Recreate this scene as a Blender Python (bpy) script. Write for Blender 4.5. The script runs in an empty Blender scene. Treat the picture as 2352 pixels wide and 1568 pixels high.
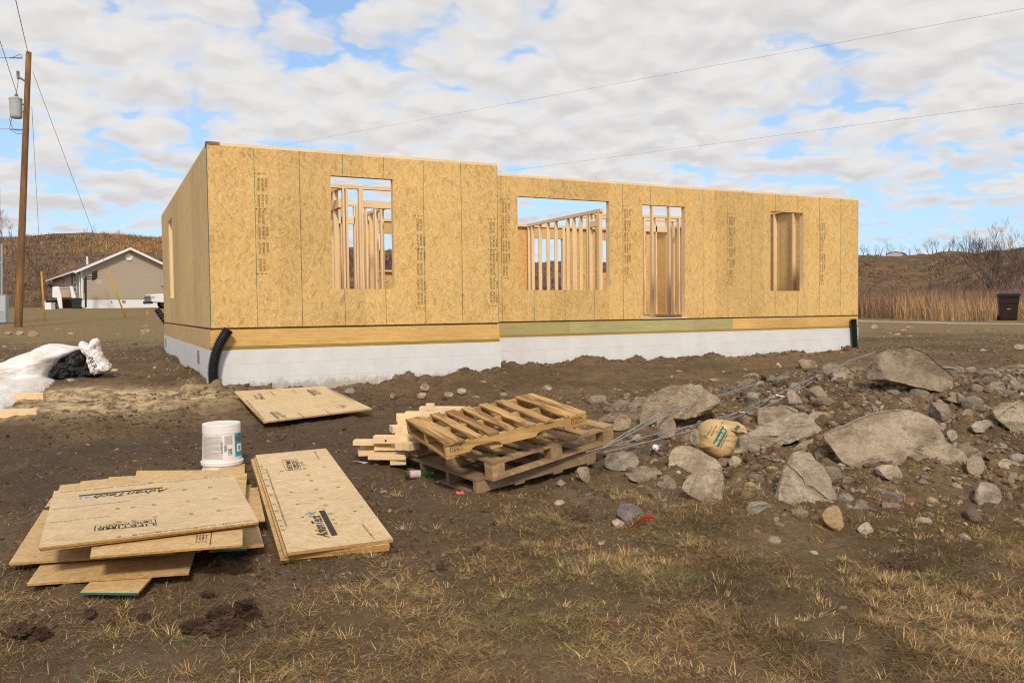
import bpy, bmesh, math, random
import numpy as np
from mathutils import Vector, Matrix, noise as mnoise
from mathutils.bvhtree import BVHTree

# ------------------------------------------------------------------ camera, world, sun, exposure
scene = bpy.context.scene
COL = scene.collection
PI = math.pi
FPX = 1890.0                       # focal length in units of a 2352 px wide picture
CAMP = np.array([-1.309, -11.645, 0.207])
_y, _p, _r = np.radians([26.51, -2.25, -0.65])
_f = np.array([math.sin(_y)*math.cos(_p), math.cos(_y)*math.cos(_p), math.sin(_p)])
_r0 = np.array([math.cos(_y), -math.sin(_y), 0.0]); _u0 = np.cross(_r0, _f)
_R = _r0*math.cos(_r) + _u0*math.sin(_r); _U = -_r0*math.sin(_r) + _u0*math.cos(_r)

cd = bpy.data.cameras.new('camera'); cam = bpy.data.objects.new('camera', cd); COL.objects.link(cam)
cd.sensor_width = 36.0; cd.lens = FPX/2352*36; cd.clip_start = 0.05; cd.clip_end = 3000
M = Matrix(((_R[0], _U[0], -_f[0], CAMP[0]), (_R[1], _U[1], -_f[1], CAMP[1]), (_R[2], _U[2], -_f[2], CAMP[2]), (0, 0, 0, 1)))
cam.matrix_world = M
scene.camera = cam

SUN_EL, SUN_AZ = 40.0, 200.0       # degrees; azimuth measured from +y towards +x
sd = bpy.data.lights.new('sun', 'SUN'); sd.energy = 2.9; sd.angle = math.radians(9); sd.color = (1.0, 0.90, 0.77)
sun = bpy.data.objects.new('sun', sd); COL.objects.link(sun)
_az, _el = math.radians(SUN_AZ), math.radians(SUN_EL)
sdir = Vector((math.sin(_az)*math.cos(_el), math.cos(_az)*math.cos(_el), math.sin(_el)))
sun.rotation_euler = sdir.to_track_quat('Z', 'Y').to_euler(); sun.location = sdir*60

scene.view_settings.view_transform = 'Standard'
scene.view_settings.look = 'None'
scene.view_settings.gamma = 1.0
scene.view_settings.exposure = 0.04

class NT:
    """small helper round a node tree"""
    def __init__(s, nt): s.nt = nt; s.N = nt.nodes; s.L = nt.links
    def n(s, typ, ins=None, **kw):
        nd = s.N.new(typ)
        for k, v in kw.items(): setattr(nd, k, v)
        for k, v in (ins or {}).items():
            if isinstance(v, tuple) and len(v) == 2 and hasattr(v[0], 'outputs'): s.L.new(v[0].outputs[v[1]], nd.inputs[k])
            elif hasattr(v, 'outputs'): s.L.new(v.outputs[2] if v.bl_idname == 'ShaderNodeMix' else v.outputs[0], nd.inputs[k])
            elif hasattr(v, 'is_output'): s.L.new(v, nd.inputs[k])
            else: nd.inputs[k].default_value = v
        return nd
    def m(s, op, a, b=0.0, c=None, clamp=False):
        ins = {0: a, 1: b}
        if c is not None: ins[2] = c
        nd = s.n('ShaderNodeMath', ins, operation=op); nd.use_clamp = clamp; return nd
    def ramp(s, fac, stops):
        nd = s.n('ShaderNodeValToRGB', {0: fac}); cr = nd.color_ramp
        while len(cr.elements) < len(stops): cr.elements.new(0.5)
        for e, (p, c) in zip(cr.elements, stops):
            e.position = p; e.color = (c, c, c, 1) if isinstance(c, (int, float)) else (*c, 1)
        return nd
    def mix(s, fac, a, b, blend='MIX'):
        nd = s.n('ShaderNodeMix', data_type='RGBA', blend_type=blend)
        for i, v in ((0, fac), (6, a), (7, b)):
            if isinstance(v, tuple) and not hasattr(v[0], 'outputs'): v = (*v, 1) if len(v) == 3 else v; nd.inputs[i].default_value = v
            elif isinstance(v, tuple): s.L.new(v[0].outputs[v[1]], nd.inputs[i])
            elif hasattr(v, 'outputs'): s.L.new(v.outputs[2] if v.bl_idname == 'ShaderNodeMix' else v.outputs[0], nd.inputs[i])
            else: nd.inputs[i].default_value = v
        return nd
    def noise(s, vec, scale, detail=4, rough=0.5, dist=0.0, **kw):
        return s.n('ShaderNodeTexNoise', {'Vector': vec, 'Scale': scale, 'Detail': detail, 'Roughness': rough, 'Distortion': dist}, **kw)
    def scale(s, vec, v, loc=(0, 0, 0), rot=(0, 0, 0)):
        return s.n('ShaderNodeMapping', {'Vector': vec, 'Location': loc, 'Rotation': rot, 'Scale': v})

world = bpy.data.worlds.new('World'); scene.world = world; world.use_nodes = True
w = NT(world.node_tree); w.N.clear()
CB = 8.1
sky = w.n('ShaderNodeTexSky', sky_type='NISHITA', sun_disc=False, sun_elevation=_el, sun_rotation=_az, altitude=200, air_density=1.0, dust_density=0.6, ozone_density=1.6)
tc = w.n('ShaderNodeTexCoord')
sep = w.n('ShaderNodeSeparateXYZ', {0: (tc, 'Generated')})
zc = w.m('MAXIMUM', (sep, 2), 0.0)
den = w.m('ADD', zc, 0.20)
px = w.m('DIVIDE', (sep, 0), den); py = w.m('DIVIDE', (sep, 1), den)
cv = w.n('ShaderNodeCombineXYZ', {0: px, 1: py, 2: 0.0})
nA = w.noise(w.scale(cv, (1, 1, 1), (0.9, 1.6, 0)), 1.15, 4, 0.55, noise_dimensions='2D')                 # large banks and gaps
def billow(vec):
    wob = w.noise(w.scale(vec, (1, 1, 1), (2.0, 5.0, 0)), 6.0, 4, 0.55, noise_dimensions='2D')
    cw_ = w.n('ShaderNodeVectorMath', {0: vec, 1: w.n('ShaderNodeVectorMath', {0: (wob, 'Color'), 'Scale': 0.20}, operation='SCALE')}, operation='ADD')
    nB = w.noise(w.scale(cw_, (1.0, 1.0, 1), (3.1, 7.7, 0)), 4.0, 6, 0.55, noise_dimensions='2D')
    c1 = w.n('ShaderNodeTexVoronoi', {'Vector': cw_, 'Scale': 6.2, 'Smoothness': 0.45}, feature='SMOOTH_F1', voronoi_dimensions='2D')
    c2 = w.n('ShaderNodeTexVoronoi', {'Vector': cw_, 'Scale': 14.0, 'Smoothness': 0.5}, feature='SMOOTH_F1', voronoi_dimensions='2D')
    return w.m('SUBTRACT', w.m('ADD', 1.0, w.m('MULTIPLY', nB, 0.35)), w.m('ADD', w.m('MULTIPLY', (c1, 'Distance'), 0.95), w.m('MULTIPLY', (c2, 'Distance'), 0.40)))
puff = billow(cv)
cv2 = w.n('ShaderNodeVectorMath', {0: cv, 'Scale': 1.035}, operation='SCALE')
puff2 = billow(cv2)
dens = w.m('ADD', w.m('MULTIPLY', nA, 1.45), w.m('MULTIPLY', puff, 0.74))
elev = w.ramp(zc, [(0.0, 0.0), (0.08, 0.15), (0.14, 0.50), (0.205, 0.92), (0.4, 1.0)])
dens = w.m('SUBTRACT', dens, w.m('MULTIPLY', w.m('SUBTRACT', 1.0, elev), 0.42))
dens = w.m('SUBTRACT', dens, 0.262)
cover = w.ramp(dens, [(0.56, 0.0), (0.64, 0.38), (0.74, 0.80), (0.90, 1.0)])
relief = w.m('MULTIPLY', w.m('SUBTRACT', puff2, puff), 0.95)      # sunlit upper side against shaded base of each billow
shade = w.m('ADD', w.m('ADD', 0.42, relief), w.m('SUBTRACT', w.m('MULTIPLY', puff, 0.30), w.m('MULTIPLY', w.ramp(nA, [(0.5, 0.0), (0.75, 1.0)]), 0.28)))
cloudc = w.ramp(shade, [(0.05, (0.80, 0.78, 0.795)), (0.34, (0.885, 0.86, 0.862)), (0.56, (0.95, 0.925, 0.915)), (0.74, (1.0, 0.975, 0.955))])
cloudc = w.mix(1.0, cloudc, (CB, CB, CB), 'MULTIPLY')
skyc = w.mix(1.0, (sky, 0), (1.35, 1.55, 1.75), 'MULTIPLY')
hz = w.ramp(zc, [(0.0, 0.85), (0.10, 0.62), (0.3, 0.35), (0.6, 0.1)])
skyc = w.mix(hz, skyc, (4.9, 6.6, 8.4))
final = w.mix(cover, skyc, cloudc)
bg = w.n('ShaderNodeBackground', {'Color': (final, 2), 'Strength': 0.1})
w.n('ShaderNodeOutputWorld', {'Surface': bg})
scene.cycles.filter_width = 1.1
world.cycles.sampling_method = 'MANUAL'; world.cycles.sample_map_resolution = 512

# ------------------------------------------------------------------ picture <-> place (2352 x 1568 picture units)
def ray(px, py): return _f + _R*(px-1176)/FPX - _U*(py-784)/FPX
def onz(px, py, z): d = ray(px, py); return CAMP + d*((z-CAMP[2])/d[2])
def ony(px, py, y): d = ray(px, py); return CAMP + d*((y-CAMP[1])/d[1])
def onx(px, py, x): d = ray(px, py); return CAMP + d*((x-CAMP[0])/d[0])
def dep(px, py, D): return CAMP + ray(px, py)*D

# ------------------------------------------------------------------ terrain
def _hash(ix, iy, seed):
    n = (ix.astype(np.int64)*374761393 + iy.astype(np.int64)*668265263 + seed*1442695041) & 0xffffffff
    n = ((n ^ (n >> 13))*1274126177) & 0xffffffff
    n = (n ^ (n >> 16)) & 0xffffff
    return n/float(0xffffff)*2-1
def vnoise(x, y, seed=0):
    x = np.asarray(x, float); y = np.asarray(y, float)
    ix = np.floor(x); iy = np.floor(y); fx = x-ix; fy = y-iy
    fx = fx*fx*fx*(fx*(fx*6-15)+10); fy = fy*fy*fy*(fy*(fy*6-15)+10)
    a = _hash(ix, iy, seed); b = _hash(ix+1, iy, seed); c = _hash(ix, iy+1, seed); d = _hash(ix+1, iy+1, seed)
    return (a*(1-fx)+b*fx)*(1-fy)+(c*(1-fx)+d*fx)*fy
def fbm(x, y, sc, octv=4, seed=0, gain=0.5):
    s = 0; a = 1.0
    for i in range(octv):
        ca, sa = math.cos(i*1.3), math.sin(i*1.3)
        s = s + a*vnoise((x*ca-y*sa)*sc+i*17.3, (x*sa+y*ca)*sc-i*9.1, seed+i); sc *= 2.03; a *= gain
    return s
def sstep(a, b, x): t = np.clip((x-a)/(b-a), 0, 1); return t*t*(3-2*t)
CY, SY = math.cos(_y), math.sin(_y)
def uw(x, y):                       # sideways / forward metres seen from where the photographer stood
    dx = x-CAMP[0]; dy = y-CAMP[1]
    return dx*CY-dy*SY, dx*SY+dy*CY
def ground_base(x, y):
    x = np.asarray(x, float); y = np.asarray(y, float)
    u, wv = uw(x, y)
    z = np.interp(y, [-40, -12, -8, -5, 0, 1.0, 9, 16, 30, 60, 100, 300], [-1.9, -1.38, -1.25, -1.10, -0.84, -0.80, -0.72, -0.62, -0.28, 0.55, 1.2, 3.0])
    z = np.where(x > 14, z - sstep(14, 40, x)*np.interp(y, [0, 12, 30, 60], [0.0, 0.12, 0.55, 1.2]), z)
    # rubble heap
    h1 = sstep(0.7, 3.6, u)*(1-0.25*sstep(4.6, 8, u))*sstep(5.1+0.0*u, 7.9, wv)*(1-sstep(8.8, 11.6, wv))
    z = z + 0.56*h1
    h2 = np.exp(-((u-0.95)**2/0.5+(wv-7.6)**2/1.4)); z = z + 0.13*h2
    h3 = np.exp(-((u-7.2)**2/1.4+(wv-11.3)**2/1.6)); z = z + 0.55*h3
    h4 = np.exp(-((x+6.9)**2/1.6+(y-19.0)**2/3.0)); z = z + 0.25*h4
    return z
HOLES = []
def turf_zone(wv): return sstep(6.4, 5.0, wv)
def ground(x, y):
    x = np.asarray(x, float); y = np.asarray(y, float)
    u, wv = uw(x, y)
    dist = np.hypot(u, wv)
    z = ground_base(x, y)
    near = 1-sstep(16, 34, dist)
    rub = sstep(0.5, 2.0, u)*sstep(4.9, 6.3, wv)*(1-sstep(10.5, 12.5, wv))
    z = z + 0.030*fbm(x, y, 0.7, 3, 3)*(0.5+near)
    z = z + near*(0.014*fbm(x, y, 3.1, 3, 11) + 0.009*fbm(x, y, 10.0, 3, 21, 0.65) + 0.02*np.clip(fbm(x, y, 4.5, 2, 23)-0.35, 0, 1)*(1-turf_zone(wv)))
    z = z + rub*(0.045*fbm(x, y, 2.2, 3, 31) + 0.040*np.abs(fbm(x, y, 6.0, 4, 41, 0.65)))
    turfz = sstep(6.4, 5.0, wv); z = z + turfz*(0.012*np.abs(fbm(x, y, 6.5, 3, 43, 0.6)))
    for hx, hy, r, dpt in HOLES: z = z - dpt*np.exp(-(((x-hx)**2+(y-hy)**2)/r**2)**1.5)
    # clods heaped against the foundation
    fx = np.where(x < 4.3, 0.0, 0.814)
    dw = np.abs(y+0.18-fx)
    wall = np.exp(-(dw/0.20)**2)*((x > -0.4) & (x < 13.4))
    dl = np.abs(x+0.2); wall = np.maximum(wall, np.exp(-(dl/0.2)**2)*((y > -0.2) & (y < 9.3)))
    z = z + wall*np.where((x > 0.1) & (x < 2.3), 0.45, 1.0)*(0.05+0.09*np.abs(fbm(x, y, 1.4, 4, 51, 0.65)))
    # hoof and boot marks in the mud on the left
    mud = sstep(1.5, -0.5, u)*sstep(2, 4, wv)*(1-sstep(11, 14, wv))
    z = z - mud*(0.055*np.clip(fbm(x, y, 3.4, 2, 61)-0.05, 0, 0.5)-0.012*np.abs(fbm(x, y, 8.0, 3, 63, 0.65)))
    return z
def hit(px, py, off=0.0):
    d = ray(px, py); t = np.concatenate([np.arange(2.0, 20, 0.02), np.arange(20, 140, 0.1)])
    P = CAMP[None]+d[None]*t[:, None]
    g = ground_base(P[:, 0], P[:, 1])+off
    k = np.argmax(P[:, 2] < g)
    if P[k, 2] >= g[k]: k = len(t)-1
    return P[k]
for _q in ((1325, 1197, .13, .07), (2040, 1290, .17, .07), (1985, 1278, .1, .05), (2120, 1300, .1, .04)):
    _h = hit(_q[0], _q[1]); HOLES.append((_h[0], _h[1], _q[2], _q[3]))
def gz(x, y): return float(ground(x, y))
def depth_of(P): return float((np.asarray(P)-CAMP) @ _f)

# ------------------------------------------------------------------ naming and building helpers
def tag(o, label=None, cat=None, group=None, kind=None):
    if label: o['label'] = label
    if cat: o['category'] = cat
    if group: o['group'] = group
    if kind: o['kind'] = kind
    return o
def thing(name, label, cat, loc=(0, 0, 0), group=None):
    o = bpy.data.objects.new(name, None); COL.objects.link(o); o.location = loc; o.empty_display_size = 0.2
    return tag(o, label, cat, group)
class MB:
    def __init__(s): s.v = []; s.f = []; s.mi = []; s.cur = 0
    def add(s, vs, fs):
        b = len(s.v); s.v += [tuple(map(float, p)) for p in vs]; s.f += [tuple(i+b for i in f) for f in fs]; s.mi += [s.cur]*len(fs); return s
    def box8(s, c):     # 8 corners: bottom 0-3 ccw, top 4-7
        return s.add(c, [(3, 2, 1, 0), (4, 5, 6, 7), (0, 1, 5, 4), (1, 2, 6, 5), (2, 3, 7, 6), (3, 0, 4, 7)])
    def box(s, x0, x1, y0, y1, z0, z1):
        return s.box8([(x0, y0, z0), (x1, y0, z0), (x1, y1, z0), (x0, y1, z0), (x0, y0, z1), (x1, y0, z1), (x1, y1, z1), (x0, y1, z1)])
    def obox(s, o, ex, ey, ez):   # oriented box from a corner and three edge vectors
        o, ex, ey, ez = (np.asarray(a, float) for a in (o, ex, ey, ez))
        return s.box8([o, o+ex, o+ex+ey, o+ey, o+ez, o+ex+ez, o+ex+ey+ez, o+ey+ez])
    def slab(s, top, t):          # top = 4 corners; thickness downwards
        top = [np.asarray(p, float) for p in top]; dn = np.array([0, 0, -t])
        return s.box8([p+dn for p in top]+top)
    def tube(s, pts, r, n=8, cap=True):
        pts = [Vector(p) for p in pts]; rs = r if isinstance(r, (list, tuple, np.ndarray)) else [r]*len(pts)
        rings = []; up = None
        for i, p in enumerate(pts):
            d = (pts[min(i+1, len(pts)-1)]-pts[max(i-1, 0)]).normalized()
            if up is None or abs(up.dot(d)) > 0.98:
                up = Vector((0, 0, 1)) if abs(d.z) < 0.9 else Vector((1, 0, 0))
            a = d.cross(up).normalized(); b = a.cross(d).normalized(); up = b
            rings.append([p+(a*math.cos(2*PI*k/n)+b*math.sin(2*PI*k/n))*rs[i] for k in range(n)])
        vs = [v for rg in rings for v in rg]; fs = []
        for i in range(len(pts)-1):
            for k in range(n):
                fs.append((i*n+k, i*n+(k+1) % n, (i+1)*n+(k+1) % n, (i+1)*n+k))
        if cap: fs.append(tuple(range(n))[::-1]); fs.append(tuple((len(pts)-1)*n+k for k in range(n)))
        return s.add(vs, fs)
    def lathe(s, prof, n=32, o=(0, 0, 0), a0=0.0, a1=2*PI, close=True):
        k = n if close else n+1; vs = []
        for r, z in prof:
            for i in range(k):
                a = a0+(a1-a0)*i/n; vs.append((o[0]+r*math.cos(a), o[1]+r*math.sin(a), o[2]+z))
        fs = []
        for j in range(len(prof)-1):
            for i in range(n):
                i2 = (i+1) % k; fs.append((j*k+i, j*k+i2, (j+1)*k+i2, (j+1)*k+i))
        return s.add(vs, fs)
    def ext(s, poly, d):          # planar polygon pushed along d
        n = len(poly); d = np.asarray(d, float); poly = [np.asarray(p, float) for p in poly]
        return s.add(poly+[p+d for p in poly], [tuple(range(n))[::-1], tuple(range(n, 2*n))]+[(i, (i+1) % n, n+(i+1) % n, n+i) for i in range(n)])
    def build(s, name, mats, parent=None, bevel=0.0, smooth=False, fix=True):
        me = bpy.data.meshes.new(name); me.from_pydata(s.v, [], s.f)
        for m_ in (mats if isinstance(mats, (list, tuple)) else [mats]): me.materials.append(m_)
        if any(s.mi): me.polygons.foreach_set('material_index', s.mi)
        if fix:
            bm = bmesh.new(); bm.from_mesh(me); bmesh.ops.recalc_face_normals(bm, faces=bm.faces); bm.to_mesh(me); bm.free()
        if smooth: me.polygons.foreach_set('use_smooth', [True]*len(me.polygons))
        o = bpy.data.objects.new(name, me); COL.objects.link(o)
        if bevel:
            b = o.modifiers.new('bevel', 'BEVEL'); b.width = bevel; b.segments = 1; b.limit_method = 'ANGLE'
        if parent:
            o.parent = parent
            if parent.type == 'EMPTY' or parent.parent or True:
                o.matrix_parent_inverse = world_inv(parent)
        return o
def world_inv(p):
    mt = Matrix.Identity(4); q = p
    while q:
        mt = Matrix.Translation(q.location) @ mt if not q.parent else (q.matrix_parent_inverse @ Matrix.LocRotScale(q.location, q.rotation_euler, q.scale)) @ mt
        q = q.parent
    return mt.inverted()
def text_geo(body, size=1.0, bold=0.012):
    c = bpy.data.curves.new('t', 'FONT'); c.body = body; c.size = size; c.align_x = 'LEFT'; c.resolution_u = 3; c.offset = bold*size
    o = bpy.data.objects.new('t', c); me = bpy.data.meshes.new_from_object(o)
    vs = [tuple(v.co) for v in me.vertices]; fs = [tuple(p.vertices) for p in me.polygons]
    bpy.data.objects.remove(o); bpy.data.meshes.remove(me); bpy.data.curves.remove(c)
    xs = [v[0] for v in vs] or [0, 1]; ys = [v[1] for v in vs] or [0, 1]
    return [((v[0]-min(xs))/(max(xs)-min(xs)), (v[1]-min(ys))/(max(ys)-min(ys))) for v in vs], fs   # unit square
def text_on(mb, body, o, ex, ey):     # lettering stretched to fill the parallelogram o, ex, ey
    vs, fs = text_geo(body); o, ex, ey = (np.asarray(a, float) for a in (o, ex, ey))
    mb.add([o+ex*a+ey*b for a, b in vs], fs)

def np_mesh(name, verts, faces, mats, attrs=None, smooth=False):
    """verts (n,3), faces (m,k) arrays"""
    me = bpy.data.meshes.new(name); verts = np.asarray(verts, np.float32); faces = np.asarray(faces, np.int32); m_, k = faces.shape
    me.vertices.add(len(verts)); me.vertices.foreach_set('co', verts.ravel())
    me.loops.add(m_*k); me.loops.foreach_set('vertex_index', faces.ravel())
    me.polygons.add(m_); me.polygons.foreach_set('loop_start', np.arange(0, m_*k, k, dtype=np.int32))
    try: me.polygons.foreach_set('loop_total', np.full(m_, k, np.int32))
    except Exception: pass
    me.update(calc_edges=True)
    for an, arr in (attrs or {}).items():
        arr = np.asarray(arr, np.float32)
        if arr.ndim == 1: a = me.attributes.new(an, 'FLOAT', 'POINT'); a.data.foreach_set('value', arr)
        else: a = me.attributes.new(an, 'FLOAT_COLOR', 'POINT'); a.data.foreach_set('color', np.c_[arr, np.ones(len(arr))].astype(np.float32).ravel())
    if smooth: me.polygons.foreach_set('use_smooth', [True]*m_)
    for q in (mats if isinstance(mats, list) else [mats]): me.materials.append(q)
    o = bpy.data.objects.new(name, me); COL.objects.link(o); return o

# ------------------------------------------------------------------ materials
def mat(name):
    m_ = bpy.data.materials.new(name); m_.use_nodes = True; t = NT(m_.node_tree); t.N.clear()
    b = t.n('ShaderNodeBsdfPrincipled'); t.n('ShaderNodeOutputMaterial', {0: b}); b.inputs['Specular IOR Level'].default_value = 0.25
    return m_, t, b
def setc(t, b, col, rough=0.8, bump=None, dist=0.01, strength=1.0):
    if hasattr(col, 'outputs'): t.L.new(col.outputs[2] if col.bl_idname == 'ShaderNodeMix' else col.outputs[0], b.inputs['Base Color'])
    else: b.inputs['Base Color'].default_value = (*col, 1)
    if hasattr(rough, 'outputs'): t.L.new(rough.outputs[0], b.inputs['Roughness'])
    else: b.inputs['Roughness'].default_value = rough
    if bump is not None:
        bn = t.n('ShaderNodeBump', {'Height': bump, 'Distance': dist, 'Strength': strength}); t.L.new(bn.outputs[0], b.inputs['Normal'])
def simple(name, col, rough=0.6, var=0.12, scale=8.0, metallic=0.0, bump=0.0, spec=0.3):
    m_, t, b = mat(name); tc = t.n('ShaderNodeTexCoord')
    n = t.noise((tc, 'Object'), scale, 5, 0.6)
    c = t.mix(t.ramp(n, [(0.3, 0.0), (0.7, 1.0)]), tuple(x*(1-var) for x in col), tuple(min(1, x*(1+var)) for x in col))
    setc(t, b, c, rough, n if bump else None, bump, 0.6); b.inputs['Metallic'].default_value = metallic; b.inputs['Specular IOR Level'].default_value = spec
    return m_

def osb(name, plane, base=(0.60, 0.375, 0.145), line=None, contrast=1.0, weather=0.0, rnd=False):
    """strand board; plane 'xz', 'yz' or 'xy'; line=(start, pitch) draws the printed joint lines along the first axis"""
    m_, t, b = mat(name); tc = t.n('ShaderNodeTexCoord'); co = (tc, 'Object')
    if rnd:
        oi = t.n('ShaderNodeObjectInfo'); off = t.n('ShaderNodeVectorMath', {0: co, 1: t.n('ShaderNodeCombineXYZ', {0: t.m('MULTIPLY', (oi, 'Random'), 17.0), 1: t.m('MULTIPLY', (oi, 'Random'), 31.0), 2: 0.0})}, operation='ADD'); co = off
    axis = {'xz': (0, 1, 0), 'yz': (1, 0, 0), 'xy': (0, 0, 1)}[plane]
    layers = []
    for i, (sc, st, amp) in enumerate(((9.0, 3.6, 1.6), (13.0, 4.0, 2.2), (20.0, 4.0, 2.8))):
        cell = t.n('ShaderNodeTexVoronoi', {'Vector': t.scale(co, (1, 1, 1), (i*2.7, i*1.1, i*4.2)), 'Scale': (3.4, 6.5, 9.0)[i]})
        ang = t.m('MULTIPLY', t.m('SUBTRACT', t.n('ShaderNodeSeparateColor', {0: (cell, 'Color')}), 0.5), amp)
        rot = t.n('ShaderNodeVectorRotate', {'Vector': co, 'Axis': axis, 'Angle': ang}, rotation_type='AXIS_ANGLE')
        sv = {'xz': (st, 1, 1.0), 'yz': (1, st, 1.0), 'xy': (1.0, st, 1)}[plane]
        fl = t.n('ShaderNodeTexVoronoi', {'Vector': t.scale(rot, sv, (i*3.3, i*1.7, i*5.1)), 'Scale': sc, 'Randomness': 1.0})
        layers.append(t.n('ShaderNodeSeparateColor', {0: (fl, 'Color')}))
    fine = t.noise(t.scale(co, {'xz': (2.5, 1, 1), 'yz': (1, 2.5, 1), 'xy': (1, 2.5, 1)}[plane]), 16.0, 5, 0.7)
    pick = t.m('GREATER_THAN', (layers[1], 2), 0.55); pick2 = t.m('GREATER_THAN', (layers[2], 2), 0.60)
    v = t.n('ShaderNodeMix', {0: pick, 2: layers[0], 3: (layers[1], 1)}).outputs[0]
    v = t.n('ShaderNodeMix', {0: pick2, 2: v, 3: (layers[2], 1)}).outputs[0]
    v = t.m('ADD', t.m('MULTIPLY', v, 0.62), t.m('MULTIPLY', fine, 0.42))
    big = t.noise(co, 1.3, 3, 0.5)
    v = t.m('ADD', v, t.m('MULTIPLY', t.m('SUBTRACT', big, 0.5), 0.5))
    c = 0.185*contrast
    lo = tuple(x*(1-1.5*c)*k for x, k in zip(base, (1, 0.97, 0.88))); hi = tuple(min(0.9, x*(1+1.1*c)*k) for x, k in zip(base, (1, 1.03, 1.15)))
    col = t.mix(t.ramp(v, [(0.18, 0.0), (0.40, 0.45), (0.62, 0.58), (0.92, 1.0)]), lo, hi)
    # occasional dark or reddish strand
    dk = t.ramp((layers[0], 2), [(0.93, 0.0), (0.975, 1.0)])
    col = t.mix(t.m('MULTIPLY', dk, 0.45*contrast), col, tuple(x*k for x, k in zip(base, (0.55, 0.45, 0.4))))
    sp = t.n('ShaderNodeTexVoronoi', {'Vector': co, 'Scale': 34.0}); spm = t.ramp((sp, 'Distance'), [(0.0, 1.0), (0.10, 0.8), (0.16, 0.0)])
    sel = t.m('GREATER_THAN', t.n('ShaderNodeSeparateColor', {0: (sp, 'Color')}), 0.80)
    col = t.mix(t.m('MULTIPLY', t.m('MULTIPLY', spm, sel), 0.6*contrast), col, (0.16, 0.085, 0.03))
    if weather:
        wn = t.noise(co, 2.2, 5, 0.65, 0.5); col = t.mix(t.m('MULTIPLY', t.ramp(wn, [(0.42, 0.0), (0.68, 1.0)]), weather), col, (0.44, 0.33, 0.22))
    if line:
        s3 = t.n('ShaderNodeSeparateXYZ', {0: (tc, 'Object')}); ax = {'xz': 0, 'yz': 1, 'xy': 0}[plane]
        q = t.m('DIVIDE', t.m('SUBTRACT', (s3, ax), line[0]), line[1]); fr = t.m('FRACT', q)
        dd = t.m('MULTIPLY', t.m('ABSOLUTE', t.m('SUBTRACT', fr, 0.5)), line[1])   # half pitch minus distance to the line
        lm = t.m('GREATER_THAN', dd, line[1]/2-0.0042)
        br = t.ramp(t.noise(t.scale((tc, 'Object'), (0.6, 0.6, 1.2)), 3.0, 3, 0.6), [(0.3, 0.55), (0.6, 1.0)])
        tn = t.n('ShaderNodeTexWhiteNoise', {1: t.m('FLOOR', t.m('MULTIPLY', t.m('ADD', q, 0.5), 0.5))}, noise_dimensions='1D'); tv = t.m('ADD', 0.92, t.m('MULTIPLY', (tn, 0), 0.16)); tw = t.m('ADD', 0.90, t.m('MULTIPLY', (tn, 0), 0.14))
        col = t.mix(1.0, col, (t.n('ShaderNodeCombineColor', {0: tv, 1: tv, 2: tw}), 0), 'MULTIPLY')
        odd = t.m('MODULO', t.m('ROUND', q), 2.0)
        lc = t.mix(odd, (0.10, 0.055, 0.025), (0.07, 0.15, 0.10))
        col = t.mix(t.m('MULTIPLY', lm, br), col, lc)
    setc(t, b, col, 0.75, v, 0.004, 0.35)
    return m_

def wood(name, base, grain_axis='x', contrast=0.2, knots=True, rough=0.7, stain=None, wear=0.0, rotz=None, streak=0.0):
    m_, t, b = mat(name); tc = t.n('ShaderNodeTexCoord'); oi = t.n('ShaderNodeObjectInfo')
    off = t.n('ShaderNodeCombineXYZ', {0: t.m('MULTIPLY', (oi, 'Random'), 13.0), 1: t.m('MULTIPLY', (oi, 'Random'), 7.0), 2: t.m('MULTIPLY', (oi, 'Random'), 5.0)})
    co = t.n('ShaderNodeVectorMath', {0: (tc, 'Object'), 1: off}, operation='ADD')
    if rotz is not None: co = t.scale(co, (1, 1, 1), (0, 0, 0), (0, 0, -rotz))
    s = {'x': (0.5, 9, 9), 'y': (9, 0.5, 9), 'z': (9, 9, 0.5), 'n': (3, 3, 3)}[grain_axis]
    g = t.noise(t.scale(co, s), 5.0, 4, 0.55, 1.6)
    bg_ = t.noise(co, 0.9, 3, 0.5)
    v = t.m('ADD', t.m('MULTIPLY', g, 0.6), t.m('MULTIPLY', bg_, 0.5))
    lo = tuple(x*(1-1.6*contrast)*k for x, k in zip(base, (1, .95, .88))); hi = tuple(min(0.9, x*(1+contrast)) for x in base)
    col = t.mix(t.ramp(v, [(0.3, 0.0), (0.75, 1.0)]), lo, hi)
    if streak:
        sg = t.noise(t.scale(co, tuple(0.35*q if q < 1 else q*0.35 for q in s), (3, 5, 9)), 5.0, 4, 0.6, 0.8); col = t.mix(t.ramp(sg, [(0.46, 0.0), (0.56, streak)]), col, (0.17, 0.082, 0.028))
    if stain: col = t.mix(t.m('MULTIPLY', t.ramp(t.noise(t.scale(co, tuple(0.25*q if q < 1 else q*0.12 for q in s)), 3.0, 4, 0.6), [(0.42, 0.0), (0.66, 1.0)]), 0.85), col, stain)
    if knots:
        ks = {'x': (0.55, 1.5, 1.5), 'y': (1.5, 0.55, 1.5), 'z': (1.5, 1.5, 0.55), 'n': (1, 1, 1)}[grain_axis]
        k = t.n('ShaderNodeTexVoronoi', {'Vector': t.scale(co, ks), 'Scale': 3.2}); km = t.ramp((k, 'Distance'), [(0.0, 1.0), (0.055, 0.85), (0.085, 0.0)])
        col = t.mix(t.m('MULTIPLY', km, 0.8), col, tuple(x*k2 for x, k2 in zip(base, (0.38, 0.25, 0.18))))
    if wear:
        wn = t.noise(co, 14.0, 5, 0.7); col = t.mix(t.m('MULTIPLY', t.ramp(wn, [(0.45, 0.0), (0.7, 1.0)]), wear), col, (0.17, 0.12, 0.08))
    setc(t, b, col, rough, g, 0.003, 0.4)
    return m_

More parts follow.
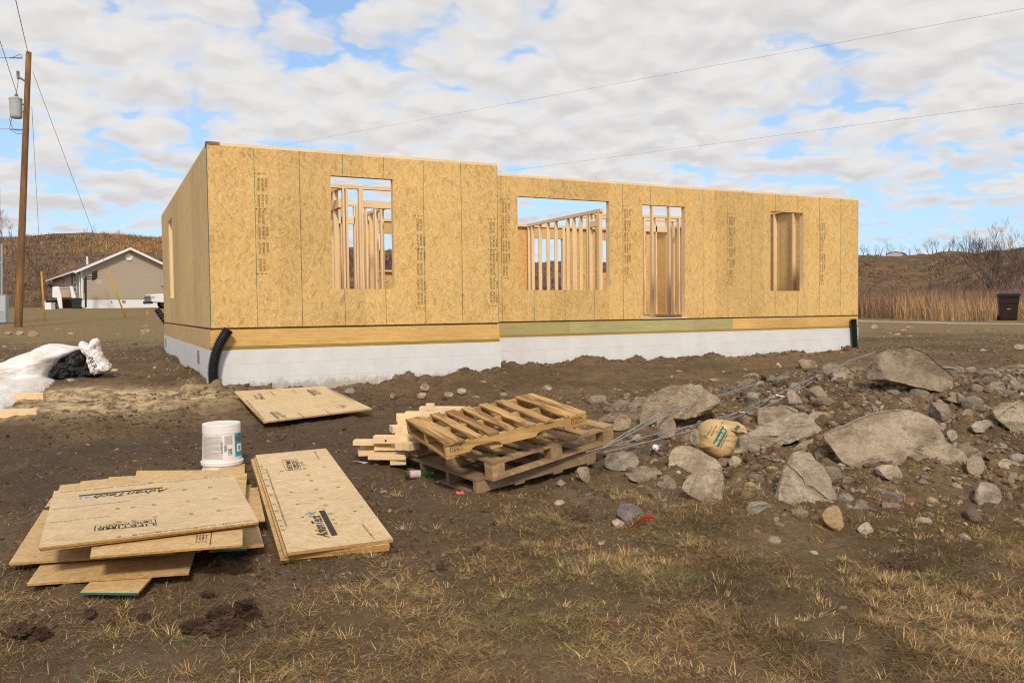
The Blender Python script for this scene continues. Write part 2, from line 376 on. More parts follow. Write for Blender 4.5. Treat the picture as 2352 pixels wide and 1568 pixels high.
def rockmat(name, a, c, dirt=0.35, gran=1.0, bumpd=0.02, crack=True):
    m_, t, b = mat(name); tc = t.n('ShaderNodeTexCoord'); oi = t.n('ShaderNodeObjectInfo')
    off = t.n('ShaderNodeCombineXYZ', {0: t.m('MULTIPLY', (oi, 'Random'), 19.0), 1: t.m('MULTIPLY', (oi, 'Random'), 23.0), 2: 0.0})
    co = t.n('ShaderNodeVectorMath', {0: (tc, 'Object'), 1: off}, operation='ADD')
    n1 = t.noise(co, 3.5*gran, 6, 0.62, 0.6); n2 = t.noise(t.scale(co, (1, 1, 1.7)), 8.0*gran, 6, 0.66, 0.5); n3 = t.noise(co, 55.0, 4, 0.7)
    col = t.mix(t.ramp(n1, [(0.32, 0.0), (0.66, 1.0)]), a, c)
    col = t.mix(t.m('MULTIPLY', t.ramp(n2, [(0.36, 0.0), (0.5, 1.0), (0.60, 0.1)]), 0.20), col, tuple(x*0.55 for x in a))
    col = t.mix(t.ramp(n3, [(0.35, 0.35), (0.5, 0.0)]), col, tuple(x*0.5 for x in a))
    col = t.mix(t.ramp(n3, [(0.60, 0.0), (0.75, 0.5)]), col, tuple(min(0.8, x*1.6) for x in c))
    geo = t.n('ShaderNodeNewGeometry')
    dn = t.noise(co, 5.5, 6, 0.7)
    col = t.mix(t.m('MULTIPLY', t.ramp(dn, [(0.50, 0.0), (0.60, 1.0)]), dirt), col, (0.125, 0.082, 0.05))
    br = t.m('ADD', 0.82, t.m('MULTIPLY', (oi, 'Random'), 0.36)); brc = t.n('ShaderNodeCombineColor', {0: br, 1: br, 2: br})
    col = t.mix(1.0, col, (brc, 0), 'MULTIPLY')
    h = t.m('ADD', t.m('MULTIPLY', n2, 1.0), t.m('MULTIPLY', n3, 0.35))
    setc(t, b, col, 0.88, h, bumpd, 0.9)
    return m_

MT = {}
MT['osb_front'] = osb('osb_front', 'xz', (0.66, 0.42, 0.155), (0.0, 0.61))
MT['osb_main'] = osb('osb_main', 'xz', (0.66, 0.42, 0.155), (4.729, 0.61))
MT['osb_side'] = osb('osb_side', 'yz', (0.64, 0.43, 0.185), (0.0, 0.61), 0.8)
MT['osb_sheet'] = osb('osb_sheet', 'xy', (0.58, 0.385, 0.165), None, 0.9, 0.25, True)
MT['osb_weathered'] = osb('osb_weathered', 'xy', (0.60, 0.44, 0.24), None, 0.6, 0.3, True)
MT['subfloor_edge'] = simple('subfloor_edge', (0.16, 0.09, 0.035), 0.9, 0.3, 30)
MT['osb_edge'] = simple('osb_edge', (0.40, 0.225, 0.075), 0.8, 0.3, 60, bump=0.002)
MT['green_edge'] = simple('green_edge', (0.02, 0.13, 0.10), 0.6, 0.2, 20)
MT['pine_z'] = wood('pine_z', (0.82, 0.60, 0.355), 'z', 0.12)
MT['pine_x'] = wood('pine_x', (0.82, 0.60, 0.355), 'x', 0.12)
MT['pine_y'] = wood('pine_y', (0.82, 0.60, 0.355), 'y', 0.12)
MT['rim'] = wood('rim', (0.66, 0.41, 0.14), 'x', 0.24)
MT['rim_y'] = wood('rim_y', (0.58, 0.40, 0.19), 'y', 0.12)
MT['rim_green'] = wood('rim_green', (0.42, 0.38, 0.17), 'x', 0.20)
MT['rim_olive'] = wood('rim_olive', (0.40, 0.34, 0.14), 'x', 0.18)
MT['sill'] = wood('sill', (0.33, 0.23, 0.06), 'x', 0.2, False)
MT['header'] = wood('header', (0.60, 0.41, 0.17), 'x', 0.14, False)
MT['offcut'] = wood('offcut', (0.74, 0.54, 0.32), 'n', 0.10)
MT['pallet_top'] = wood('pallet_top', (0.50, 0.30, 0.105), 'n', 0.35, True, 0.75, (0.16, 0.075, 0.025), 0.35)
MT['pallet_frame'] = wood('pallet_frame', (0.44, 0.25, 0.085), 'n', 0.25, True, 0.75, (0.20, 0.10, 0.04), 0.4)
MT['pallet_mid'] = wood('pallet_mid', (0.40, 0.26, 0.12), 'n', 0.28, True, 0.8, (0.18, 0.11, 0.055), 0.5)
MT['pallet_low'] = wood('pallet_low', (0.27, 0.185, 0.105), 'n', 0.28, False, 0.85, (0.15, 0.10, 0.06), 0.5)
MT['ink'] = simple('ink', (0.045, 0.035, 0.028), 0.8, 0.3, 40)
MT['ink_faint'] = simple('ink_faint', (0.20, 0.125, 0.055), 0.8, 0.5, 30)
MT['ink_blue'] = simple('ink_blue', (0.16, 0.27, 0.55), 0.8, 0.3, 40)
MT['black_plastic'] = simple('black_plastic', (0.012, 0.013, 0.014), 0.45, 0.3, 30, spec=0.4)
MT['white_plastic'] = simple('white_plastic', (0.70, 0.66, 0.64), 0.45, 0.05, 6, spec=0.4)
MT['white_paint'] = simple('white_paint', (0.78, 0.76, 0.74), 0.5, 0.04, 4)
MT['grey_metal'] = simple('grey_metal', (0.36, 0.38, 0.38), 0.5, 0.1, 10, metallic=0.3)
MT['wire'] = simple('wire', (0.42, 0.41, 0.40), 0.35, 0.2, 30, metallic=0.7)
MT['line_wire'] = simple('line_wire', (0.36, 0.32, 0.32), 0.6, 0.2, 3)
MT['dark_wire'] = simple('dark_wire', (0.16, 0.14, 0.14), 0.6, 0.2, 3)
MT['rock_tan'] = rockmat('rock_tan', (0.30, 0.225, 0.148), (0.49, 0.39, 0.275), 0.48, bumpd=0.022)
MT['rock_grey'] = rockmat('rock_grey', (0.29, 0.23, 0.165), (0.49, 0.41, 0.31), 0.42, bumpd=0.022)
MT['rock_slate'] = rockmat('rock_slate', (0.16, 0.142, 0.128), (0.30, 0.27, 0.24), 0.35)
MT['rock_yellow'] = rockmat('rock_yellow', (0.34, 0.20, 0.075), (0.42, 0.31, 0.17), 0.25)
MT['rock_red'] = rockmat('rock_red', (0.23, 0.15, 0.11), (0.30, 0.22, 0.17), 0.3)
MT['rock_muddy'] = rockmat('rock_muddy', (0.30, 0.22, 0.14), (0.50, 0.39, 0.265), 0.35, 2.2, 0.04)
MT['clod'] = rockmat('clod', (0.05, 0.026, 0.014), (0.09, 0.05, 0.027), 0.2, 2.0, 0.03)

def found_mat(name, ax):
    m_, t, b = mat(name); tc = t.n('ShaderNodeTexCoord'); s = t.n('ShaderNodeSeparateXYZ', {0: (tc, 'Object')})
    uv = t.n('ShaderNodeCombineXYZ', {0: (s, ax), 1: t.m('ADD', (s, 2), 0.302+2.0), 2: 0.0})
    br = t.n('ShaderNodeTexBrick', {'Vector': uv, 'Color1': (1, 1, 1, 1), 'Color2': (1, 1, 1, 1), 'Mortar': (0, 0, 0, 1), 'Scale': 1.0, 'Mortar Size': 0.004, 'Mortar Smooth': 0.3, 'Brick Width': 0.41, 'Row Height': 0.2}, offset=0.5)
    n = t.noise((tc, 'Object'), 3.0, 6, 0.65); nf = t.noise((tc, 'Object'), 60.0, 3, 0.6)
    col = t.mix(t.ramp(n, [(0.3, 0.0), (0.7, 1.0)]), (0.62, 0.60, 0.58), (0.71, 0.695, 0.68))
    zf = t.n('ShaderNodeMapRange', {'Value': (s, 2), 'From Min': -0.90, 'From Max': -0.52, 'To Min': 1.0, 'To Max': 0.0})
    sp = t.noise((tc, 'Object'), 9.0, 6, 0.75)
    stain = t.ramp(t.m('MULTIPLY', t.m('ADD', sp, 0.12), t.m('ADD', zf, 0.1)), [(0.40, 0.0), (0.54, 1.0)])
    col = t.mix(t.m('MULTIPLY', stain, 0.6), col, (0.30, 0.22, 0.15))
    col = t.mix(t.m('MULTIPLY', t.m('SUBTRACT', 1.0, (br, 'Color')), 0.09), col, (0.45, 0.42, 0.40))
    setc(t, b, col, 0.7, t.m('ADD', (br, 'Color'), t.m('MULTIPLY', nf, 0.2)), 0.004, 0.5); return m_
MT['found_x'] = found_mat('foundation_front', 0); MT['found_y'] = found_mat('foundation_side', 1)

def ground_mat():
    m_, t, b = mat('soil'); geo = t.n('ShaderNodeTexCoord'); P = (geo, 'Object')
    def at(nm): return t.n('ShaderNodeAttribute', attribute_name=nm, attribute_type='GEOMETRY')
    n1 = t.noise(P, 0.55, 6, 0.6, 0.4); n2 = t.noise(P, 4.5, 6, 0.65, 0.5); n3 = t.noise(P, 26.0, 5, 0.65); n4 = t.noise(P, 90.0, 3, 0.6)
    v = t.m('ADD', t.m('MULTIPLY', n1, 0.40), t.m('ADD', t.m('MULTIPLY', n2, 0.38), t.m('MULTIPLY', n3, 0.30)))
    col = t.mix(t.ramp(v, [(0.40, 0.0), (0.52, 0.45), (0.64, 1.0)]), (0.060, 0.037, 0.019), (0.190, 0.127, 0.067))
    col = t.mix(t.m('MULTIPLY', t.ramp(n4, [(0.3, 1.0), (0.47, 0.0)]), 0.45), col, (0.045, 0.028, 0.018))
    # trampled mud, and the darkened holes
    mud = t.m('MULTIPLY', (at('mud'), 'Fac'), t.ramp(t.m('ADD', t.m('MULTIPLY', n1, 0.5), t.m('MULTIPLY', n2, 0.5)), [(0.38, 0.35), (0.58, 1.0)]))
    col = t.mix(mud, col, t.mix(n3, (0.040, 0.028, 0.020), (0.105, 0.072, 0.048)))
    # small pale chips
    vo = t.n('ShaderNodeTexVoronoi', {'Vector': P, 'Scale': 17.0}); sel = t.m('GREATER_THAN', t.n('ShaderNodeSeparateColor', {0: (vo, 'Color')}), 0.80)
    chip = t.m('MULTIPLY', t.ramp((vo, 'Distance'), [(0.0, 1.0), (0.15, 1.0), (0.2, 0.0)]), sel)
    col = t.mix(t.m('MULTIPLY', chip, (at('stony'), 'Fac')), col, t.mix((vo, 'Color'), (0.33, 0.27, 0.20), (0.20, 0.15, 0.11)))
    # sawdust
    sw = t.m('MULTIPLY', (at('sawdust'), 'Fac'), t.ramp(t.noise(t.scale(P, (1, 1, 1)), 6.5, 5, 0.65, 0.3), [(0.36, 0.05), (0.60, 1.0)]))
    col = t.mix(sw, col, (0.52, 0.39, 0.22))
    # dead turf seen as ground colour
    tf = t.m('MULTIPLY', (at('turf'), 'Fac'), t.ramp(n2, [(0.3, 0.35), (0.6, 1.0)]))
    col = t.mix(tf, col, t.mix(n3, (0.052, 0.033, 0.017), (0.125, 0.083, 0.040)))
    lw = (at('lawn'), 'Fac'); ln = t.noise(t.scale(P, (0.35, 1.2, 1)), 1.1, 6, 0.6)
    lc = t.mix(t.ramp(ln, [(0.35, 0.0), (0.65, 1.0)]), (0.215, 0.150, 0.070), (0.185, 0.150, 0.065))
    lc = t.mix(t.ramp(t.noise(P, 0.35, 4, 0.6), [(0.42, 0.0), (0.6, 0.7)]), lc, (0.23, 0.14, 0.06))
    col = t.mix(t.m('MULTIPLY', lw, t.ramp(n2, [(0.25, 0.6), (0.5, 1.0)])), col, lc)
    gv = t.m('MULTIPLY', (at('gravel'), 'Fac'), t.ramp(n3, [(0.2, 0.6), (0.5, 1.0)])); col = t.mix(gv, col, (0.36, 0.31, 0.25))
    h = t.m('ADD', t.m('MULTIPLY', n3, 0.5), t.m('ADD', t.m('MULTIPLY', n4, 0.25), t.m('MULTIPLY', chip, 0.2)))
    setc(t, b, col, 0.92, h, 0.03, 0.9); b.inputs['Specular IOR Level'].default_value = 0.15
    return m_
MT['soil'] = ground_mat()
def attr_mat(name, rough=0.85, nscale=0.0, trans=0.0):
    m_, t, b = mat(name); a = t.n('ShaderNodeAttribute', attribute_name='tint', attribute_type='GEOMETRY')
    if nscale:
        tc = t.n('ShaderNodeTexCoord'); n = t.noise((tc, 'Object'), nscale, 5, 0.65)
        c = t.mix(t.ramp(n, [(0.35, 0.0), (0.65, 0.6)]), (a, 'Color'), (0.09, 0.055, 0.035)); setc(t, b, c, rough, n, 0.01, 0.8)
    else: t.L.new(a.outputs['Color'], b.inputs['Base Color']); b.inputs['Roughness'].default_value = rough
    b.inputs['Specular IOR Level'].default_value = 0.15
    return m_
MT['straw'] = attr_mat('straw'); MT['pebble'] = attr_mat('pebble', 0.9, 40.0)
# ------------------------------------------------------------------ setting: ground, hills, track
def axis(lo, hi, step, outs_lo, outs_hi, growth=1.055):
    a = list(np.arange(lo, hi+1e-6, step)); s = step; x = lo; L = []
    while x > outs_lo: s *= growth; x -= s; L.append(x)
    s = step; x = hi; Hh = []
    while x < outs_hi: s *= growth; x += s; Hh.append(x)
    return np.array(L[::-1]+a+Hh)
gx = axis(-5.2, 7.6, 0.03, -900, 900); gy = axis(-10.2, 1.0, 0.03, -60, 950)
GX, GY = np.meshgrid(gx, gy); GZ = ground(GX, GY)
far = sstep(60, 120, np.hypot(GX-CAMP[0], GY-CAMP[1])); GZ = GZ*(1-far)+far*np.minimum(GZ, 0.9)
nx_, ny_ = len(gx), len(gy)
I = (np.arange(ny_-1)[:, None]*nx_+np.arange(nx_-1)[None]).ravel()
u_, w_ = uw(GX, GY); dist_ = np.hypot(u_, w_)
nz1 = fbm(GX, GY, 0.9, 4, 71); nz2 = fbm(GX, GY, 2.7, 3, 81)
turf = sstep(6.15, 4.9, w_+0.35*nz1-0.0*u_)*sstep(-1.9, -0.5, u_+0.3*nz1)*np.clip(0.65+0.5*nz1, 0, 1)
mudm = sstep(0.9, -1.3, u_+0.4*nz1)*(1-sstep(7.5, 11, w_))*np.clip(0.75+0.6*nz1, 0, 1)*(1-0.35*sstep(4.7, 3.6, w_))
for hx, hy, r, dpt in HOLES: mudm = np.maximum(mudm, 1.3*np.exp(-((GX-hx)**2+(GY-hy)**2)/(r*1.0)**2))  # holes are darkened through the same mask as the mud
def blob(px, py, rx, ry, ang=0.0):
    P = hit(px, py); c, s = math.cos(ang), math.sin(ang); dx = GX-P[0]; dy = GY-P[1]
    cu = dx*CY-dy*SY; cw = dx*SY+dy*CY
    return np.exp(-((cu/rx)**2+(cw/ry)**2))
saw = np.clip(blob(170, 928, 1.5, 0.8)*1.3+blob(40, 925, 1.5, 0.8)*1.1+blob(270, 918, 1.3, 0.5)*0.8, 0, 1)
lawn = sstep(20, 27, w_+1.8*nz1)*(1-sstep(4, 7, u_)*(1-sstep(25, 29, w_+2.5*nz1)*0.9))
stony = np.clip(0.35+1.2*sstep(0.5, 2.0, u_)*sstep(4.6, 6.2, w_)*(1-sstep(20, 30, w_)), 0, 1)*(1-0.7*mudm)
gr = np.zeros_like(GX)
pa = hit(1975, 737); pb = hit(2352, 744); dv = (pb-pa)[:2]; dl_ = np.hypot(*dv); nrm = np.array([-dv[1], dv[0]])/dl_
dd_ = (GX-pa[0])*nrm[0]+(GY-pa[1])*nrm[1]
gr = np.exp(-(dd_/0.8)**2)*(GX > pa[0]-3)
ground_o = np_mesh('ground', np.c_[GX.ravel(), GY.ravel(), GZ.ravel()], np.c_[I, I+1, I+nx_+1, I+nx_], MT['soil'],
                   {'turf': turf.ravel(), 'mud': mudm.ravel(), 'sawdust': saw.ravel(), 'lawn': lawn.ravel(), 'stony': stony.ravel(), 'gravel': gr.ravel()}, smooth=True)
tag(ground_o, kind='structure')

tk = np.arange(-6, 75, 0.6); TV = []; du_ = dv/dl_
for a in tk:
    for b in np.linspace(-1.0, 1.0, 7):
        c = b*(1.0+0.15*math.sin(a*1.1)+0.1*math.sin(a*2.7)); x = pa[0]+du_[0]*a+nrm[0]*c; y = pa[1]+du_[1]*a+nrm[1]*c; TV.append((x, y, gz(x, y)+0.012-0.03*abs(b)**3))
TF = [(i*7+j, i*7+j+1, (i+1)*7+j+1, (i+1)*7+j) for i in range(len(tk)-1) for j in range(6)]
m_, t_, b_ = mat('track_gravel'); tc_ = t_.n('ShaderNodeTexCoord'); n_ = t_.noise((tc_, 'Object'), 5.0, 6, 0.7); setc(t_, b_, t_.mix(t_.ramp(n_, [(0.35, 0.0), (0.65, 1.0)]), (0.27, 0.215, 0.155), (0.47, 0.41, 0.33)), 0.95, n_, 0.02, 0.8)
trk = np_mesh('gravel_track', np.array(TV), np.array(TF), m_); tag(trk, kind='structure')
def hills_mat():
    m_, t, b = mat('hillside'); tc = t.n('ShaderNodeTexCoord'); P = (tc, 'Object')
    n1 = t.noise(P, 0.035, 6, 0.62, 0.6); n2 = t.noise(t.scale(P, (1, 1, 1)), 0.22, 6, 0.68); n3 = t.noise(P, 1.1, 5, 0.7)
    v = t.m('ADD', t.m('MULTIPLY', n1, 0.5), t.m('MULTIPLY', n2, 0.5))
    a = t.mix(t.ramp(v, [(0.38, 0.0), (0.5, 0.45), (0.62, 1.0)]), (0.105, 0.070, 0.048), (0.235, 0.150, 0.080))
    a = t.mix(t.ramp(n3, [(0.3, 0.3), (0.55, 0.0)]), a, (0.05, 0.032, 0.022))
    setc(t, b, a, 0.95, t.m('ADD', n2, t.m('MULTIPLY', n3, 0.4)), 0.3, 0.6); b.inputs['Specular IOR Level'].default_value = 0.0
    return m_
MT['hill'] = hills_mat()
# skyline: picture x -> picture y and distance
SKX = [-900, -300, 0, 100, 250, 370, 700, 880, 1060, 1240, 1300, 1500, 1800, 1975, 2050, 2120, 2230, 2352, 2600, 3300]
SKY = [560, 548, 543, 538, 541, 546, 560, 578, 596, 608, 604, 605, 600, 593, 592, 590, 583, 572, 560, 560]
SKR = [150, 160, 165, 165, 170, 180, 230, 260, 280, 300, 300, 330, 400, 430, 440, 430, 330, 260, 240, 240]
FOOT = [70, 72, 78, 82, 84, 84, 84, 84, 84, 84, 84, 84, 80, 70, 70, 70, 70, 70, 66, 66]
FZ = [0.4, 0.6, 0.85, 0.9, 0.9, 0.9, 0.9, 0.8, 0.7, 0.5, 0.3, 0.1, -0.2, -0.4, -0.5, -0.5, -0.5, -0.5, -0.5, -0.5]
def hill_z(pxx, D):
    sy = np.interp(pxx, SKX, SKY); R_ = np.interp(pxx, SKX, SKR); F0 = np.interp(pxx, SKX, FOOT); z0 = np.interp(pxx, SKX, FZ)
    hor = 709.7+(1176-pxx)*0.01134
    zr = CAMP[2]+R_*(hor-sy)/FPX
    t = np.clip((D-F0)/(R_-F0), -0.2, 1)
    left = sstep(1300, 600, pxx)
    prof = left*np.power(np.clip(t, 0, 1), 0.8)+(1-left)*(0.16*np.clip(t, 0, 1)+0.84*sstep(0.28, 1.0, t))
    z = z0-2.0*(t < 0)*(-t)*25+(zr-z0)*prof
    back = np.clip((D-R_)/200, 0, 1); return z-back*14
hp = np.linspace(-1000, 3400, 460); hd = np.concatenate([np.linspace(60, 200, 90), np.linspace(203, 520, 90), [560, 640, 760]])
HP, HD = np.meshgrid(hp, hd)
HU = (HP-1176)/FPX*HD; HXw = CAMP[0]+HU*CY+HD*SY; HYw = CAMP[1]-HU*SY+HD*CY
HZ = hill_z(HP, HD)+(0.5+HD/260)*0.55*fbm(HXw, HYw, 0.06, 4, 91)*sstep(75, 110, HD)
nh = len(hp); I = (np.arange(len(hd)-1)[:, None]*nh+np.arange(nh-1)[None]).ravel()
hill = np_mesh('hills', np.c_[HXw.ravel(), HYw.ravel(), HZ.ravel()], np.c_[I, I+1, I+nh+1, I+nh], MT['hill'], smooth=True); tag(hill, kind='structure')
def place_at(pxx, D, dz=0.0):
    U0 = (pxx-1176)/FPX*D; x = CAMP[0]+U0*CY+D*SY; y = CAMP[1]-U0*SY+D*CY
    z = float(hill_z(np.array([float(pxx)]), np.array([float(D)]))[0])
    if D < 75: z = gz(x, y)
    else: z += (0.5+D/260)*0.55*float(fbm(np.array([x]), np.array([y]), 0.06, 4, 91)[0])*float(sstep(75, 110, D))
    return np.array([x, y, z+dz])

# ------------------------------------------------------------------ scattered stuff
rng = np.random.default_rng(7)
def blades(name, X, Y, Z, L, Wd, lean, colr, mt, bend=0.5, az=None):
    """each blade: two quads, curved, numpy arrays per blade"""
    n = len(X); az = rng.uniform(0, 2*PI, n) if az is None else az
    dx, dy = np.cos(az), np.sin(az); sx, sy = -dy, dx
    pts = []
    for t in (0.0, 0.5, 1.0):
        ang = lean+bend*t*rng.uniform(0.4, 1.2, n)
        hx = L*t*np.sin(np.minimum(ang, 1.5)); hz = L*t*np.cos(np.minimum(ang, 1.5))
        wd = Wd*(1.0, 0.75, 0.12)[int(t*2)]
        for sg in (-1, 1): pts.append(np.c_[X+dx*hx+sx*wd*sg/2, Y+dy*hx+sy*wd*sg/2, Z+hz])
    V = np.stack(pts, 1).reshape(-1, 3); b = np.arange(n)*6
    Fq = np.concatenate([np.c_[b, b+1, b+3, b+2], np.c_[b+2, b+3, b+5, b+4]])
    return np_mesh(name, V, Fq, mt, {'tint': np.repeat(colr, 6, 0)})
def cols(n, pal, wts, jit=0.15):
    pal = np.array(pal); k = rng.choice(len(pal), n, p=np.array(wts)/sum(wts)); c = pal[k]*(1+jit*rng.normal(size=(n, 1))); return np.clip(c, 0.005, 0.9)
STRAW = [(0.56, 0.41, 0.21), (0.43, 0.285, 0.125), (0.56, 0.35, 0.13), (0.28, 0.165, 0.075), (0.17, 0.19, 0.06), (0.18, 0.105, 0.055)]
def uw2xy(u, wv): return CAMP[0]+u*CY+wv*SY, CAMP[1]-u*SY+wv*CY
# matted dead grass of the foreground
n = 560000; wv = rng.uniform(2.4, 6.7, n); u = rng.uniform(-1, 1, n)*wv*0.72
x, y = uw2xy(u, wv); nn = fbm(x, y, 0.9, 4, 71); n2 = fbm(x, y, 3.3, 3, 171); n3 = fbm(x, y, 0.35, 2, 271)
den = sstep(6.4, 5.3, wv+0.35*nn)*sstep(-1.4, 0.5, u+0.35*nn+0.12*(4-wv))*0.95+0.42*sstep(5.0, 3.4, wv)+0.07
den = den*np.clip(0.82+0.65*n2+0.35*n3, 0.14, 1)
k = rng.uniform(size=n) < den; x, y, wv, n2 = x[k], y[k], wv[k], n2[k]
gc_ = cols(len(x), STRAW, [1.0, 2.2, 1.0, 3.4, 1.2, 4.0]); pt_ = fbm(x, y, 1.3, 3, 1171); gc_ *= (0.80+0.35*np.clip(pt_, -1, 1))[:, None]; gm_ = (fbm(x, y, 2.1, 2, 1271) > 0.32) & (rng.uniform(size=len(x)) < 0.30); gc_[gm_] = cols(int(gm_.sum()), [(0.12, 0.145, 0.045), (0.17, 0.18, 0.06)], [1, 1])
g = blades('dead_grass', x, y, ground(x, y)-0.004, rng.uniform(0.015, 0.085, len(x))*(1+0.4*np.clip(n2, -1, 1)), rng.uniform(0.0014, 0.0038, len(x)), rng.uniform(0.75, 1.58, len(x)), gc_, MT['straw'], 0.4)
tag(g, 'matted dead straw coloured grass over the bare soil of the foreground', 'grass', kind='stuff')
# upright tufts
nt = 1900; wv = rng.uniform(2.6, 6.1, nt); u = rng.uniform(-1, 1, nt)*wv*0.7
x, y = uw2xy(u, wv); nn = fbm(x, y, 0.9, 4, 71); d2 = sstep(6.2, 5.2, wv)*sstep(-0.7, 0.6, u+0.35*nn)*np.clip(0.45+0.9*nn, 0.06, 1)+0.08
k = rng.uniform(size=nt) < d2; x, y = x[k], y[k]; X = []; Y = []; Lh = []; Cc = []; Az = []; Le = []
for cx, cy in zip(x, y):
    m_ = int(rng.integers(18, 60)); r = abs(rng.normal(0, 0.032, m_))+0.004; a = rng.uniform(0, 2*PI, m_)
    X.append(cx+r*np.cos(a)); Y.append(cy+r*np.sin(a)); Az.append(a+rng.normal(0, 0.5, m_)); Lh.append(rng.uniform(0.3, 1.0, m_)*rng.uniform(0.035, 0.09)); Le.append(rng.uniform(0.15, 1.25, m_))
    green = rng.uniform() < 0.22
    Cc.append(cols(m_, STRAW, [2, 3, 1, 1, 6, 1] if green else [4, 3, 4.0, 1.5, 0.3, 0.8]))
X = np.concatenate(X); Y = np.concatenate(Y)
g = blades('grass_tufts', X, Y, ground(X, Y)-0.004, np.concatenate(Lh), rng.uniform(0.0018, 0.0042, len(X)), np.concatenate(Le), np.concatenate(Cc), MT['straw'], 0.5, np.concatenate(Az))
tag(g, 'upright tufts of yellow and green grass in the foreground turf', 'grass', kind='stuff')
# thin straws over mid ground
n = 40000; wv = rng.uniform(4.5, 15, n); u = rng.uniform(-1, 1, n)*wv*0.7; x, y = uw2xy(u, wv); nn = fbm(x, y, 1.6, 3, 371)
k = (rng.uniform(size=n) < 0.10+0.5*np.clip(nn-0.2, 0, 1)) & ~((x > -0.1) & (x < 13.3) & (y > -0.1)); x, y = x[k], y[k]
g = blades('loose_straw', x, y, ground(x, y), rng.uniform(0.02, 0.08, len(x)), rng.uniform(0.002, 0.005, len(x)), rng.uniform(1.1, 1.57, len(x)), cols(len(x), STRAW, [.7, 1.6, .4, 3, .3, 3]), MT['straw'], 0.2)
tag(g, 'loose straw and stubble lying about the trampled soil', 'straw', kind='stuff')
# lawn in the distance (left) and stubble before the tall grass (right)
n = 60000; wv = rng.uniform(18, 62, n); u = rng.uniform(-0.75, 0.75, n)*wv; x, y = uw2xy(u, wv)
k = ~((x > -0.4) & (x < 13.4) & (y > -0.2) & (y < 9.3)) & (np.abs((x-pa[0])*nrm[0]+(y-pa[1])*nrm[1]) > 0.9); x, y, wv = x[k], y[k], wv[k]
g = blades('lawn_grass', x, y, ground(x, y)-0.01, rng.uniform(0.03, 0.07, len(x)), rng.uniform(0.012, 0.03, len(x)), rng.uniform(0.6, 1.4, len(x)), cols(len(x), [(0.36, 0.25, 0.125), (0.31, 0.255, 0.115), (0.33, 0.21, 0.10), (0.29, 0.24, 0.11)], [2, 2, 1, 1], 0.06), MT['straw'])
tag(g, 'short winter grass of olive and straw colour on the lawn beyond the building', 'grass', kind='stuff')
# tall russet grass behind the track on the right, also seen through the window openings
BINP = hit(2315, 735.5); BD = depth_of(BINP); print('bin', BINP, BD, 'track', pa, depth_of(pa), depth_of(pb)); n = 130000; pxx = rng.uniform(700, 2500, n); D = 38+rng.uniform(0, 1, n)**0.8*52
U0 = (pxx-1176)/FPX*D; x, y = uw2xy(U0, D); nn = fbm(x, y, 0.10, 3, 471); nb = fbm(x, y, 0.5, 2, 571)
edge = (x-pa[0])*nrm[0]+(y-pa[1])*nrm[1]
k = (edge > 4.5+1.0*nn) & ~((np.abs(pxx-2315) < 36) & (D < BD+2.5)) & (rng.uniform(size=n) < 0.7+0.5*nb); x, y, D, nn, pxx, nb = x[k], y[k], D[k], nn[k], pxx[k], nb[k]
zt = ground(x, y); hz_ = hill_z(pxx, D); zt = np.where(D > 72, np.maximum(zt, hz_), zt)
amber = (0.50, 0.31, 0.15); rust = (0.34, 0.20, 0.115); brown = (0.20, 0.115, 0.075); pale = (0.46, 0.32, 0.16)
cc = np.where(((nb > 0.15) & (D < 60))[:, None], cols(len(x), [amber, pale, rust], [3, 1.2, 1]), cols(len(x), [rust, brown, amber, (0.19, 0.12, 0.09)], [2.5, 3.0, 0.6, 2]))
hgt = (1.85+0.55*nn+0.4*np.clip(nb, 0, 1))*rng.uniform(0.5, 1.0, len(x))*np.where(D < 44, 0.75, 1.0)
g = blades('tall_grass', x, y, zt-0.05, np.clip(hgt, 0.35, 3), rng.uniform(0.012, 0.035, len(x))*D/45, rng.uniform(0.0, 0.28, len(x)), cc, MT['straw'], 0.25)
tag(g, 'tall russet and amber dry grass standing behind the gravel track', 'grass', kind='stuff')
# brushwood of the slopes: clumps of fine upright twigs
n = 15000; pxx = rng.uniform(-250, 2600, n); t = rng.uniform(0, 0.985, n)
pxx0 = pxx; F0 = np.interp(pxx, SKX, FOOT); R_ = np.interp(pxx, SKX, SKR); D = F0+(R_-F0)*t**1.1
U0 = (pxx-1176)/FPX*D; x0, y0 = uw2xy(U0, D); z0 = hill_z(pxx, D)+(0.5+D/260)*0.55*fbm(x0, y0, 0.06, 4, 91)*sstep(75, 110, D)
nn = fbm(x0, y0, 0.05, 3, 671); keep = rng.uniform(size=n) < np.clip(0.85-0.8*nn, 0.25, 1)
keep &= ~((np.abs(pxx-2085) < 62) & (D > 330))
x0, y0, z0, D, nn, t = x0[keep], y0[keep], z0[keep], D[keep], nn[keep], t[keep]; m_ = 34
sc = rng.uniform(0.45, 1.1, len(x0))*(0.55+D/330)*(1-0.35*sstep(0.8, 0.97, t)); idx = np.repeat(np.arange(len(x0)), m_); N_ = len(idx)
rr = np.abs(rng.normal(0, 1.3, N_))*sc[idx]; ra = rng.uniform(0, 2*PI, N_)
bc = cols(len(x0), [(0.17, 0.12, 0.09), (0.22, 0.155, 0.115), (0.13, 0.09, 0.068), (0.36, 0.22, 0.105), (0.27, 0.185, 0.12), (0.23, 0.20, 0.10)], [3, 3, 2, 1.2, 2, 0.9], 0.15)
sunlit_ = (pxx0[keep] < 420) & (t > 0.45) & (rng.uniform(size=len(x0)) < 0.75*sstep(120, 330, pxx0[keep])+0.12); bc[sunlit_] = cols(int(sunlit_.sum()), [(0.50, 0.27, 0.09), (0.42, 0.24, 0.10)], [1, 1])  # sunlit patches of the upper left slope, painted into the twig colour as orange
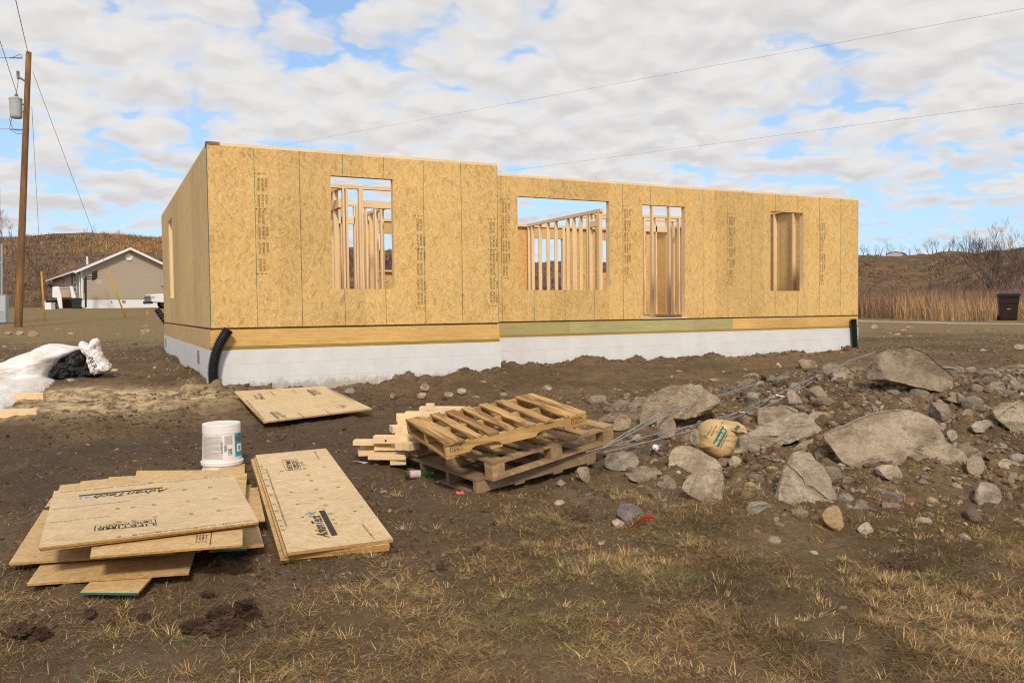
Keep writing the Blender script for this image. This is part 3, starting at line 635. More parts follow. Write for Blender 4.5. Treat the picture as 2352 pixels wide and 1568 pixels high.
g = blades('brushwood', x0[idx]+rr*np.cos(ra), y0[idx]+rr*np.sin(ra), z0[idx]-0.2, rng.uniform(0.5, 1.25, N_)*sc[idx]*np.clip(1.25-rr/sc[idx]*0.5, .35, 1.2), rng.uniform(0.012, 0.04, N_)*D[idx]/60, rng.uniform(0.1, 0.9, N_), bc[idx]*rng.uniform(0.75, 1.3, (N_, 1)), MT['straw'], 0.3)
tag(g, 'brown leafless brushwood covering the hillsides', 'brushwood', kind='stuff')

n = 3600; pxx = np.concatenate([rng.uniform(1880, 2600, 2600), rng.uniform(700, 1400, 1000)]); D = rng.uniform(84, 215, n); U0 = (pxx-1176)/FPX*D; x0, y0 = uw2xy(U0, D); m_ = 44
z0 = hill_z(pxx, D)+(0.5+D/260)*0.55*fbm(x0, y0, 0.06, 4, 91)*sstep(75, 110, D); keep = rng.uniform(size=n) < np.clip(1.1-(D-84)/150+0.8*fbm(x0, y0, .04, 2, 1071), .12, 1); x0, y0, z0, D = x0[keep], y0[keep], z0[keep], D[keep]
sc = rng.uniform(0.7, 1.5, len(x0)); idx = np.repeat(np.arange(len(x0)), m_); N_ = len(idx); rr = np.abs(rng.normal(0, 1.5, N_))*sc[idx]; ra = rng.uniform(0, 2*PI, N_)
bc = cols(len(x0), [(0.14, 0.095, 0.08), (0.19, 0.125, 0.10), (0.10, 0.068, 0.058), (0.26, 0.17, 0.12)], [3, 3, 2, 1.5], 0.15)
g = blades('shrub_belt', x0[idx]+rr*np.cos(ra), y0[idx]+rr*np.sin(ra), z0[idx]-0.2, rng.uniform(0.8, 2.1, N_)*sc[idx]*np.clip(1.2-rr/sc[idx]*0.3, .4, 1.2), rng.uniform(0.02, 0.05, N_)*D[idx]/90, rng.uniform(0.0, 0.7, N_), bc[idx]*rng.uniform(0.75, 1.3, (N_, 1)), MT['straw'], 0.3)
tag(g, 'belt of dull brown leafless shrubs between tall grass and hill', 'shrubs', kind='stuff')

# pebbles and clods
def ico(sub=1):
    bm = bmesh.new(); bmesh.ops.create_icosphere(bm, subdivisions=sub, radius=1.0); V = np.array([v.co[:] for v in bm.verts]); Fc = np.array([[v.index for v in f.verts] for f in bm.faces]); bm.free(); return V, Fc
IV, IF = ico(1); IV2, IF2 = ico(2)
def pebble_field(name, x, y, size, colr, sink=0.25, zoff=None, V0=None, F0_=None):
    V0 = IV if V0 is None else V0; F0_ = IF if F0_ is None else F0_
    n = len(x); nv = len(V0); V = np.repeat(V0[None], n, 0)*1.0
    for _ in range(5):                       # facets: cut by random planes
        nr = rng.normal(size=(n, 3)); nr /= np.linalg.norm(nr, axis=1)[:, None]; d = rng.uniform(0.45, 0.9, n)
        ex = np.maximum(0, np.einsum('nvk,nk->nv', V, nr)-d[:, None]); V -= ex[..., None]*nr[:, None]
    V *= (1+0.12*rng.normal(size=(n, nv, 1))); V *= rng.uniform(0.42, 1.3, (n, 1, 3))*np.array([1.1, 1.0, 0.65])
    a = rng.uniform(0, 2*PI, n); c, s = np.cos(a)[:, None], np.sin(a)[:, None]
    X = V[..., 0]*c-V[..., 1]*s; Y = V[..., 0]*s+V[..., 1]*c; Z = V[..., 2]+0.25*X*rng.normal(size=(n, 1))
    S = size[:, None]; P = np.stack([x[:, None]+X*S, y[:, None]+Y*S, (ground(x, y)-sink*size*0.5)[:, None]+Z*S], -1)
    Fc = (F0_[None]+(np.arange(n)*nv)[:, None, None]).reshape(-1, 3)
    return np_mesh(name, P.reshape(-1, 3), Fc, MT['pebble'], {'tint': np.repeat(colr, nv, 0)})
n = 38000; wv = rng.uniform(4.7, 11.5, n); u = rng.uniform(0.3, 8.2, n); x, y = uw2xy(u, wv)
dn = sstep(0.4, 2.2, u)*sstep(5.0, 6.2, wv)*(1-sstep(9.8, 11.5, wv)); k = (rng.uniform(size=n) < 0.03+dn) & (y < 0.4) & (u < wv*0.75); x, y = x[k], y[k]
sz = np.exp(rng.normal(-4.05, 0.60, len(x))); sz = np.clip(sz, 0.006, 0.07)
EARTH = [(0.22, 0.148, 0.088), (0.27, 0.19, 0.12), (0.40, 0.32, 0.225), (0.31, 0.265, 0.215), (0.16, 0.105, 0.06), (0.40, 0.25, 0.10), (0.23, 0.18, 0.145)]
g = pebble_field('rubble', x, y, sz, cols(len(x), EARTH, [4, 3, 1.6, 1.0, 4, 0.25, 0.8]), V0=IV, F0_=IF); tag(g, 'small stones and earth crumbs covering the rubble heap', 'rubble', kind='stuff')
n = 11000; wv = rng.uniform(3.2, 19, n); u = rng.uniform(-0.72, 0.72, n)*wv; x, y = uw2xy(u, wv); k = ~((x > -0.1) & (x < 13.3) & (y > -0.05) & (y < 9.1)); x, y, wv = x[k], y[k], wv[k]
nn = fbm(x, y, 0.8, 3, 771); k = rng.uniform(size=len(x)) < np.clip(0.35+0.5*nn+0.25*sstep(8, 12, wv), 0.03, 1); x, y, wv = x[k], y[k], wv[k]
sz = np.clip(np.exp(rng.normal(-4.5, 0.55, len(x)))*(0.7+wv/14), 0.004, 0.05)
g = pebble_field('gravel', x, y, sz, cols(len(x), [(0.17, 0.115, 0.07), (0.22, 0.155, 0.10), (0.36, 0.29, 0.21), (0.12, 0.08, 0.05)], [4, 3, 1.2, 3])); tag(g, 'pebbles and soil crumbs strewn over the trampled yard', 'gravel', kind='stuff')
n = 2600; wv = rng.uniform(13, 32, n); u = rng.uniform(0.38, 0.72, n)*wv; x, y = uw2xy(u, wv); k = ~((x > -0.1) & (x < 13.4) & (y < 9.1)); x, y, wv = x[k], y[k], wv[k]; k = fbm(x, y, .3, 3, 871) > -0.1; x, y, wv = x[k], y[k], wv[k]
g = pebble_field('field_stones', x, y, np.clip(np.exp(rng.normal(-3.7, 0.5, len(x))), .012, .11), cols(len(x), [(0.19, 0.13, 0.08), (0.25, 0.18, 0.11), (0.45, 0.37, 0.27), (0.13, 0.085, 0.05)], [4, 3, 1.6, 3])); tag(g, 'stones and clods strewn over the soil between house and gravel track', 'stones', kind='stuff')
n = 2200; wv = rng.uniform(12, 24, n); u = -rng.uniform(0.25, 0.66, n)*wv; x, y = uw2xy(u, wv); k = ~((x > -0.3) & (y > -0.1)) & (fbm(x, y, .35, 3, 971) > -.1); x, y, wv = x[k], y[k], wv[k]
g = pebble_field('field_stones', x, y, np.clip(np.exp(rng.normal(-3.8, 0.5, len(x))), .012, .10), cols(len(x), [(0.19, 0.13, 0.08), (0.25, 0.18, 0.11), (0.45, 0.37, 0.27), (0.13, 0.085, 0.05)], [4, 3, 1.8, 3])); tag(g, 'stones and clods strewn over the soil left of the house', 'stones', kind='stuff')
n = 12000; wv = rng.uniform(4.2, 11, n); u = rng.uniform(-0.66, 0.12, n)*wv; x, y = uw2xy(u, wv); k = (fbm(x, y, 1.6, 3, 1371) > -0.15) & (y < -0.3); x, y, wv = x[k], y[k], wv[k]
g = pebble_field('mud_crumbs', x, y, np.clip(np.exp(rng.normal(-4.5, 0.55, len(x)))*(0.6+wv/12), .004, .04), cols(len(x), [(0.085, 0.055, 0.034), (0.12, 0.08, 0.05), (0.16, 0.11, 0.07), (0.06, 0.038, 0.024), (0.30, 0.23, 0.16)], [3, 3, 2, 2, .25])); tag(g, 'crumbs of dark mud over the trampled soil on the left', 'mud', kind='stuff')
# crumbs of earth banked against the foundation
n = 1500; t = rng.uniform(-2.2, 14, n); x = np.where(t < 0, -0.14-np.abs(rng.normal(0, 0.12, n)), t*13.2/14); y = np.where(t < 0, -t*4.1, np.where(x < 4.28, -0.1, 0.70)-np.abs(rng.normal(0, 0.14, n)))
g = pebble_field('soil_crumbs', x, y, np.clip(np.exp(rng.normal(-3.9, 0.5, n)), 0.008, 0.07), cols(n, [(0.19, 0.13, 0.083), (0.25, 0.18, 0.12), (0.15, 0.10, 0.06), (0.33, 0.27, 0.2)], [4, 3, 3, 0.7]), 0.1); tag(g, 'crumbs of earth banked up along the white block foundation', 'soil', kind='stuff')
# ------------------------------------------------------------------ the unfinished house
HW = 2.43; TOP = 2.475; L1 = 4.276; SB = 0.814; X2 = 13.187; DL = 9.03; DR = 8.0
house = thing('unfinished_house', 'single storey house shell of strand board sheathing on a white block foundation, without roof', 'house', (0, 0, -1.0))
WT = 0.011
def wall_sheet(name, mt, p0, ex, length, z0, z1, holes, t=WT, nrm=(0, -1, 0)):
    """board skin between p0 and p0+ex*length with rectangular holes (a0,a1,z0,z1); outer face on p0, thickness against nrm"""
    A = sorted({0.0, length, *[h[0] for h in holes], *[h[1] for h in holes]}); Z = sorted({z0, z1, *[h[2] for h in holes], *[h[3] for h in holes]})
    ex = np.array(ex, float); nr = np.array(nrm, float); p0 = np.array(p0, float); mb = MB()
    def solid(i, j):
        if i < 0 or j < 0 or i >= len(A)-1 or j >= len(Z)-1: return False
        a = (A[i]+A[i+1])/2; z = (Z[j]+Z[j+1])/2
        return not any(h[0] < a < h[1] and h[2] < z < h[3] for h in holes)
    def P(a, z, d): q = p0+ex*a-nr*d; return (q[0], q[1], z)
    for i in range(len(A)-1):
        for j in range(len(Z)-1):
            if not solid(i, j): continue
            a0, a1, b0, b1 = A[i], A[i+1], Z[j], Z[j+1]
            mb.add([P(a0, b0, 0), P(a1, b0, 0), P(a1, b1, 0), P(a0, b1, 0)], [(0, 1, 2, 3)])
            mb.add([P(a0, b0, t), P(a1, b0, t), P(a1, b1, t), P(a0, b1, t)], [(3, 2, 1, 0)])
            for (di, dj, q) in ((-1, 0, (a0, b0, a0, b1)), (1, 0, (a1, b0, a1, b1)), (0, -1, (a0, b0, a1, b0)), (0, 1, (a0, b1, a1, b1))):
                if not solid(i+di, j+dj):
                    mb.add([P(q[0], q[1], 0), P(q[2], q[3], 0), P(q[2], q[3], t), P(q[0], q[1], t)], [(0, 1, 2, 3)])
    o = mb.build(name, mt, house, fix=False)
    return o
W1 = (1.655, 2.575, 0.523, 2.127); W2 = (5.037, 6.88, 0.528, 2.11); DO = (7.60, 8.565, -0.001, 2.088); W3 = (10.705, 11.595, 0.512, 2.097); WL = (6.0, 7.0, 0.51, 2.1)
s_front = wall_sheet('wall_sheathing', MT['osb_front'], (0, 0, 0), (1, 0, 0), L1, 0.0, HW, [W1])
s_main = wall_sheet('wall_sheathing', MT['osb_main'], (L1, SB, 0), (1, 0, 0), X2-L1, 0.0, HW, [tuple([q[0]-L1, q[1]-L1, q[2], q[3]]) for q in (W2, DO, W3)])
s_left = wall_sheet('wall_sheathing', MT['osb_side'], (0, WT+0.001, 0), (0, 1, 0), DL-WT, 0.0, HW, [WL], nrm=(-1, 0, 0))
s_jog = wall_sheet('wall_sheathing', MT['osb_side'], (L1, WT+0.001, 0), (0, 1, 0), SB-WT-0.002, 0.0, HW, [], nrm=(1, 0, 0))
s_right = wall_sheet('wall_sheathing', MT['osb_side'], (X2, SB+WT+0.001, 0), (0, 1, 0), DR-SB-WT, 0.0, HW, [], nrm=(1, 0, 0))
RA = (4.78, 5.72, 1.2, 2.1); RB = (9.05, 10.02, 0.35, 2.1); RC = (11.2, 11.9, 1.2, 2.1)
s_back = wall_sheet('wall_sheathing', MT['osb_main'], (L1, DR, 0), (1, 0, 0), X2-L1, 0.0, HW, [tuple([q[0]-L1, q[1]-L1, q[2], q[3]]) for q in (RA, RB, RC)], nrm=(0, 1, 0))
s_back2 = wall_sheet('wall_sheathing', MT['osb_front'], (0, DL, 0), (1, 0, 0), L1, 0.0, HW, [(1.6, 2.5, 0.6, 2.1)], nrm=(0, 1, 0))
# green factory edge at the corner
e = MB(); e.box(-0.003, 0.006, -0.004, -0.0005, 0.0, HW); e.build('panel_edge', MT['green_edge'], house)
# foundation, sill plate, rim boards, subfloor
FT = -0.302; FB = -1.25; m = MB()
m.box(-0.012, L1+0.018, -0.012, 0.19, FB, FT); m.build('foundation_wall', MT['found_x'], house)
m = MB(); m.box(L1+0.019, X2+0.0, SB-0.010, SB+0.19, FB, FT+0.03); m.build('foundation_wall', MT['found_x'], house)
m = MB(); m.box(-0.011, 0.19, 0.191, DL, FB, FT-0.001); lf = m.build('foundation_wall', MT['found_y'], house)
m = MB(); m.box(X2-0.2, X2-0.001, SB+0.191, DR, FB, FT+0.029); m.box(0.191, X2-0.2, DR-0.2, DR-0.001, FB, FT); m.build('foundation_wall', MT['found_y'], house)
for yy in (1.55, 8.5):
    m = MB(); m.box(-0.0135, -0.0112, yy-0.13, yy+0.13, FT-0.26, FT-0.06); m.cur = 1
    for k in range(5): m.box(-0.021, -0.0138, yy-0.12, yy+0.12, FT-0.25+k*0.036, FT-0.238+k*0.036)
    m.build('foundation_vent', [MT['dark_wire'], MT['grey_metal']], lf)
def board(name, x0, x1, y0, y1, z0, z1, mt, parent=None): return MB().box(x0, x1, y0, y1, z0, z1).build(name, mt, parent or house, bevel=0.002)
board('sill_plate', -0.008, L1+0.004, -0.008, 0.13, FT+0.001, -0.262, MT['sill'])
board('sill_plate', L1+0.006, X2, SB-0.004, SB+0.13, FT+0.032, -0.234, MT['sill'])
board('sill_plate', -0.008, 0.13, 0.131, DL, FT+0.001, -0.262, MT['rim_y'])
board('rim_board', -0.001, L1-0.002, -0.003, 0.035, -0.259, -0.030, MT['rim'])
board('rim_board', -0.003, 0.035, 0.036, 3.7, -0.259, -0.030, MT['rim_y']); board('rim_board', -0.003, 0.035, 3.703, DL, -0.259, -0.030, MT['rim_y'])
board('rim_board', L1-0.002, L1+0.03, 0.036, SB, -0.259, -0.030, MT['rim_y'])
board('rim_board', L1+0.032, 6.02, SB-0.001, SB+0.035, -0.232, -0.030, MT['rim_olive'])
board('rim_board', 6.023, 9.72, SB-0.001, SB+0.035, -0.232, -0.030, MT['rim_green'])
board('rim_board', 9.723, X2-0.002, SB-0.001, SB+0.035, -0.232, -0.030, MT['rim'])
m = MB(); m.box(0.02, L1-0.02, 0.02, DL-0.01, -0.027, -0.004); m.box(L1-0.02, X2-0.02, SB+0.02, DR-0.01, -0.027, -0.004); m.build('subfloor', MT['subfloor_edge'], house)
# framing: 2x4 plates and studs
S = 0.038; Dp = 0.089
def stud(x, y, along, z0=0.038, z1=HW-0.036, mt='pine_z', nm='stud'):
    m = MB()
    if along == 'x': m.box(x-S/2, x+S/2, y, y+Dp, z0, z1)
    else: m.box(x, x+Dp, y-S/2, y+S/2, z0, z1)
    return m.build(nm, MT[mt], house, bevel=0.003)
def plate(a0, a1, c, along, z0, z1, nm='top_plate'):
    m = MB()
    if along == 'x': m.box(a0, a1, c, c+Dp, z0, z1)
    else: m.box(c, c+Dp, a0, a1, z0, z1)
    return m.build(nm, MT['pine_x' if along == 'x' else 'pine_y'], house, bevel=0.003)
yf = WT+0.001; yb = SB+WT+0.001
for (a0, a1, c, al) in ((0.0, L1, yf, 'x'), (L1+0.002, X2, yb, 'x'), (yf+Dp+0.001, DL, yf, 'y'), (yb+Dp+0.001, DR-Dp-.02, X2-Dp-WT-.002, 'y'), (L1+.01, X2, DR-Dp-WT-.002, 'x'), (0.11, L1, DL-Dp-WT-.002, 'x')):
    plate(a0, a1, c, al, HW-0.036, HW+0.001); plate(a0, a1, c-0.001, al, HW+0.002, TOP); plate(a0+.001, a1-.001, c, al, -0.002, 0.036, 'bottom_plate') if not (c == yb) else None
plate(L1+.01, DO[0], yb, 'x', -.002, .036, 'bottom_plate'); plate(DO[1], X2, yb, 'x', -.002, .036, 'bottom_plate')
m = MB(); m.box(-0.003, 0.17, -0.003, 0.10, HW+0.003, TOP+0.0015); m.build('plate_end', MT['pallet_frame'], house)
# framing round the front openings
for (q, c, sl) in ((W1, yf, 1), (W2, yb, 1), (DO, yb, 0), (W3, yb, 1)):
    for sx in (q[0]-S/2, q[1]+S/2): stud(sx, c, 'x')
    board('header', q[0], q[1], c, c+Dp, q[3], q[3]+0.2, MT['header'])
    if sl: board('rough_sill', q[0], q[1], c, c+Dp, q[2]-S, q[2]-0.001, MT['pine_x'])
m = MB(); m.box(DO[0]-.02, DO[1]+.03, SB-0.012, yb+Dp, -0.003, 0.018); m.build('door_sill', MT['pine_x'], house)
# left wall opening
stud(yf, WL[0]-S/2, 'y'); stud(yf, WL[1]+S/2, 'y')
# partition A behind the first window: y 2.9
plate(2.0, 4.15, 2.9, 'x', HW-0.036, HW); plate(2.0, 4.15, 2.9, 'x', HW+.002, TOP-.005)
for x in (2.62, 2.68, 2.92, 2.961, 4.05, 4.1): stud(x, 2.9, 'x')
board('header', 2.982, 4.03, 2.9, 2.989, 2.065, 2.20, MT['pine_x'])
# partition B: x 2.56 running back
plate(2.99, 5.5, 2.55, 'y', HW-0.036, HW+.03); board('header', 2.551, 2.639, 3.0, 4.3, 2.06, 2.22, MT['pine_y'])
for y in (3.35, 3.75, 4.0, 4.32, 4.36, 4.76, 5.16): stud(2.55, y, 'y')
# partition C: y 5.3
plate(2.2, 4.2, 5.3, 'x', HW-0.036, HW+.03); board('header', 2.66, 3.5, 5.3, 5.389, 2.02, 2.17, MT['pine_x'])
for x in (2.60, 2.78, 2.96, 3.10, 3.22, 3.34, 3.50, 3.55, 3.75, 3.95, 4.08): stud(x, 5.3, 'x')
plate(5.39, 8.9, 4.2, 'y', HW-.036, HW+.03)
for y in (5.8, 6.2, 6.6, 7.0, 7.4): stud(4.2, y, 'y')
# partition D: x 8.92 running back to the rear wall
plate(4.3, 7.9, 8.92, 'y', HW-0.036, HW); plate(4.3, 7.9, 8.921, 'y', HW+.002, TOP-.005)
for y in (6.82, 6.41, 5.82, 5.54, 5.22, 4.88, 4.78, 4.40, 4.36, 7.25, 7.65, 7.85): stud(8.92, y, 'y')
board('header', 8.925, 9.005, 4.42, 4.76, 2.08, 2.22, MT['pine_y'])
# partition E: y 4.87
plate(9.01, 12.4, 4.85, 'x', HW-0.036, HW+.03)
for x in (9.2, 9.6, 10.3, 10.34, 10.55, 10.9, 11.25, 11.29, 11.6, 12.0): stud(x, 4.85, 'x')
board('header', 10.57, 11.23, 4.85, 4.939, 2.05, 2.2, MT['pine_x'])
plate(9.01, 12.4, 5.45, 'x', HW-0.036, HW+.03)
for x in (9.9, 10.9, 11.0, 11.9, 12.3): stud(x, 5.45, 'x')
# partition F close behind the door opening: y 2.8
px_f = [float(ony(p, 600, 2.8)[0]) for p in (1500.0, 1539.0)]
plate(8.6, 11.2, 2.8, 'x', HW-0.036, HW+.03); plate(8.6, 11.2, 2.8, 'x', -0.003, 0.036, 'bottom_plate')
for x in px_f+[10.6, 11.15]: stud(x, 2.8, 'x')
# right wall and rear wall studs seen from inside
for y in (2.59, 3.18, 3.6, 4.0, 4.4): stud(X2-Dp-WT-.002, y, 'y')
for x in (4.72, 4.76, 5.74, 5.78, 6.2, 6.6, 7.0, 7.4, 7.8, 8.2, 8.6, 9.03, 10.04, 10.08, 10.45, 10.85, 11.18): stud(x, DR-Dp-WT-.002, 'x')
board('header', 4.74, 5.76, DR-Dp-WT-.002, DR-WT-.002, 2.1, 2.36, MT['header']); board('header', 9.05, 10.02, DR-Dp-WT-.002, DR-WT-.002, 2.1, 2.36, MT['header'])
board('rough_sill', 4.78, 5.72, DR-Dp-WT-.002, DR-WT-.002, 1.16, 1.2, MT['pine_x'])
# printed stamps on the sheathing
LINES = (('SIZED FOR SPACING', 'RATED SHEATHING', 'THIS SIDE OUT'), ('24/16 EXPOSURE 1', 'PS 2-10 23/32', 'HUD-UM-40'), ('STRENGTH AXIS', '7/16 CATEGORY', ''), ('O2 SHEATHING SPAN', 'PRP-108 MILL 438', 'CONSTRUCTION'), ('APA', 'PERFORMANCE', 'ENGINEERED WOOD'), ('NORBORD', 'APA APA', ''))
def stamp(parent, x0, yface, ztop, zbot, up):
    """column of small rotated print beside a joint line; up=True reads upwards"""
    m = MB(); n = len(LINES); hgt = (ztop-zbot)/n; ys = yface-0.0015
    for i, tr in enumerate(LINES):
        for j, tx in enumerate(tr):
            if not tx: continue
            zz = ztop-(i if not up else n-1-i)*hgt; ln = hgt*(0.80 if j < 2 else 0.6); ww = 0.034 if i < 5 else 0.040
            xx = x0+(0.052*j)
            if not up: text_on(m, tx, (xx, ys, zz-0.03), (0, 0, -ln), (ww, 0, 0))
            else: text_on(m, tx, (xx+ww, ys, zz-hgt+0.03), (0, 0, ln), (-ww, 0, 0))
    for zz in (ztop+0.02, (ztop+zbot)/2+0.2, zbot-0.03):
        for j in range(3): m.add([(x0-0.03+j*0.055, ys, zz), (x0-0.005+j*0.055, ys, zz), (x0-0.005+j*0.055, ys, zz+0.016), (x0-0.03+j*0.055, ys, zz+0.016)], [(0, 1, 2, 3)])
    m.add([(x0+0.02, ys, (ztop+zbot)/2+0.12), (x0+0.026, ys, (ztop+zbot)/2+0.12), (x0+0.026, ys, (ztop+zbot)/2+0.28), (x0+0.02, ys, (ztop+zbot)/2+0.28)], [(0, 1, 2, 3)])
    m.build('printed_stamp', MT['ink_stamp'], parent, fix=False)
MT['ink_stamp'] = simple('ink_stamp', (0.27, 0.165, 0.065), 0.8, 0.7, 25)
stamp(s_front, 0.645, 0.0, 2.06, 0.75, False); stamp(s_front, 2.93, 0.0, 1.58, 0.26, True); stamp(s_front, 4.13, 0.0, 1.58, 0.28, True)
stamp(s_main, 4.75, SB, 2.02, 0.75, False); stamp(s_main, 7.20, SB, 2.02, 0.78, False)
stamp(s_main, 9.645, SB, 1.98, 0.75, False); stamp(s_main, 12.07, SB, 1.95, 0.68, False)
# nail heads in the rim boards
m = MB()
for k in range(22):
    for zz in (-0.07, -0.22):
        x = 0.15+k*0.19+0.03*math.sin(k*7); m.add([(x-.004, -0.0045, zz-.004), (x+.004, -0.0045, zz-.004), (x+.004, -0.0045, zz+.004), (x-.004, -0.0045, zz+.004)], [(0, 1, 2, 3)])
m.build('nail_heads', MT['dark_wire'], house, fix=False)
# ------------------------------------------------------------------ rocks
def resample(poly, n):
    P = np.array(poly, float); Q = np.roll(P, -1, 0); L = np.linalg.norm(Q-P, axis=1); cum = np.concatenate([[0], np.cumsum(L)]); out = []
    for s in np.linspace(0, cum[-1], n, endpoint=False):
        i = min(np.searchsorted(cum, s, 'right')-1, len(P)-1); out.append(P[i]+(Q[i]-P[i])*(s-cum[i])/max(L[i], 1e-6))
    out = np.array(out)
    return (out*2+np.roll(out, 1, 0)+np.roll(out, -1, 0))/4
def inflate_mesh(poly, D, T, n=44, rings=22, seed=0, facets=7, amp=0.016, fine=0.010, power=0.50, nscale=1.0, tilt=0.0):
    """solid with the given outline (picture units at distance D), thickness T metres"""
    rs = random.Random(seed); P = resample(poly, n); c = P.mean(0); k = D/FPX
    X = (P[:, 0]-c[0])*k; Y = -(P[:, 1]-c[1])*k; size = (np.ptp(X)+np.ptp(Y))/2
    V = []
    for j in range(rings+1):
        ph = PI*j/rings; s = math.sin(ph)**power; d = -math.cos(ph); d = math.copysign(abs(d)**0.9, d)
        if j in (0, rings): V.append([[0, 0, d*T/2]]); continue
        V.append(np.c_[X*s, Y*s, np.full(n, d*T/2)+tilt*Y*s])
    V = np.array([p for rg in V for p in rg], float)
    hx, hy = np.ptp(X)/2, np.ptp(Y)/2
    for _ in range(facets):                       # broken faces of the stone
        a0 = rs.uniform(-0.75, 0.75)*hx; b0 = rs.uniform(-0.7, 0.8)*hy
        sx, sy = rs.uniform(-1, 1)*T/max(hx, 1e-6)*0.62, rs.uniform(-0.35, 1)*T/max(hy, 1e-6)*0.55
        pl = -T/2*rs.uniform(0.66, 0.93)+sx*(V[:, 0]-a0)+sy*(V[:, 1]-b0); pl = np.minimum(pl, 0.06*T)
        V[:, 2] = np.where(V[:, 2] < 0, np.maximum(V[:, 2], pl), V[:, 2])
    W = CAMP[None]+_f[None]*(D+V[:, 2:3]*1.0)+_R[None]*((c[0]-1176)/FPX*D+V[:, 0:1])-_U[None]*((c[1]-784)/FPX*D-V[:, 1:2])
    F_ = []
    for i in range(n): F_.append((0, 1+(i+1) % n, 1+i))
    for j in range(rings-2):
        for i in range(n): F_.append((1+j*n+i, 1+j*n+(i+1) % n, 1+(j+1)*n+(i+1) % n, 1+(j+1)*n+i))
    last = len(V)-1; b = 1+(rings-2)*n
    for i in range(n): F_.append((b+i, b+(i+1) % n, last))
    cen = W.mean(0); out = []
    for v in W:
        p = Vector(v); q = p*(2.2/max(size, .05))*nscale+Vector((seed*3.1, seed*1.7, 0)); dr = Vector(v-cen).normalized()
        a = mnoise.fractal(q, 1.0, 2.0, 3); r = mnoise.noise(Vector((q.x*0.8, q.y*0.8, q.z*3.5))+Vector((9, 4, seed)))
        f_ = mnoise.fractal(q*5, 0.9, 2.1, 4); st_ = mnoise.noise(Vector((q.x*1.3+q.z*1.1, q.y*1.3, q.z*3.2+seed)))*3.0; st_ = (math.floor(st_)+min(1.0, (st_-math.floor(st_))*4))/3.0; a = a+1.1*st_
        out.append(v+np.array(dr)*(size*(amp*a+amp*0.5*r)+size*fine*f_))
    return np.array(out), F_
def rock(name, label, poly, mt, thick=0.7, lift=0.0, D=None, cat='rock', group='rocks of the rubble heap', sink=0.03, off=(0, 0), sc=1.0, **kw):
    poly = [((off[0]+x*sc), (off[1]+y*sc)) for x, y in poly]; a = np.array(poly); bot = a[:, 1].max()-4; cx = a[a[:, 1] > a[:, 1].max()-0.35*np.ptp(a[:, 1])][:, 0].mean()
    if D is None: D = depth_of(hit(cx, bot+2))
    w_ = np.ptp(a[:, 0])*D/FPX; h_ = np.ptp(a[:, 1])*D/FPX; T = thick*min(w_, h_*1.7)
    D2 = D+T*0.24-lift
    seed = abs(hash_s(name+label)) % 997
    big = np.ptp(a[:, 0]) > 45; huge = np.ptp(a[:, 0]) > 110
    V, F_ = inflate_mesh([tuple(p) for p in a], D2, T, n=(110 if huge else 60 if big else 28), rings=(50 if huge else 30 if big else 14), seed=seed, **kw)
    me = bpy.data.meshes.new(name); base = V.mean(0)*1.0; base[2] = V[:, 2].min(); me.from_pydata((V-base).tolist(), [], F_); me.materials.append(MT[mt])
    o = bpy.data.objects.new(name, me); COL.objects.link(o); o.location = base
    tag(o, label, cat, group); return o
def hash_s(s):
    h = 7
    for ch in s: h = (h*31+ord(ch)) & 0xffffff
    return h
O7 = dict(off=(1722.7, 746.5), sc=0.3296); O6 = dict(off=(1263.3, 746.5), sc=0.3296)
R = rock
R('boulder', 'largest smooth grey boulder in the middle of the rubble heap', [(525, 770), (600, 735), (680, 710), (780, 660), (870, 622), (980, 606), (1100, 600), (1170, 612), (1230, 640), (1290, 700), (1340, 790), (1400, 830), (1460, 880), (1520, 930), (1530, 990), (1500, 1025), (1420, 1030), (1300, 1010), (1200, 1000), (1080, 1005), (960, 985), (880, 975), (780, 990), (700, 995), (640, 950), (590, 880), (550, 830)], 'rock_tan', 0.55, amp=0.025, facets=5, **O7)
R('boulder', 'big boulder capped with crusted mud at the top of the rubble heap', [(815, 380), (850, 300), (870, 240), (930, 195), (1000, 165), (1060, 156), (1110, 158), (1180, 175), (1230, 190), (1270, 225), (1300, 260), (1360, 310), (1420, 350), (1428, 400), (1410, 450), (1390, 470), (1290, 462), (1180, 450), (1080, 425), (1000, 408), (900, 395)], 'rock_muddy', 0.7, amp=0.02, fine=0.02, facets=3, lift=0.1, **O7)
R('boulder', 'upright triangular boulder with a grey peak in front of the largest boulder', [(190, 1240), (192, 1160), (205, 1110), (225, 1060), (240, 1010), (270, 960), (300, 910), (340, 880), (375, 876), (430, 890), (450, 930), (490, 970), (520, 1005), (550, 1050), (572, 1095), (595, 1150), (610, 1210), (590, 1255), (500, 1280), (400, 1300), (300, 1290), (230, 1275)], 'rock_grey', 0.6, amp=0.03, **O7)
R('boulder', 'long rough concrete grey slab leaning beside the brown bag', [(1272, 885), (1285, 830), (1310, 790), (1400, 745), (1500, 700), (1600, 660), (1690, 625), (1760, 620), (1800, 655), (1850, 690), (1895, 720), (1912, 755), (1895, 790), (1800, 797), (1700, 800), (1640, 825), (1560, 850), (1480, 880), (1400, 905), (1320, 912)], 'rock_grey', 0.45, amp=0.03, fine=0.016, facets=5, **O6)
R('boulder', 'square shouldered tan block behind the concrete grey slab', [(60, 600), (90, 575), (180, 566), (280, 570), (325, 585), (340, 605), (300, 640), (180, 690), (100, 705), (62, 690)], 'rock_tan', 0.7, amp=0.02, **O7)
R('rock', 'tan wedge shaped rock just right of the concrete grey slab top', [(390, 640), (450, 602), (550, 610), (575, 660), (540, 690), (470, 695), (410, 680)], 'rock_tan', 0.7, **O7)
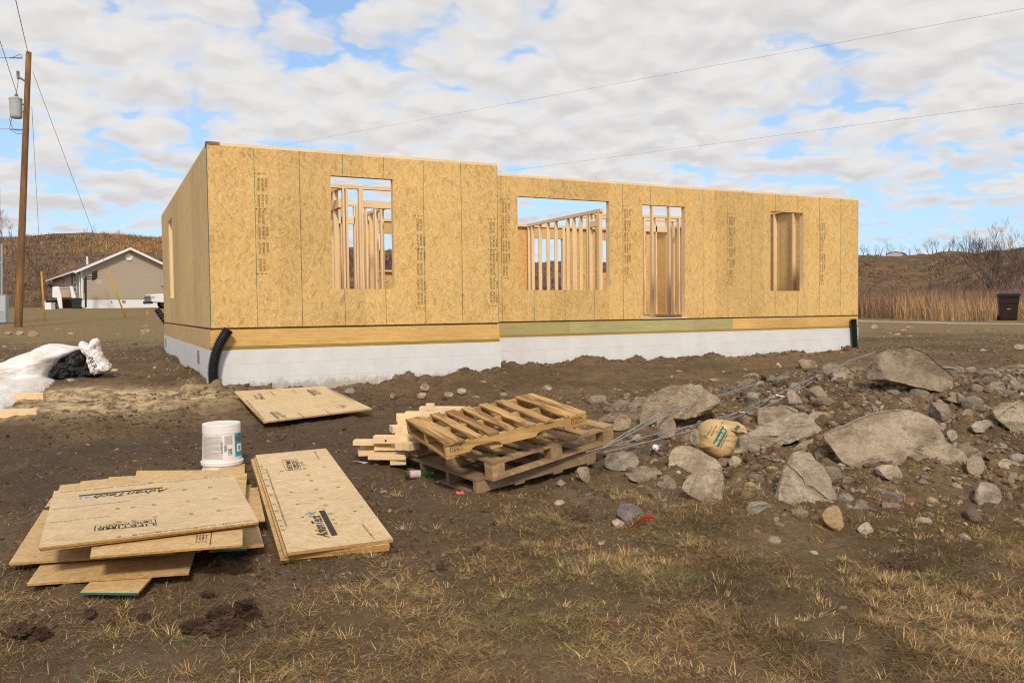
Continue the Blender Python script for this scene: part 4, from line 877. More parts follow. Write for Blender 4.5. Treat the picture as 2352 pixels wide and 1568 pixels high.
R('rock', 'tan slab half hidden behind the left shoulder of the largest boulder', [(635, 715), (660, 640), (700, 580), (760, 590), (825, 612), (845, 650), (800, 700), (720, 725)], 'rock_tan', 0.5, D=7.6, **O7)
R('boulder', 'pale angular boulder at the right rim of the rubble heap', [(1700, 610), (1730, 570), (1790, 540), (1909, 518), (2000, 560), (2040, 680), (1990, 775), (1870, 785), (1820, 740), (1770, 700), (1720, 650)], 'rock_tan', 0.6, **O7)
R('boulder', 'pale flat topped boulder on the dark earth bank at the far right', [(1690, 335), (1760, 290), (1830, 275), (1909, 272), (2050, 300), (2080, 370), (1950, 390), (1850, 372), (1770, 368)], 'rock_tan', 0.6, D=10.3, **O7)
R('rock', 'flat faced pale slab with five corners low on the right slope', [(1560, 1222), (1575, 1150), (1605, 1095), (1650, 1088), (1700, 1110), (1745, 1140), (1757, 1210), (1722, 1268), (1640, 1268), (1590, 1258)], 'rock_grey', 0.35, facets=3, amp=0.012, **O7)
R('rock', 'pale rock touching the right tip of the largest boulder', [(1510, 945), (1550, 905), (1600, 893), (1625, 930), (1640, 975), (1620, 1015), (1580, 1058), (1540, 1048), (1512, 1020)], 'rock_tan', 0.6, **O7)
R('rock', 'cube like tan rock under the lower edge of the largest boulder', [(882, 1000), (930, 974), (1000, 976), (1040, 990), (1070, 1045), (1050, 1085), (980, 1075), (920, 1062), (890, 1040)], 'rock_tan', 0.8, lift=0.12, **O7)
R('rock', 'angular tan rock between the grey slab and the upright boulder', [(298, 872), (330, 838), (390, 812), (435, 794), (448, 830), (450, 880), (430, 905), (350, 905), (305, 895)], 'rock_tan', 0.8, **O7)
R('rock', 'faceted pale rock right beside the peak of the upright boulder', [(448, 895), (490, 856), (552, 876), (545, 925), (500, 962), (460, 940)], 'rock_tan', 0.8, **O7)
R('rock', 'tall mustard yellow rock at the foot of the upright boulder', [(505, 1320), (530, 1280), (575, 1258), (612, 1262), (640, 1310), (652, 1400), (610, 1445), (550, 1410), (515, 1370)], 'rock_yellow', 0.6, **O7)
R('rock', 'whitish rock at the turf edge right of the mustard yellow rock', [(745, 1425), (780, 1390), (825, 1368), (868, 1430), (850, 1460), (790, 1455)], 'rock_grey', 0.7, **O7)
R('rock', 'small pale rock below the block of the largest boulder', [(792, 1205), (830, 1178), (868, 1212), (855, 1252), (810, 1248)], 'rock_tan', 0.8, **O7)
R('rock', 'flat grey brown slab lying on the reddish block', [(910, 1152), (960, 1155), (1050, 1190), (1058, 1232), (990, 1230), (930, 1222)], 'rock_slate', 0.6, lift=0.05, **O7)
R('rock', 'reddish square block under the flat grey brown slab', [(922, 1232), (985, 1236), (1050, 1240), (1045, 1318), (985, 1318), (928, 1305)], 'rock_red', 0.8, amp=0.01, **O7)
R('rock', 'round ochre yellow stone low in the middle of the right slope', [(1228, 1230), (1240, 1204), (1262, 1195), (1298, 1208), (1304, 1240), (1290, 1268), (1250, 1270)], 'rock_yellow', 0.9, facets=2, **O7)
R('rock', 'oval pale stone half in the turf at the foot of the heap', [(1148, 1355), (1200, 1334), (1250, 1345), (1272, 1370), (1230, 1402), (1170, 1398)], 'rock_tan', 0.7, **O7)
R('rock', 'long grey stone pointing right on the right shoulder of the heap', [(1535, 705), (1580, 672), (1650, 660), (1735, 670), (1725, 710), (1680, 755), (1620, 745), (1560, 745)], 'rock_grey', 0.6, **O7)
R('rock', 'small tan rock left of the brick shaped rock on the right shoulder', [(1478, 622), (1500, 590), (1540, 582), (1568, 610), (1560, 650), (1520, 672), (1485, 655)], 'rock_tan', 0.8, **O7)
R('rock', 'brick shaped tan rock on the right shoulder of the heap', [(1568, 600), (1620, 586), (1702, 585), (1705, 625), (1660, 645), (1600, 650)], 'rock_tan', 0.7, **O7)
R('rock', 'rounded tan rock above a flat wedge near the right edge', [(1725, 890), (1740, 850), (1790, 842), (1850, 890), (1845, 920), (1790, 938)], 'rock_tan', 0.8, **O7)
R('rock', 'flat tan wedge near the right edge of the heap', [(1728, 965), (1775, 928), (1840, 945), (1892, 968), (1850, 1015), (1790, 1022), (1740, 1005)], 'rock_tan', 0.6, **O7)
R('rock', 'upright tan chip below the flat wedge near the right edge', [(1798, 1060), (1830, 1022), (1866, 1030), (1870, 1112), (1830, 1118), (1798, 1095)], 'rock_tan', 0.7, **O7)
R('rock', 'orange brown stone at the extreme right below the flat wedge', [(1870, 1060), (1905, 1030), (1960, 1050), (1950, 1130), (1890, 1135)], 'rock_yellow', 0.7, **O7)
R('rock', 'small upright stone against the right shoulder of the largest boulder', [(1318, 700), (1340, 677), (1368, 684), (1365, 720), (1335, 742)], 'rock_tan', 0.9, **O7)
R('rock', 'tilted grey rock below the small upright stone', [(1372, 745), (1400, 728), (1432, 736), (1452, 780), (1410, 812), (1382, 790)], 'rock_grey', 0.8, **O7)
R('rock', 'thin pale upright sliver behind the square shouldered block', [(258, 470), (272, 442), (300, 450), (345, 500), (372, 545), (320, 548), (272, 545)], 'rock_grey', 0.4, **O7)
R('rock', 'low grey brown rock left of the upright triangular boulder', [(98, 1010), (130, 985), (185, 983), (215, 1030), (200, 1085), (130, 1082), (102, 1050)], 'rock_tan', 0.7, **O7)
R('rock', 'squared tan stone below the mud capped boulder', [(1048, 525), (1080, 503), (1125, 507), (1138, 545), (1090, 560), (1055, 552)], 'rock_tan', 0.9, **O7)
R('rock', 'layered grey brown rock at the crest left of the mud capped boulder', [(332, 250), (360, 236), (440, 246), (478, 285), (430, 320), (350, 300)], 'rock_muddy', 0.6, **O7)
R('rock', 'bluish grey rock on the crest beside the layered rock', [(525, 280), (550, 258), (600, 256), (625, 290), (580, 310), (535, 308)], 'rock_slate', 0.8, **O7)
R('rock', 'pale pointed rock on open soil left of the crest', [(162, 298), (198, 256), (224, 296), (190, 303)], 'rock_tan', 0.9, **O7)
R('rock', 'slate purple slab at the foot of the heap left of the reddish block', [(715, 1280), (750, 1240), (800, 1245), (880, 1285), (860, 1310), (780, 1308)], 'rock_slate', 0.5, **O7)
R('boulder', 'large grainy muddy boulder at the rear left of the heap behind the wires', [(633, 690), (632, 610), (645, 560), (700, 490), (770, 450), (850, 425), (960, 412), (1050, 415), (1090, 450), (1180, 510), (1190, 540), (1130, 590), (1010, 645), (900, 650), (800, 640), (700, 690)], 'rock_muddy', 0.5, amp=0.02, fine=0.02, facets=3, D=7.9, **O6)
R('rock', 'pale square rock standing in front of the grainy muddy boulder', [(745, 760), (742, 690), (748, 650), (790, 628), (848, 638), (870, 670), (882, 705), (862, 775), (810, 790), (765, 780)], 'rock_tan', 0.6, amp=0.015, **O6)
R('rock', 'oval grey rock just right of the pallets', [(378, 970), (385, 930), (410, 900), (500, 880), (570, 882), (600, 905), (622, 950), (600, 1000), (540, 1012), (450, 1010), (395, 995)], 'rock_grey', 0.6, **O6)
R('rock', 'tan rock with a flat split face below the oval grey rock', [(548, 1065), (570, 1020), (600, 990), (680, 978), (750, 998), (782, 1025), (770, 1060), (700, 1095), (640, 1098), (590, 1090)], 'rock_tan', 0.7, **O6)
R('boulder', 'rounded pinkish grey boulder left of the brown bag', [(823, 1025), (828, 950), (835, 895), (865, 858), (905, 838), (980, 838), (1040, 868), (1085, 895), (1150, 930), (1180, 965), (1198, 1005), (1130, 1045), (1050, 1052), (950, 1055), (870, 1048)], 'rock_tan', 0.6, **O6)
R('boulder', 'tan boulder with a pointed foot below the brown bag', [(922, 1140), (935, 1095), (965, 1065), (1010, 1035), (1060, 1008), (1130, 998), (1190, 1003), (1216, 1060), (1212, 1150), (1200, 1222), (1150, 1256), (1080, 1230), (1020, 1205), (960, 1180)], 'rock_tan', 0.6, lift=0.1, **O6)
R('rock', 'bluish slate grey rock on the turf edge below the pallets', [(466, 1322), (470, 1290), (490, 1255), (525, 1242), (580, 1252), (622, 1270), (650, 1300), (666, 1332), (650, 1370), (600, 1382), (550, 1378), (500, 1345)], 'rock_slate', 0.7, fine=0.02, **O6)
R('rock', 'upright pale chip with a pointed foot left of the split tan rock', [(183, 1015), (195, 988), (235, 984), (272, 990), (275, 1030), (280, 1060), (268, 1105), (235, 1090), (200, 1060)], 'rock_tan', 0.5, **O6)
R('rock', 'small rounded rock against the left end of the muddy boulder', [(552, 605), (568, 578), (605, 566), (632, 585), (632, 660), (605, 670), (575, 655)], 'rock_tan', 0.8, **O6)
R('rock', 'low muddy rock behind the right end of the pallets', [(436, 730), (450, 660), (490, 630), (535, 622), (572, 660), (555, 715), (490, 742)], 'rock_muddy', 0.7, **O6)
R('rock', 'flat tan rock in the soil below the pallets', [(358, 1185), (395, 1160), (440, 1168), (458, 1190), (425, 1215), (375, 1205)], 'rock_tan', 0.7, **O6)
R('rock', 'flat slate grey shard in the soil left of the flat tan rock', [(222, 1192), (260, 1170), (312, 1163), (356, 1188), (335, 1215), (270, 1212)], 'rock_slate', 0.4, **O6)
R('rock', 'tan stone nearest the pink scrap below the pallets', [(22, 1245), (50, 1218), (85, 1216), (106, 1238), (85, 1266), (40, 1262)], 'rock_tan', 0.8, **O6)
R('rock', 'low pyramid of tan stone at the pallets front corner', [(38, 1105), (75, 1070), (116, 1102), (80, 1122)], 'rock_tan', 0.9, **O6)
R('rock', 'small faceted stone right of the split tan rock', [(698, 952), (722, 924), (745, 930), (762, 965), (742, 993), (708, 985)], 'rock_tan', 0.9, **O6)
R('rock', 'tan stone tucked left under the bluish slate rock', [(428, 1365), (475, 1348), (522, 1378), (512, 1410), (450, 1402)], 'rock_tan', 0.8, **O6)
R('rock', 'rough grey chunk below the right side of the brown bag', [(1243, 950), (1265, 918), (1295, 908), (1335, 930), (1332, 985), (1290, 1000), (1250, 992)], 'rock_tan', 0.8, **O6)
R('rock', 'tilted tan shard left of the upright boulder foot', [(1345, 1140), (1370, 1095), (1400, 1088), (1445, 1115), (1425, 1150), (1380, 1180), (1350, 1175)], 'rock_tan', 0.7, **O6)
R('rock', 'narrow tan rock left of the brown bag', [(972, 795), (985, 745), (1015, 728), (1040, 740), (1040, 830), (1000, 838)], 'rock_tan', 0.8, D=6.7, **O6)
R('rock', 'small pale rock between the pallets and the square rock', [(568, 795), (595, 762), (625, 756), (638, 785), (600, 812)], 'rock_tan', 0.8, **O6)
R('rock', 'flat tan rock under the brown bag right corner', [(1165, 935), (1200, 922), (1262, 928), (1250, 985), (1200, 985)], 'rock_red', 0.6, **O6)
# nameable stones out on the open soil: centre x, centre y, width, height in picture units
E8 = lambda x, y, w_, h_: (775.2+x*.2808, 861.3+y*.2808, w_*.2808, h_*.2808)
def blobrock(label, cx, cy, w_, h_, mt='rock_tan', group='stones lying on open soil', name='stone', **kw):
    rs = random.Random(hash_s(label)+int(cx*7)); n = rs.choice([6, 7, 8]); pts = []
    for i in range(n):
        a = 2*PI*(i+rs.uniform(-.25, .25))/n; r = rs.uniform(0.82, 1.08)
        pts.append((cx+math.cos(a)*w_/2*r, cy+math.sin(a)*h_/2*r))
    return rock(name, label, pts, mt, kw.pop('thick', 0.8), group=group, cat='rock', **kw)
for lb, q, mt in (('pale tan boulder stone at the right corner of the sheet by the wall', (103, 128, 95, 55), 'rock_grey'), ('pointed pale stone alone left of the two stacked looking stones', (452, 166, 62, 48), 'rock_grey'), ('rounded rear stone of the close pair behind the pallets', (716, 97, 84, 70), 'rock_tan'), ('wider front stone of the close pair behind the pallets', (692, 167, 92, 60), 'rock_tan'), ('pale triangular stone right of the close pair', (910, 160, 82, 54), 'rock_grey'), ('square block stone behind the pallets', (1014, 130, 75, 58), 'rock_tan'), ('flat pale stone right of the square block stone', (1130, 183, 80, 36), 'rock_tan'), ('low pale stone behind the tipped pallet middle', (1357, 156, 70, 38), 'rock_tan'), ('biggest pale stone behind the tipped pallet right end', (1716, 103, 88, 56), 'rock_grey'), ('small flat stone near the foundation behind the pallets', (1185, 57, 72, 24), 'rock_tan'), ('small stone in the soil left of the offcuts', (315, 376, 48, 22), 'rock_tan'), ('brownish brick shaped stone right of the narrow sheet stack', (160, 865, 130, 62), 'rock_muddy'), ('pale cube stone at the right edge of the narrow sheet stack', (376, 968, 80, 70), 'rock_grey'), ('white flat pebble beside the bottle neck', (822, 873, 40, 18), 'rock_grey')):
    blobrock(lb, *E8(*q), mt=mt)
C2 = lambda x, y, w_, h_: (x*.293, 516.8+y*.293, w_*.293, h_*.293)
for lb, q, mt in (('pale stone nearest the foot of the utility pole', (152, 846, 70, 40), 'rock_grey'), ('largest rounded pale stone right of the utility pole', (256, 853, 92, 56), 'rock_tan'), ('grey stone at the earth bank left of the utility pole', (60, 845, 70, 36), 'rock_tan'), ('lone pale stone on the grass edge beyond the white tarp', (455, 818, 42, 28), 'rock_grey'), ('flat stone right of the lone pale stone', (555, 850, 60, 28), 'rock_tan'), ('upper yellowish stone of the small cairn left of the house', (1132, 792, 66, 32), 'rock_yellow'), ('wide pale stone in the middle of the small cairn', (1140, 828, 84, 34), 'rock_grey'), ('small stone at the bottom of the small cairn', (1125, 852, 60, 22), 'rock_tan'), ('pale stone on bare soil left of the small cairn', (920, 855, 34, 18), 'rock_grey'), ('muddy stone behind the white tarp', (50, 1045, 70, 30), 'rock_muddy'), ('tan rock at the left house corner beside the black pipe', (225+1060, 1040+140, 10, 10), 'rock_tan')):
    if 'left house corner' in lb: blobrock(lb, 778*.57422, 1515*.57422, 22, 18, 'rock_tan'); continue
    blobrock(lb, *C2(*q), mt=mt)
C5 = lambda x, y, w_, h_: (1722.7+x*.293, 402+y*.293, w_*.293, h_*.293)
for lb, q, mt in (('squarish tan stone on the soil beyond the right house corner', (978, 1192, 64, 42), 'rock_tan'), ('flat pale stone right of the squarish tan stone', (1250, 1190, 64, 24), 'rock_tan'), ('low flat stone just below the flat pale stone', (1204, 1216, 58, 18), 'rock_tan'), ('left of two pale stones nearest the black pipe', (1096, 1241, 52, 22), 'rock_grey'), ('right of two pale stones nearest the black pipe', (1158, 1248, 56, 24), 'rock_grey'), ('grey stone at the far right edge behind the earth bank', (2110, 1345, 90, 50), 'rock_grey')):
    blobrock(lb, *q and C5(*q), mt=mt)
blobrock('brown stone above another against the foundation left of the sheet', 604, 890, 14, 10, 'rock_muddy'); blobrock('pale stone at the foundation under the brown stone', 598, 897, 12, 9, 'rock_tan')
for lb, x, y, w_, h_ in (('half buried tan rock on the left bank of the foundation corner', 447, 872, 22, 18), ('pale pebble by the left foundation in the bare soil', 430, 905, 16, 8), ('stone on the soil before the long foundation wall left part', 1405, 847, 14, 9), ('stone on the soil before the long foundation wall middle part', 1560, 853, 16, 8), ('flat stone near the heap crest on open soil', 1640, 872, 30, 9), ('pale pebble on the soil under the wires left end', 1240, 848, 12, 8)):
    blobrock(lb, x, y, w_, h_)
# many medium stones no one could tell apart, sitting in the heap
rs = random.Random(31); cnt = 0; protos = []
for k in range(6):
    V, F_ = inflate_mesh([(math.cos(a)*50*rs.uniform(.8, 1.1), math.sin(a)*34*rs.uniform(.8, 1.1)) for a in np.linspace(0, 2*PI, 9)[:-1]], 1.0, 0.045, n=24, rings=12, seed=k+3, facets=13, amp=0.03, fine=0.02)
    V = (V-V.mean(0))/np.abs(V-V.mean(0)).max(); me = bpy.data.meshes.new('heap_stone'); me.from_pydata(V.tolist(), [], F_)
    me.materials.append(MT[['rock_tan', 'rock_tan', 'rock_grey', 'rock_muddy', 'rock_tan', 'rock_muddy'][k]]); protos.append(me)
taken = [(o.location.x, o.location.y) for o in COL.objects if o.name.startswith(('boulder', 'rock'))]
ANCH = [(n_, *hit(px_, py_)[:2]) for n_, px_, py_ in (('mud capped top boulder', 2080, 905), ('largest smooth boulder left half', 1990, 1075), ('largest smooth boulder right tip', 2210, 1090), ('upright triangular boulder', 1850, 1172), ('grainy muddy boulder', 1560, 960), ('brown mortar bag', 1640, 1052), ('concrete grey slab', 1800, 1010), ('square shouldered block', 1780, 975), ('pallets right end', 1420, 1060), ('boulder with pointed foot', 1620, 1160), ('pale boulder at the right rim', 2330, 1000), ('flat faced five cornered slab', 2270, 1165), ('ochre yellow stone', 2140, 1165), ('crest left of the top boulder', 1880, 850), ('bluish slate rock', 1450, 1200), ('middle of the bare slope above the largest boulder', 2150, 930), ('small upright stone on the right shoulder', 2200, 985))]
while cnt < 235:
    wv = rs.uniform(5.45, 10.4); u = rs.uniform(1.0, 6.9)
    if u > wv*0.68: continue
    x, y = uw2xy(u, wv)
    if any((x-a)**2+(y-b)**2 < 0.03 for a, b in taken): continue
    o = bpy.data.objects.new('heap_stone', protos[rs.randrange(6)]); COL.objects.link(o); s = (0.034+0.095*rs.random()**1.7)*(0.85 if wv < 6 else 1.15)
    o.location = (x, y, gz(x, y)+s*0.12); o.scale = (s*rs.uniform(.8, 1.2), s*rs.uniform(.8, 1.2), s*rs.uniform(.6, 1)); o.rotation_euler = (rs.uniform(-.5, .5), rs.uniform(-.5, .5), rs.uniform(0, 6.28))
    an = min(ANCH, key=lambda q: (q[1]-x)**2+(q[2]-y)**2); cl = {'rock_tan': 'tan', 'rock_grey': 'grey', 'rock_muddy': 'muddy brown', 'rock_slate': 'slate'}[o.data.materials[0].name]
    tag(o, 'fist sized %s stone near the %s' % (cl, an[0]), 'rock', 'fist sized %s stones near the %s' % (cl, an[0])); taken.append((x, y)); cnt += 1
# dark clods
for lb, cx, cy, w_, h_ in (('upper right lump of the dark brown soil heap in the front turf', 560, 1398, 52, 34), ('left lump of the dark brown soil heap in the front turf', 508, 1412, 60, 34), ('low front lump of the dark brown soil heap in the front turf', 520, 1440, 90, 36), ('right lump of the dark brown soil heap in the front turf', 580, 1418, 40, 26), ('left flat lump of the dark brown soil heap in the front turf', 450, 1436, 62, 28), ('dark clod beside the lower left corner of the spread sheet stack', 205, 1408, 26, 17), ('dark clod between the two sheet stacks front edges', 477, 1362, 30, 13), ('dark clod midway between soil heap and left edge', 331, 1416, 28, 17), ('small dark clod left of the midway clod', 254, 1428, 16, 11), ('round dark clod at the left edge of the front turf', 95, 1452, 30, 26), ('wide dark clod at the far left edge of the front turf', 48, 1446, 60, 24)):
    rock('soil_clod', lb, [(cx+math.cos(a)*w_/2*(1+.12*math.sin(3*a+cx)), cy+math.sin(a)*h_/2*(1+.1*math.cos(4*a+cy))) for a in np.linspace(0, 2*PI, 11)[:-1]], 'clod', 0.9, cat='clod', group='dark clods of soil in the front turf', facets=2, amp=0.13, fine=0.085, nscale=3.0)

# crumbs of the same dark soil
cx_ = []; cy_ = []
for (px_, py_, rx, ry, k) in ((530, 1420, 75, 42, 520), (60, 1448, 60, 26, 160), (330, 1418, 30, 14, 40), (700, 1448, 60, 20, 60), (1325, 1185, 40, 12, 120), (2050, 1290, 70, 18, 160)):
    for _ in range(k):
        q = hit(px_+rng.normal()*rx*.5, py_+rng.normal()*ry*.5); cx_.append(q[0]); cy_.append(q[1])
cx_ = np.array(cx_); cy_ = np.array(cy_)
g = pebble_field('dark_soil', cx_, cy_, np.clip(np.exp(rng.normal(-4.5, .5, len(cx_))), .004, .03), cols(len(cx_), [(0.055, 0.030, 0.017), (0.085, 0.048, 0.027), (0.12, 0.07, 0.04)], [3, 2, 1]), V0=IV, F0_=IF); tag(g, 'loose dark brown crumbs of turned soil in the front turf', 'soil', kind='stuff')

# ------------------------------------------------------------------ sheets of board
def sheet(label, pxs, zs, t=0.0115, mt='osb_sheet', group=None, green=None, cat='board', nm='board_sheet', n=1):
    if not isinstance(zs, (list, tuple)): zs = [zs]*4
    top = [onz(p[0], p[1], z) for p, z in zip(pxs, zs)]
    if np.cross((top[1]-top[0])[:2], (top[3]-top[0])[:2]) < 0: top = top[::-1]
    mb = MB(); dn = np.array([0, 0, -t]); V = [p+dn for p in top]+top
    mb.add(V, [(4, 5, 6, 7), (3, 2, 1, 0)]); mb.cur = 1; sides = [(0, 1, 5, 4), (1, 2, 6, 5), (2, 3, 7, 6), (3, 0, 4, 7)]
    for i, sf in enumerate(sides):
        mb.cur = 2 if green is not None and i in green else 1; mb.f.append(sf); mb.mi.append(mb.cur)
    base = np.mean(top, 0)
    mb.v = [tuple(np.array(v)-base) for v in mb.v]
    me = mb.build(nm, [MT[mt], MT['osb_edge'], MT['green_edge']], fix=True); me.location = base
    tag(me, label, cat, group); return me
G1 = 'boards of the spread stack'; gS = float(min(gz(*onz(p[0], p[1], -1.2)[:2]) for p in ((183, 1360), (62, 1340), (434, 1315), (20, 1293), (605, 1250))))
z = gS+0.055; st = 0.0145
sheet('short bottom board with green front edge at the front of the spread stack', [(183.6, 1359.6), (316.4, 1360.8), (385, 1285), (255, 1285)], z, group=G1, green=(0,))
sheet('board second lowest at the front of the spread stack, its right edge green', [(62, 1340), (433.6, 1314.7), (452, 1255), (108, 1275)], z+st, group=G1, green=(1,))
sheet('thin strip of board peeping out under the right front of the spread stack', [(388, 1274), (462, 1264), (462, 1240), (390, 1250)], z+.004, group=G1, t=0.008)
sheet('small board with teal front edge under the right end of the spread stack', [(486, 1262), (567, 1259.5), (566, 1215), (500, 1218)], z+2*st, group=G1, green=(0,))
sheet('board sticking out lowest at the right of the spread stack', [(480, 1264), (606, 1251), (572, 1128), (470, 1140)], z+1*st, group=G1)
sheet('large board sticking out furthest left of the spread stack', [(20, 1293), (400, 1268), (430, 1100), (117, 1143)], z+3*st, group=G1)
sheet('long board along the right end of the spread stack beside the narrow stack', [(500, 1199), (609, 1193.5), (586, 1090), (480, 1094)], z+4*st, group=G1, green=(1,))
sheet('board showing behind the left shoulder of the spread stack', [(110, 1180), (430, 1150), (420, 1085), (138.7, 1113.5)], z+5*st, group=G1)
sheet('board second from the left at the back of the spread stack', [(170, 1160), (470, 1140), (460, 1080), (185.5, 1104.5)], z+6*st, group=G1)
sheet('board third from the left at the back of the spread stack with faded print', [(235, 1150), (500, 1130), (500, 1082), (250, 1095)], z+7*st, group=G1)
sheet('board rising highest at the back of the spread stack', [(300, 1145), (530, 1130), (528, 1079), (314, 1080)], z+8*st, group=G1)
sheet('narrow offcut of board against the foot of the white bucket', [(501, 1130), (563, 1128), (562, 1064), (504, 1064)], z+9*st, group=G1)
sheet('board whose right edge shows beside the top board of the spread stack', [(430, 1240), (556, 1231), (567.6, 1086), (480, 1090)], z+10*st, group=G1)
s_mid = sheet('long board with a dark rule line directly under the front edge of the top pair', [(207, 1277.5), (557, 1250), (557, 1150), (225, 1180)], z+11*st, group=G1)
zt1 = z+12*st+0.008
sheet('lower board of the weathered top pair on the spread stack', [(92, 1262), (594, 1201), (538, 1092), (126, 1129)], zt1, group=G1, t=0.011, mt='osb_weathered')
ztop = zt1+0.0135
s_top = sheet('weathered printed floor board lying uppermost on the spread stack', [(88.5, 1257), (594, 1197.5), (535, 1090), (124, 1127)], ztop, group=G1, t=0.012, mt='osb_weathered')
def pmark(parent, items, zf, mt='ink', nm='printed_lettering'):
    """items: ('t', text, baseline start px, baseline end px, top-of-start px) or ('q', four px)"""
    m = MB()
    for it in items:
        if it[0] == 't':
            a, b, c = (onz(*p, zf(p)) for p in it[2:5]); text_on(m, it[1], a, b-a, c-a)
        else: m.add([onz(*p, zf(p)) for p in it[1]], [(0, 1, 2, 3)])
    o = m.build(nm, MT[mt], None, fix=False); o.parent = parent; o.matrix_parent_inverse = Matrix.Translation(parent.location).inverted(); return o
B3 = lambda x, y: (114.8+x*.20996, 1062.3+y*.20996)
def boxlines(a, b, c, d, wd=0.05):
    """outline of a box as four thin quads, px corners in order"""
    P = [np.array(q, float) for q in (a, b, c, d)]; C0 = sum(P)/4; In = [p+(C0-p)*wd for p in P]
    return [('q', [P[i], P[(i+1) % 4], In[(i+1) % 4], In[i]]) for i in range(4)]
zf1 = lambda p: ztop+0.0015
it = [('t', 'AdvanTech', B3(1300, 277), B3(505, 352), B3(1255, 315)), ('q', [B3(1238, 264), B3(310, 355), B3(322, 366), B3(1232, 276)])]
it += boxlines(B3(482, 745), B3(490, 685), B3(1155, 612), B3(1170, 682), 0.035)
it += [('t', 'LIFETIME', B3(1140, 655), B3(520, 712), B3(1148, 680)), ('t', 'LIMITED WARRANTY', B3(1110, 625), B3(530, 690), B3(1118, 648))]
pmark(s_top, it, zf1)
rs = random.Random(5); it = [('t', 'THIS SIDE UP - ALIGN WITH JOISTS - DO NOT RIP', B3(1960, 140), B3(1090, 218), B3(1964, 146)), ('t', 'FASTEN ALL EDGES 1/8 IN GAP', B3(1080, 222), B3(110, 318), B3(1082, 229)), ('t', 'TONGUE AND GROOVE FLOOR PANEL', B3(880, 412), B3(20, 505), B3(881, 418)), ('t', 'SPACE 1/8 INCH', B3(650, 580), B3(20, 648), B3(651, 586)), ('t', 'NAIL EDGES AT SIX INCH CENTRES ON SUPPORTS', B3(2225, 622), B3(900, 785), B3(2228, 630))]
for x, y in ((740, 497), (905, 482), (1135, 455), (1505, 416), (1800, 385), (1545, 553), (1845, 518), (1750, 265), (755, 640), (910, 625), (1150, 590), (755, 805), (925, 785), (1185, 752), (1590, 708), (1915, 665), (1470, 293), (1100, 213), (1700, 152)):
    it.append(('t', 'O', B3(x+24, y-7), B3(x-24, y-3), B3(x+26, y+8)))
pmark(s_top, it, zf1, 'ink_faint', 'small_print')
pmark(s_top, [('q', [B3(320, 380), B3(350, 374), B3(345, 392), B3(322, 396)]), ('q', [B3(385, 372), B3(430, 368), B3(425, 380), B3(390, 384)])], zf1, 'ink_blue', 'blue_print')
zmid = z+11*st+.0015
it = [('q', [B3(1768, 735), B3(1778, 735), B3(1755, 900), B3(1745, 900)])]
for j, tx in enumerate(('SPAN 24', 'EXP 1', 'MILL', 'PS 2')): it.append(('t', tx, B3(1600+j*34, 790), B3(1590+j*34, 868), B3(1620+j*34, 790)))
pmark(s_mid, it, lambda p: zmid)
# narrow stack
N4 = lambda x, y: (562.7+x*.17215, 1022.1+y*.17215)
g2 = [gz(*onz(p[0], p[1], -1.15)[:2]) for p in (N4(470, 1500), N4(1925, 1345), N4(1080, 40), N4(80, 200))]
g2n = max(g2[0], g2[1])-.02; g2f = max(g2[2], g2[3]); G2 = 'boards of the narrow stack'
def zs2(h): return [g2n+h, g2n+h, g2f+h-0.01, g2f+h-0.01]
sheet('bottom board of the narrow stack', [N4(472, 1530), N4(1920, 1395), N4(1060, 95), N4(82, 225)], zs2(0.03), 0.018, group=G2)
sheet('second board from the bottom of the narrow stack', [N4(468, 1500), N4(1925, 1365), N4(1065, 80), N4(80, 185)], zs2(0.050), 0.018, group=G2)
sheet('third board of the narrow stack, directly under the printed top board', [N4(525, 1455), N4(1930, 1320), N4(1075, 60), N4(120, 160)], zs2(0.070), 0.018, group=G2)
z2 = zs2(0.092)
t2 = sheet('printed floor board lying uppermost on the narrow stack', [N4(565, 1430), N4(1978, 1250), N4(1080, 40), N4(140, 130)], z2, 0.018, group=G2, mt='osb_weathered')
vq = [onz(*p, zz) for p, zz in zip((N4(565, 1430), N4(1978, 1250), N4(1080, 40), N4(140, 130)), z2)]
def plane_z(p):    # meet the fitted plane of the sheet
    A = np.c_[[q[0] for q in vq], [q[1] for q in vq], np.ones(4)]; s_ = np.linalg.lstsq(A, np.array([q[2] for q in vq]), rcond=None)[0]
    nrm_ = np.array([-s_[0], -s_[1], 1.0]); d = ray(*p); t = (s_[2]+0.0022-nrm_@CAMP)/(nrm_@d); return float((CAMP+d*t)[2])
it = [('t', 'AdvanTech.', N4(1130, 1225), N4(1005, 935), N4(955, 1200)), ('q', [N4(985, 872), N4(1062, 865), N4(1237, 1192), N4(1158, 1205)])]
it += boxlines(N4(490, 200), N4(692, 182), N4(757, 316), N4(545, 336), 0.045)
it += [('t', 'LIFETIME', N4(640, 318), N4(600, 200), N4(575, 328)), ('t', 'LIMITED', N4(690, 305), N4(650, 200), N4(655, 310)), ('t', 'WARRANTY', N4(735, 300), N4(690, 200), N4(700, 306))]
pmark(t2, it, plane_z)
it = [('t', 'ALIGN TONGUE AND GROOVE JOINTS OVER SUPPORTS AND FASTEN', N4(575, 1080), N4(300, 310), N4(540, 1083)), ('t', 'ADHESIVE REQUIRED', N4(1745, 1245), N4(1580, 1045), N4(1715, 1255)), ('t', 'GLUE AND NAIL', N4(1000, 180), N4(935, 70), N4(980, 184))]
for x, y in ((218, 284), (240, 316), (252, 370), (283, 460), (306, 536), (350, 656), (392, 784), (428, 876), (468, 998), (492, 1074), (515, 1128), (756, 230), (775, 262), (802, 310), (850, 396), (890, 468), (955, 586), (1022, 706), (1077, 796), (1140, 912), (1180, 988), (1213, 1040)):
    it.append(('t', 'O', N4(x-24, y+8), N4(x+24, y+8), N4(x-30, y-10)))
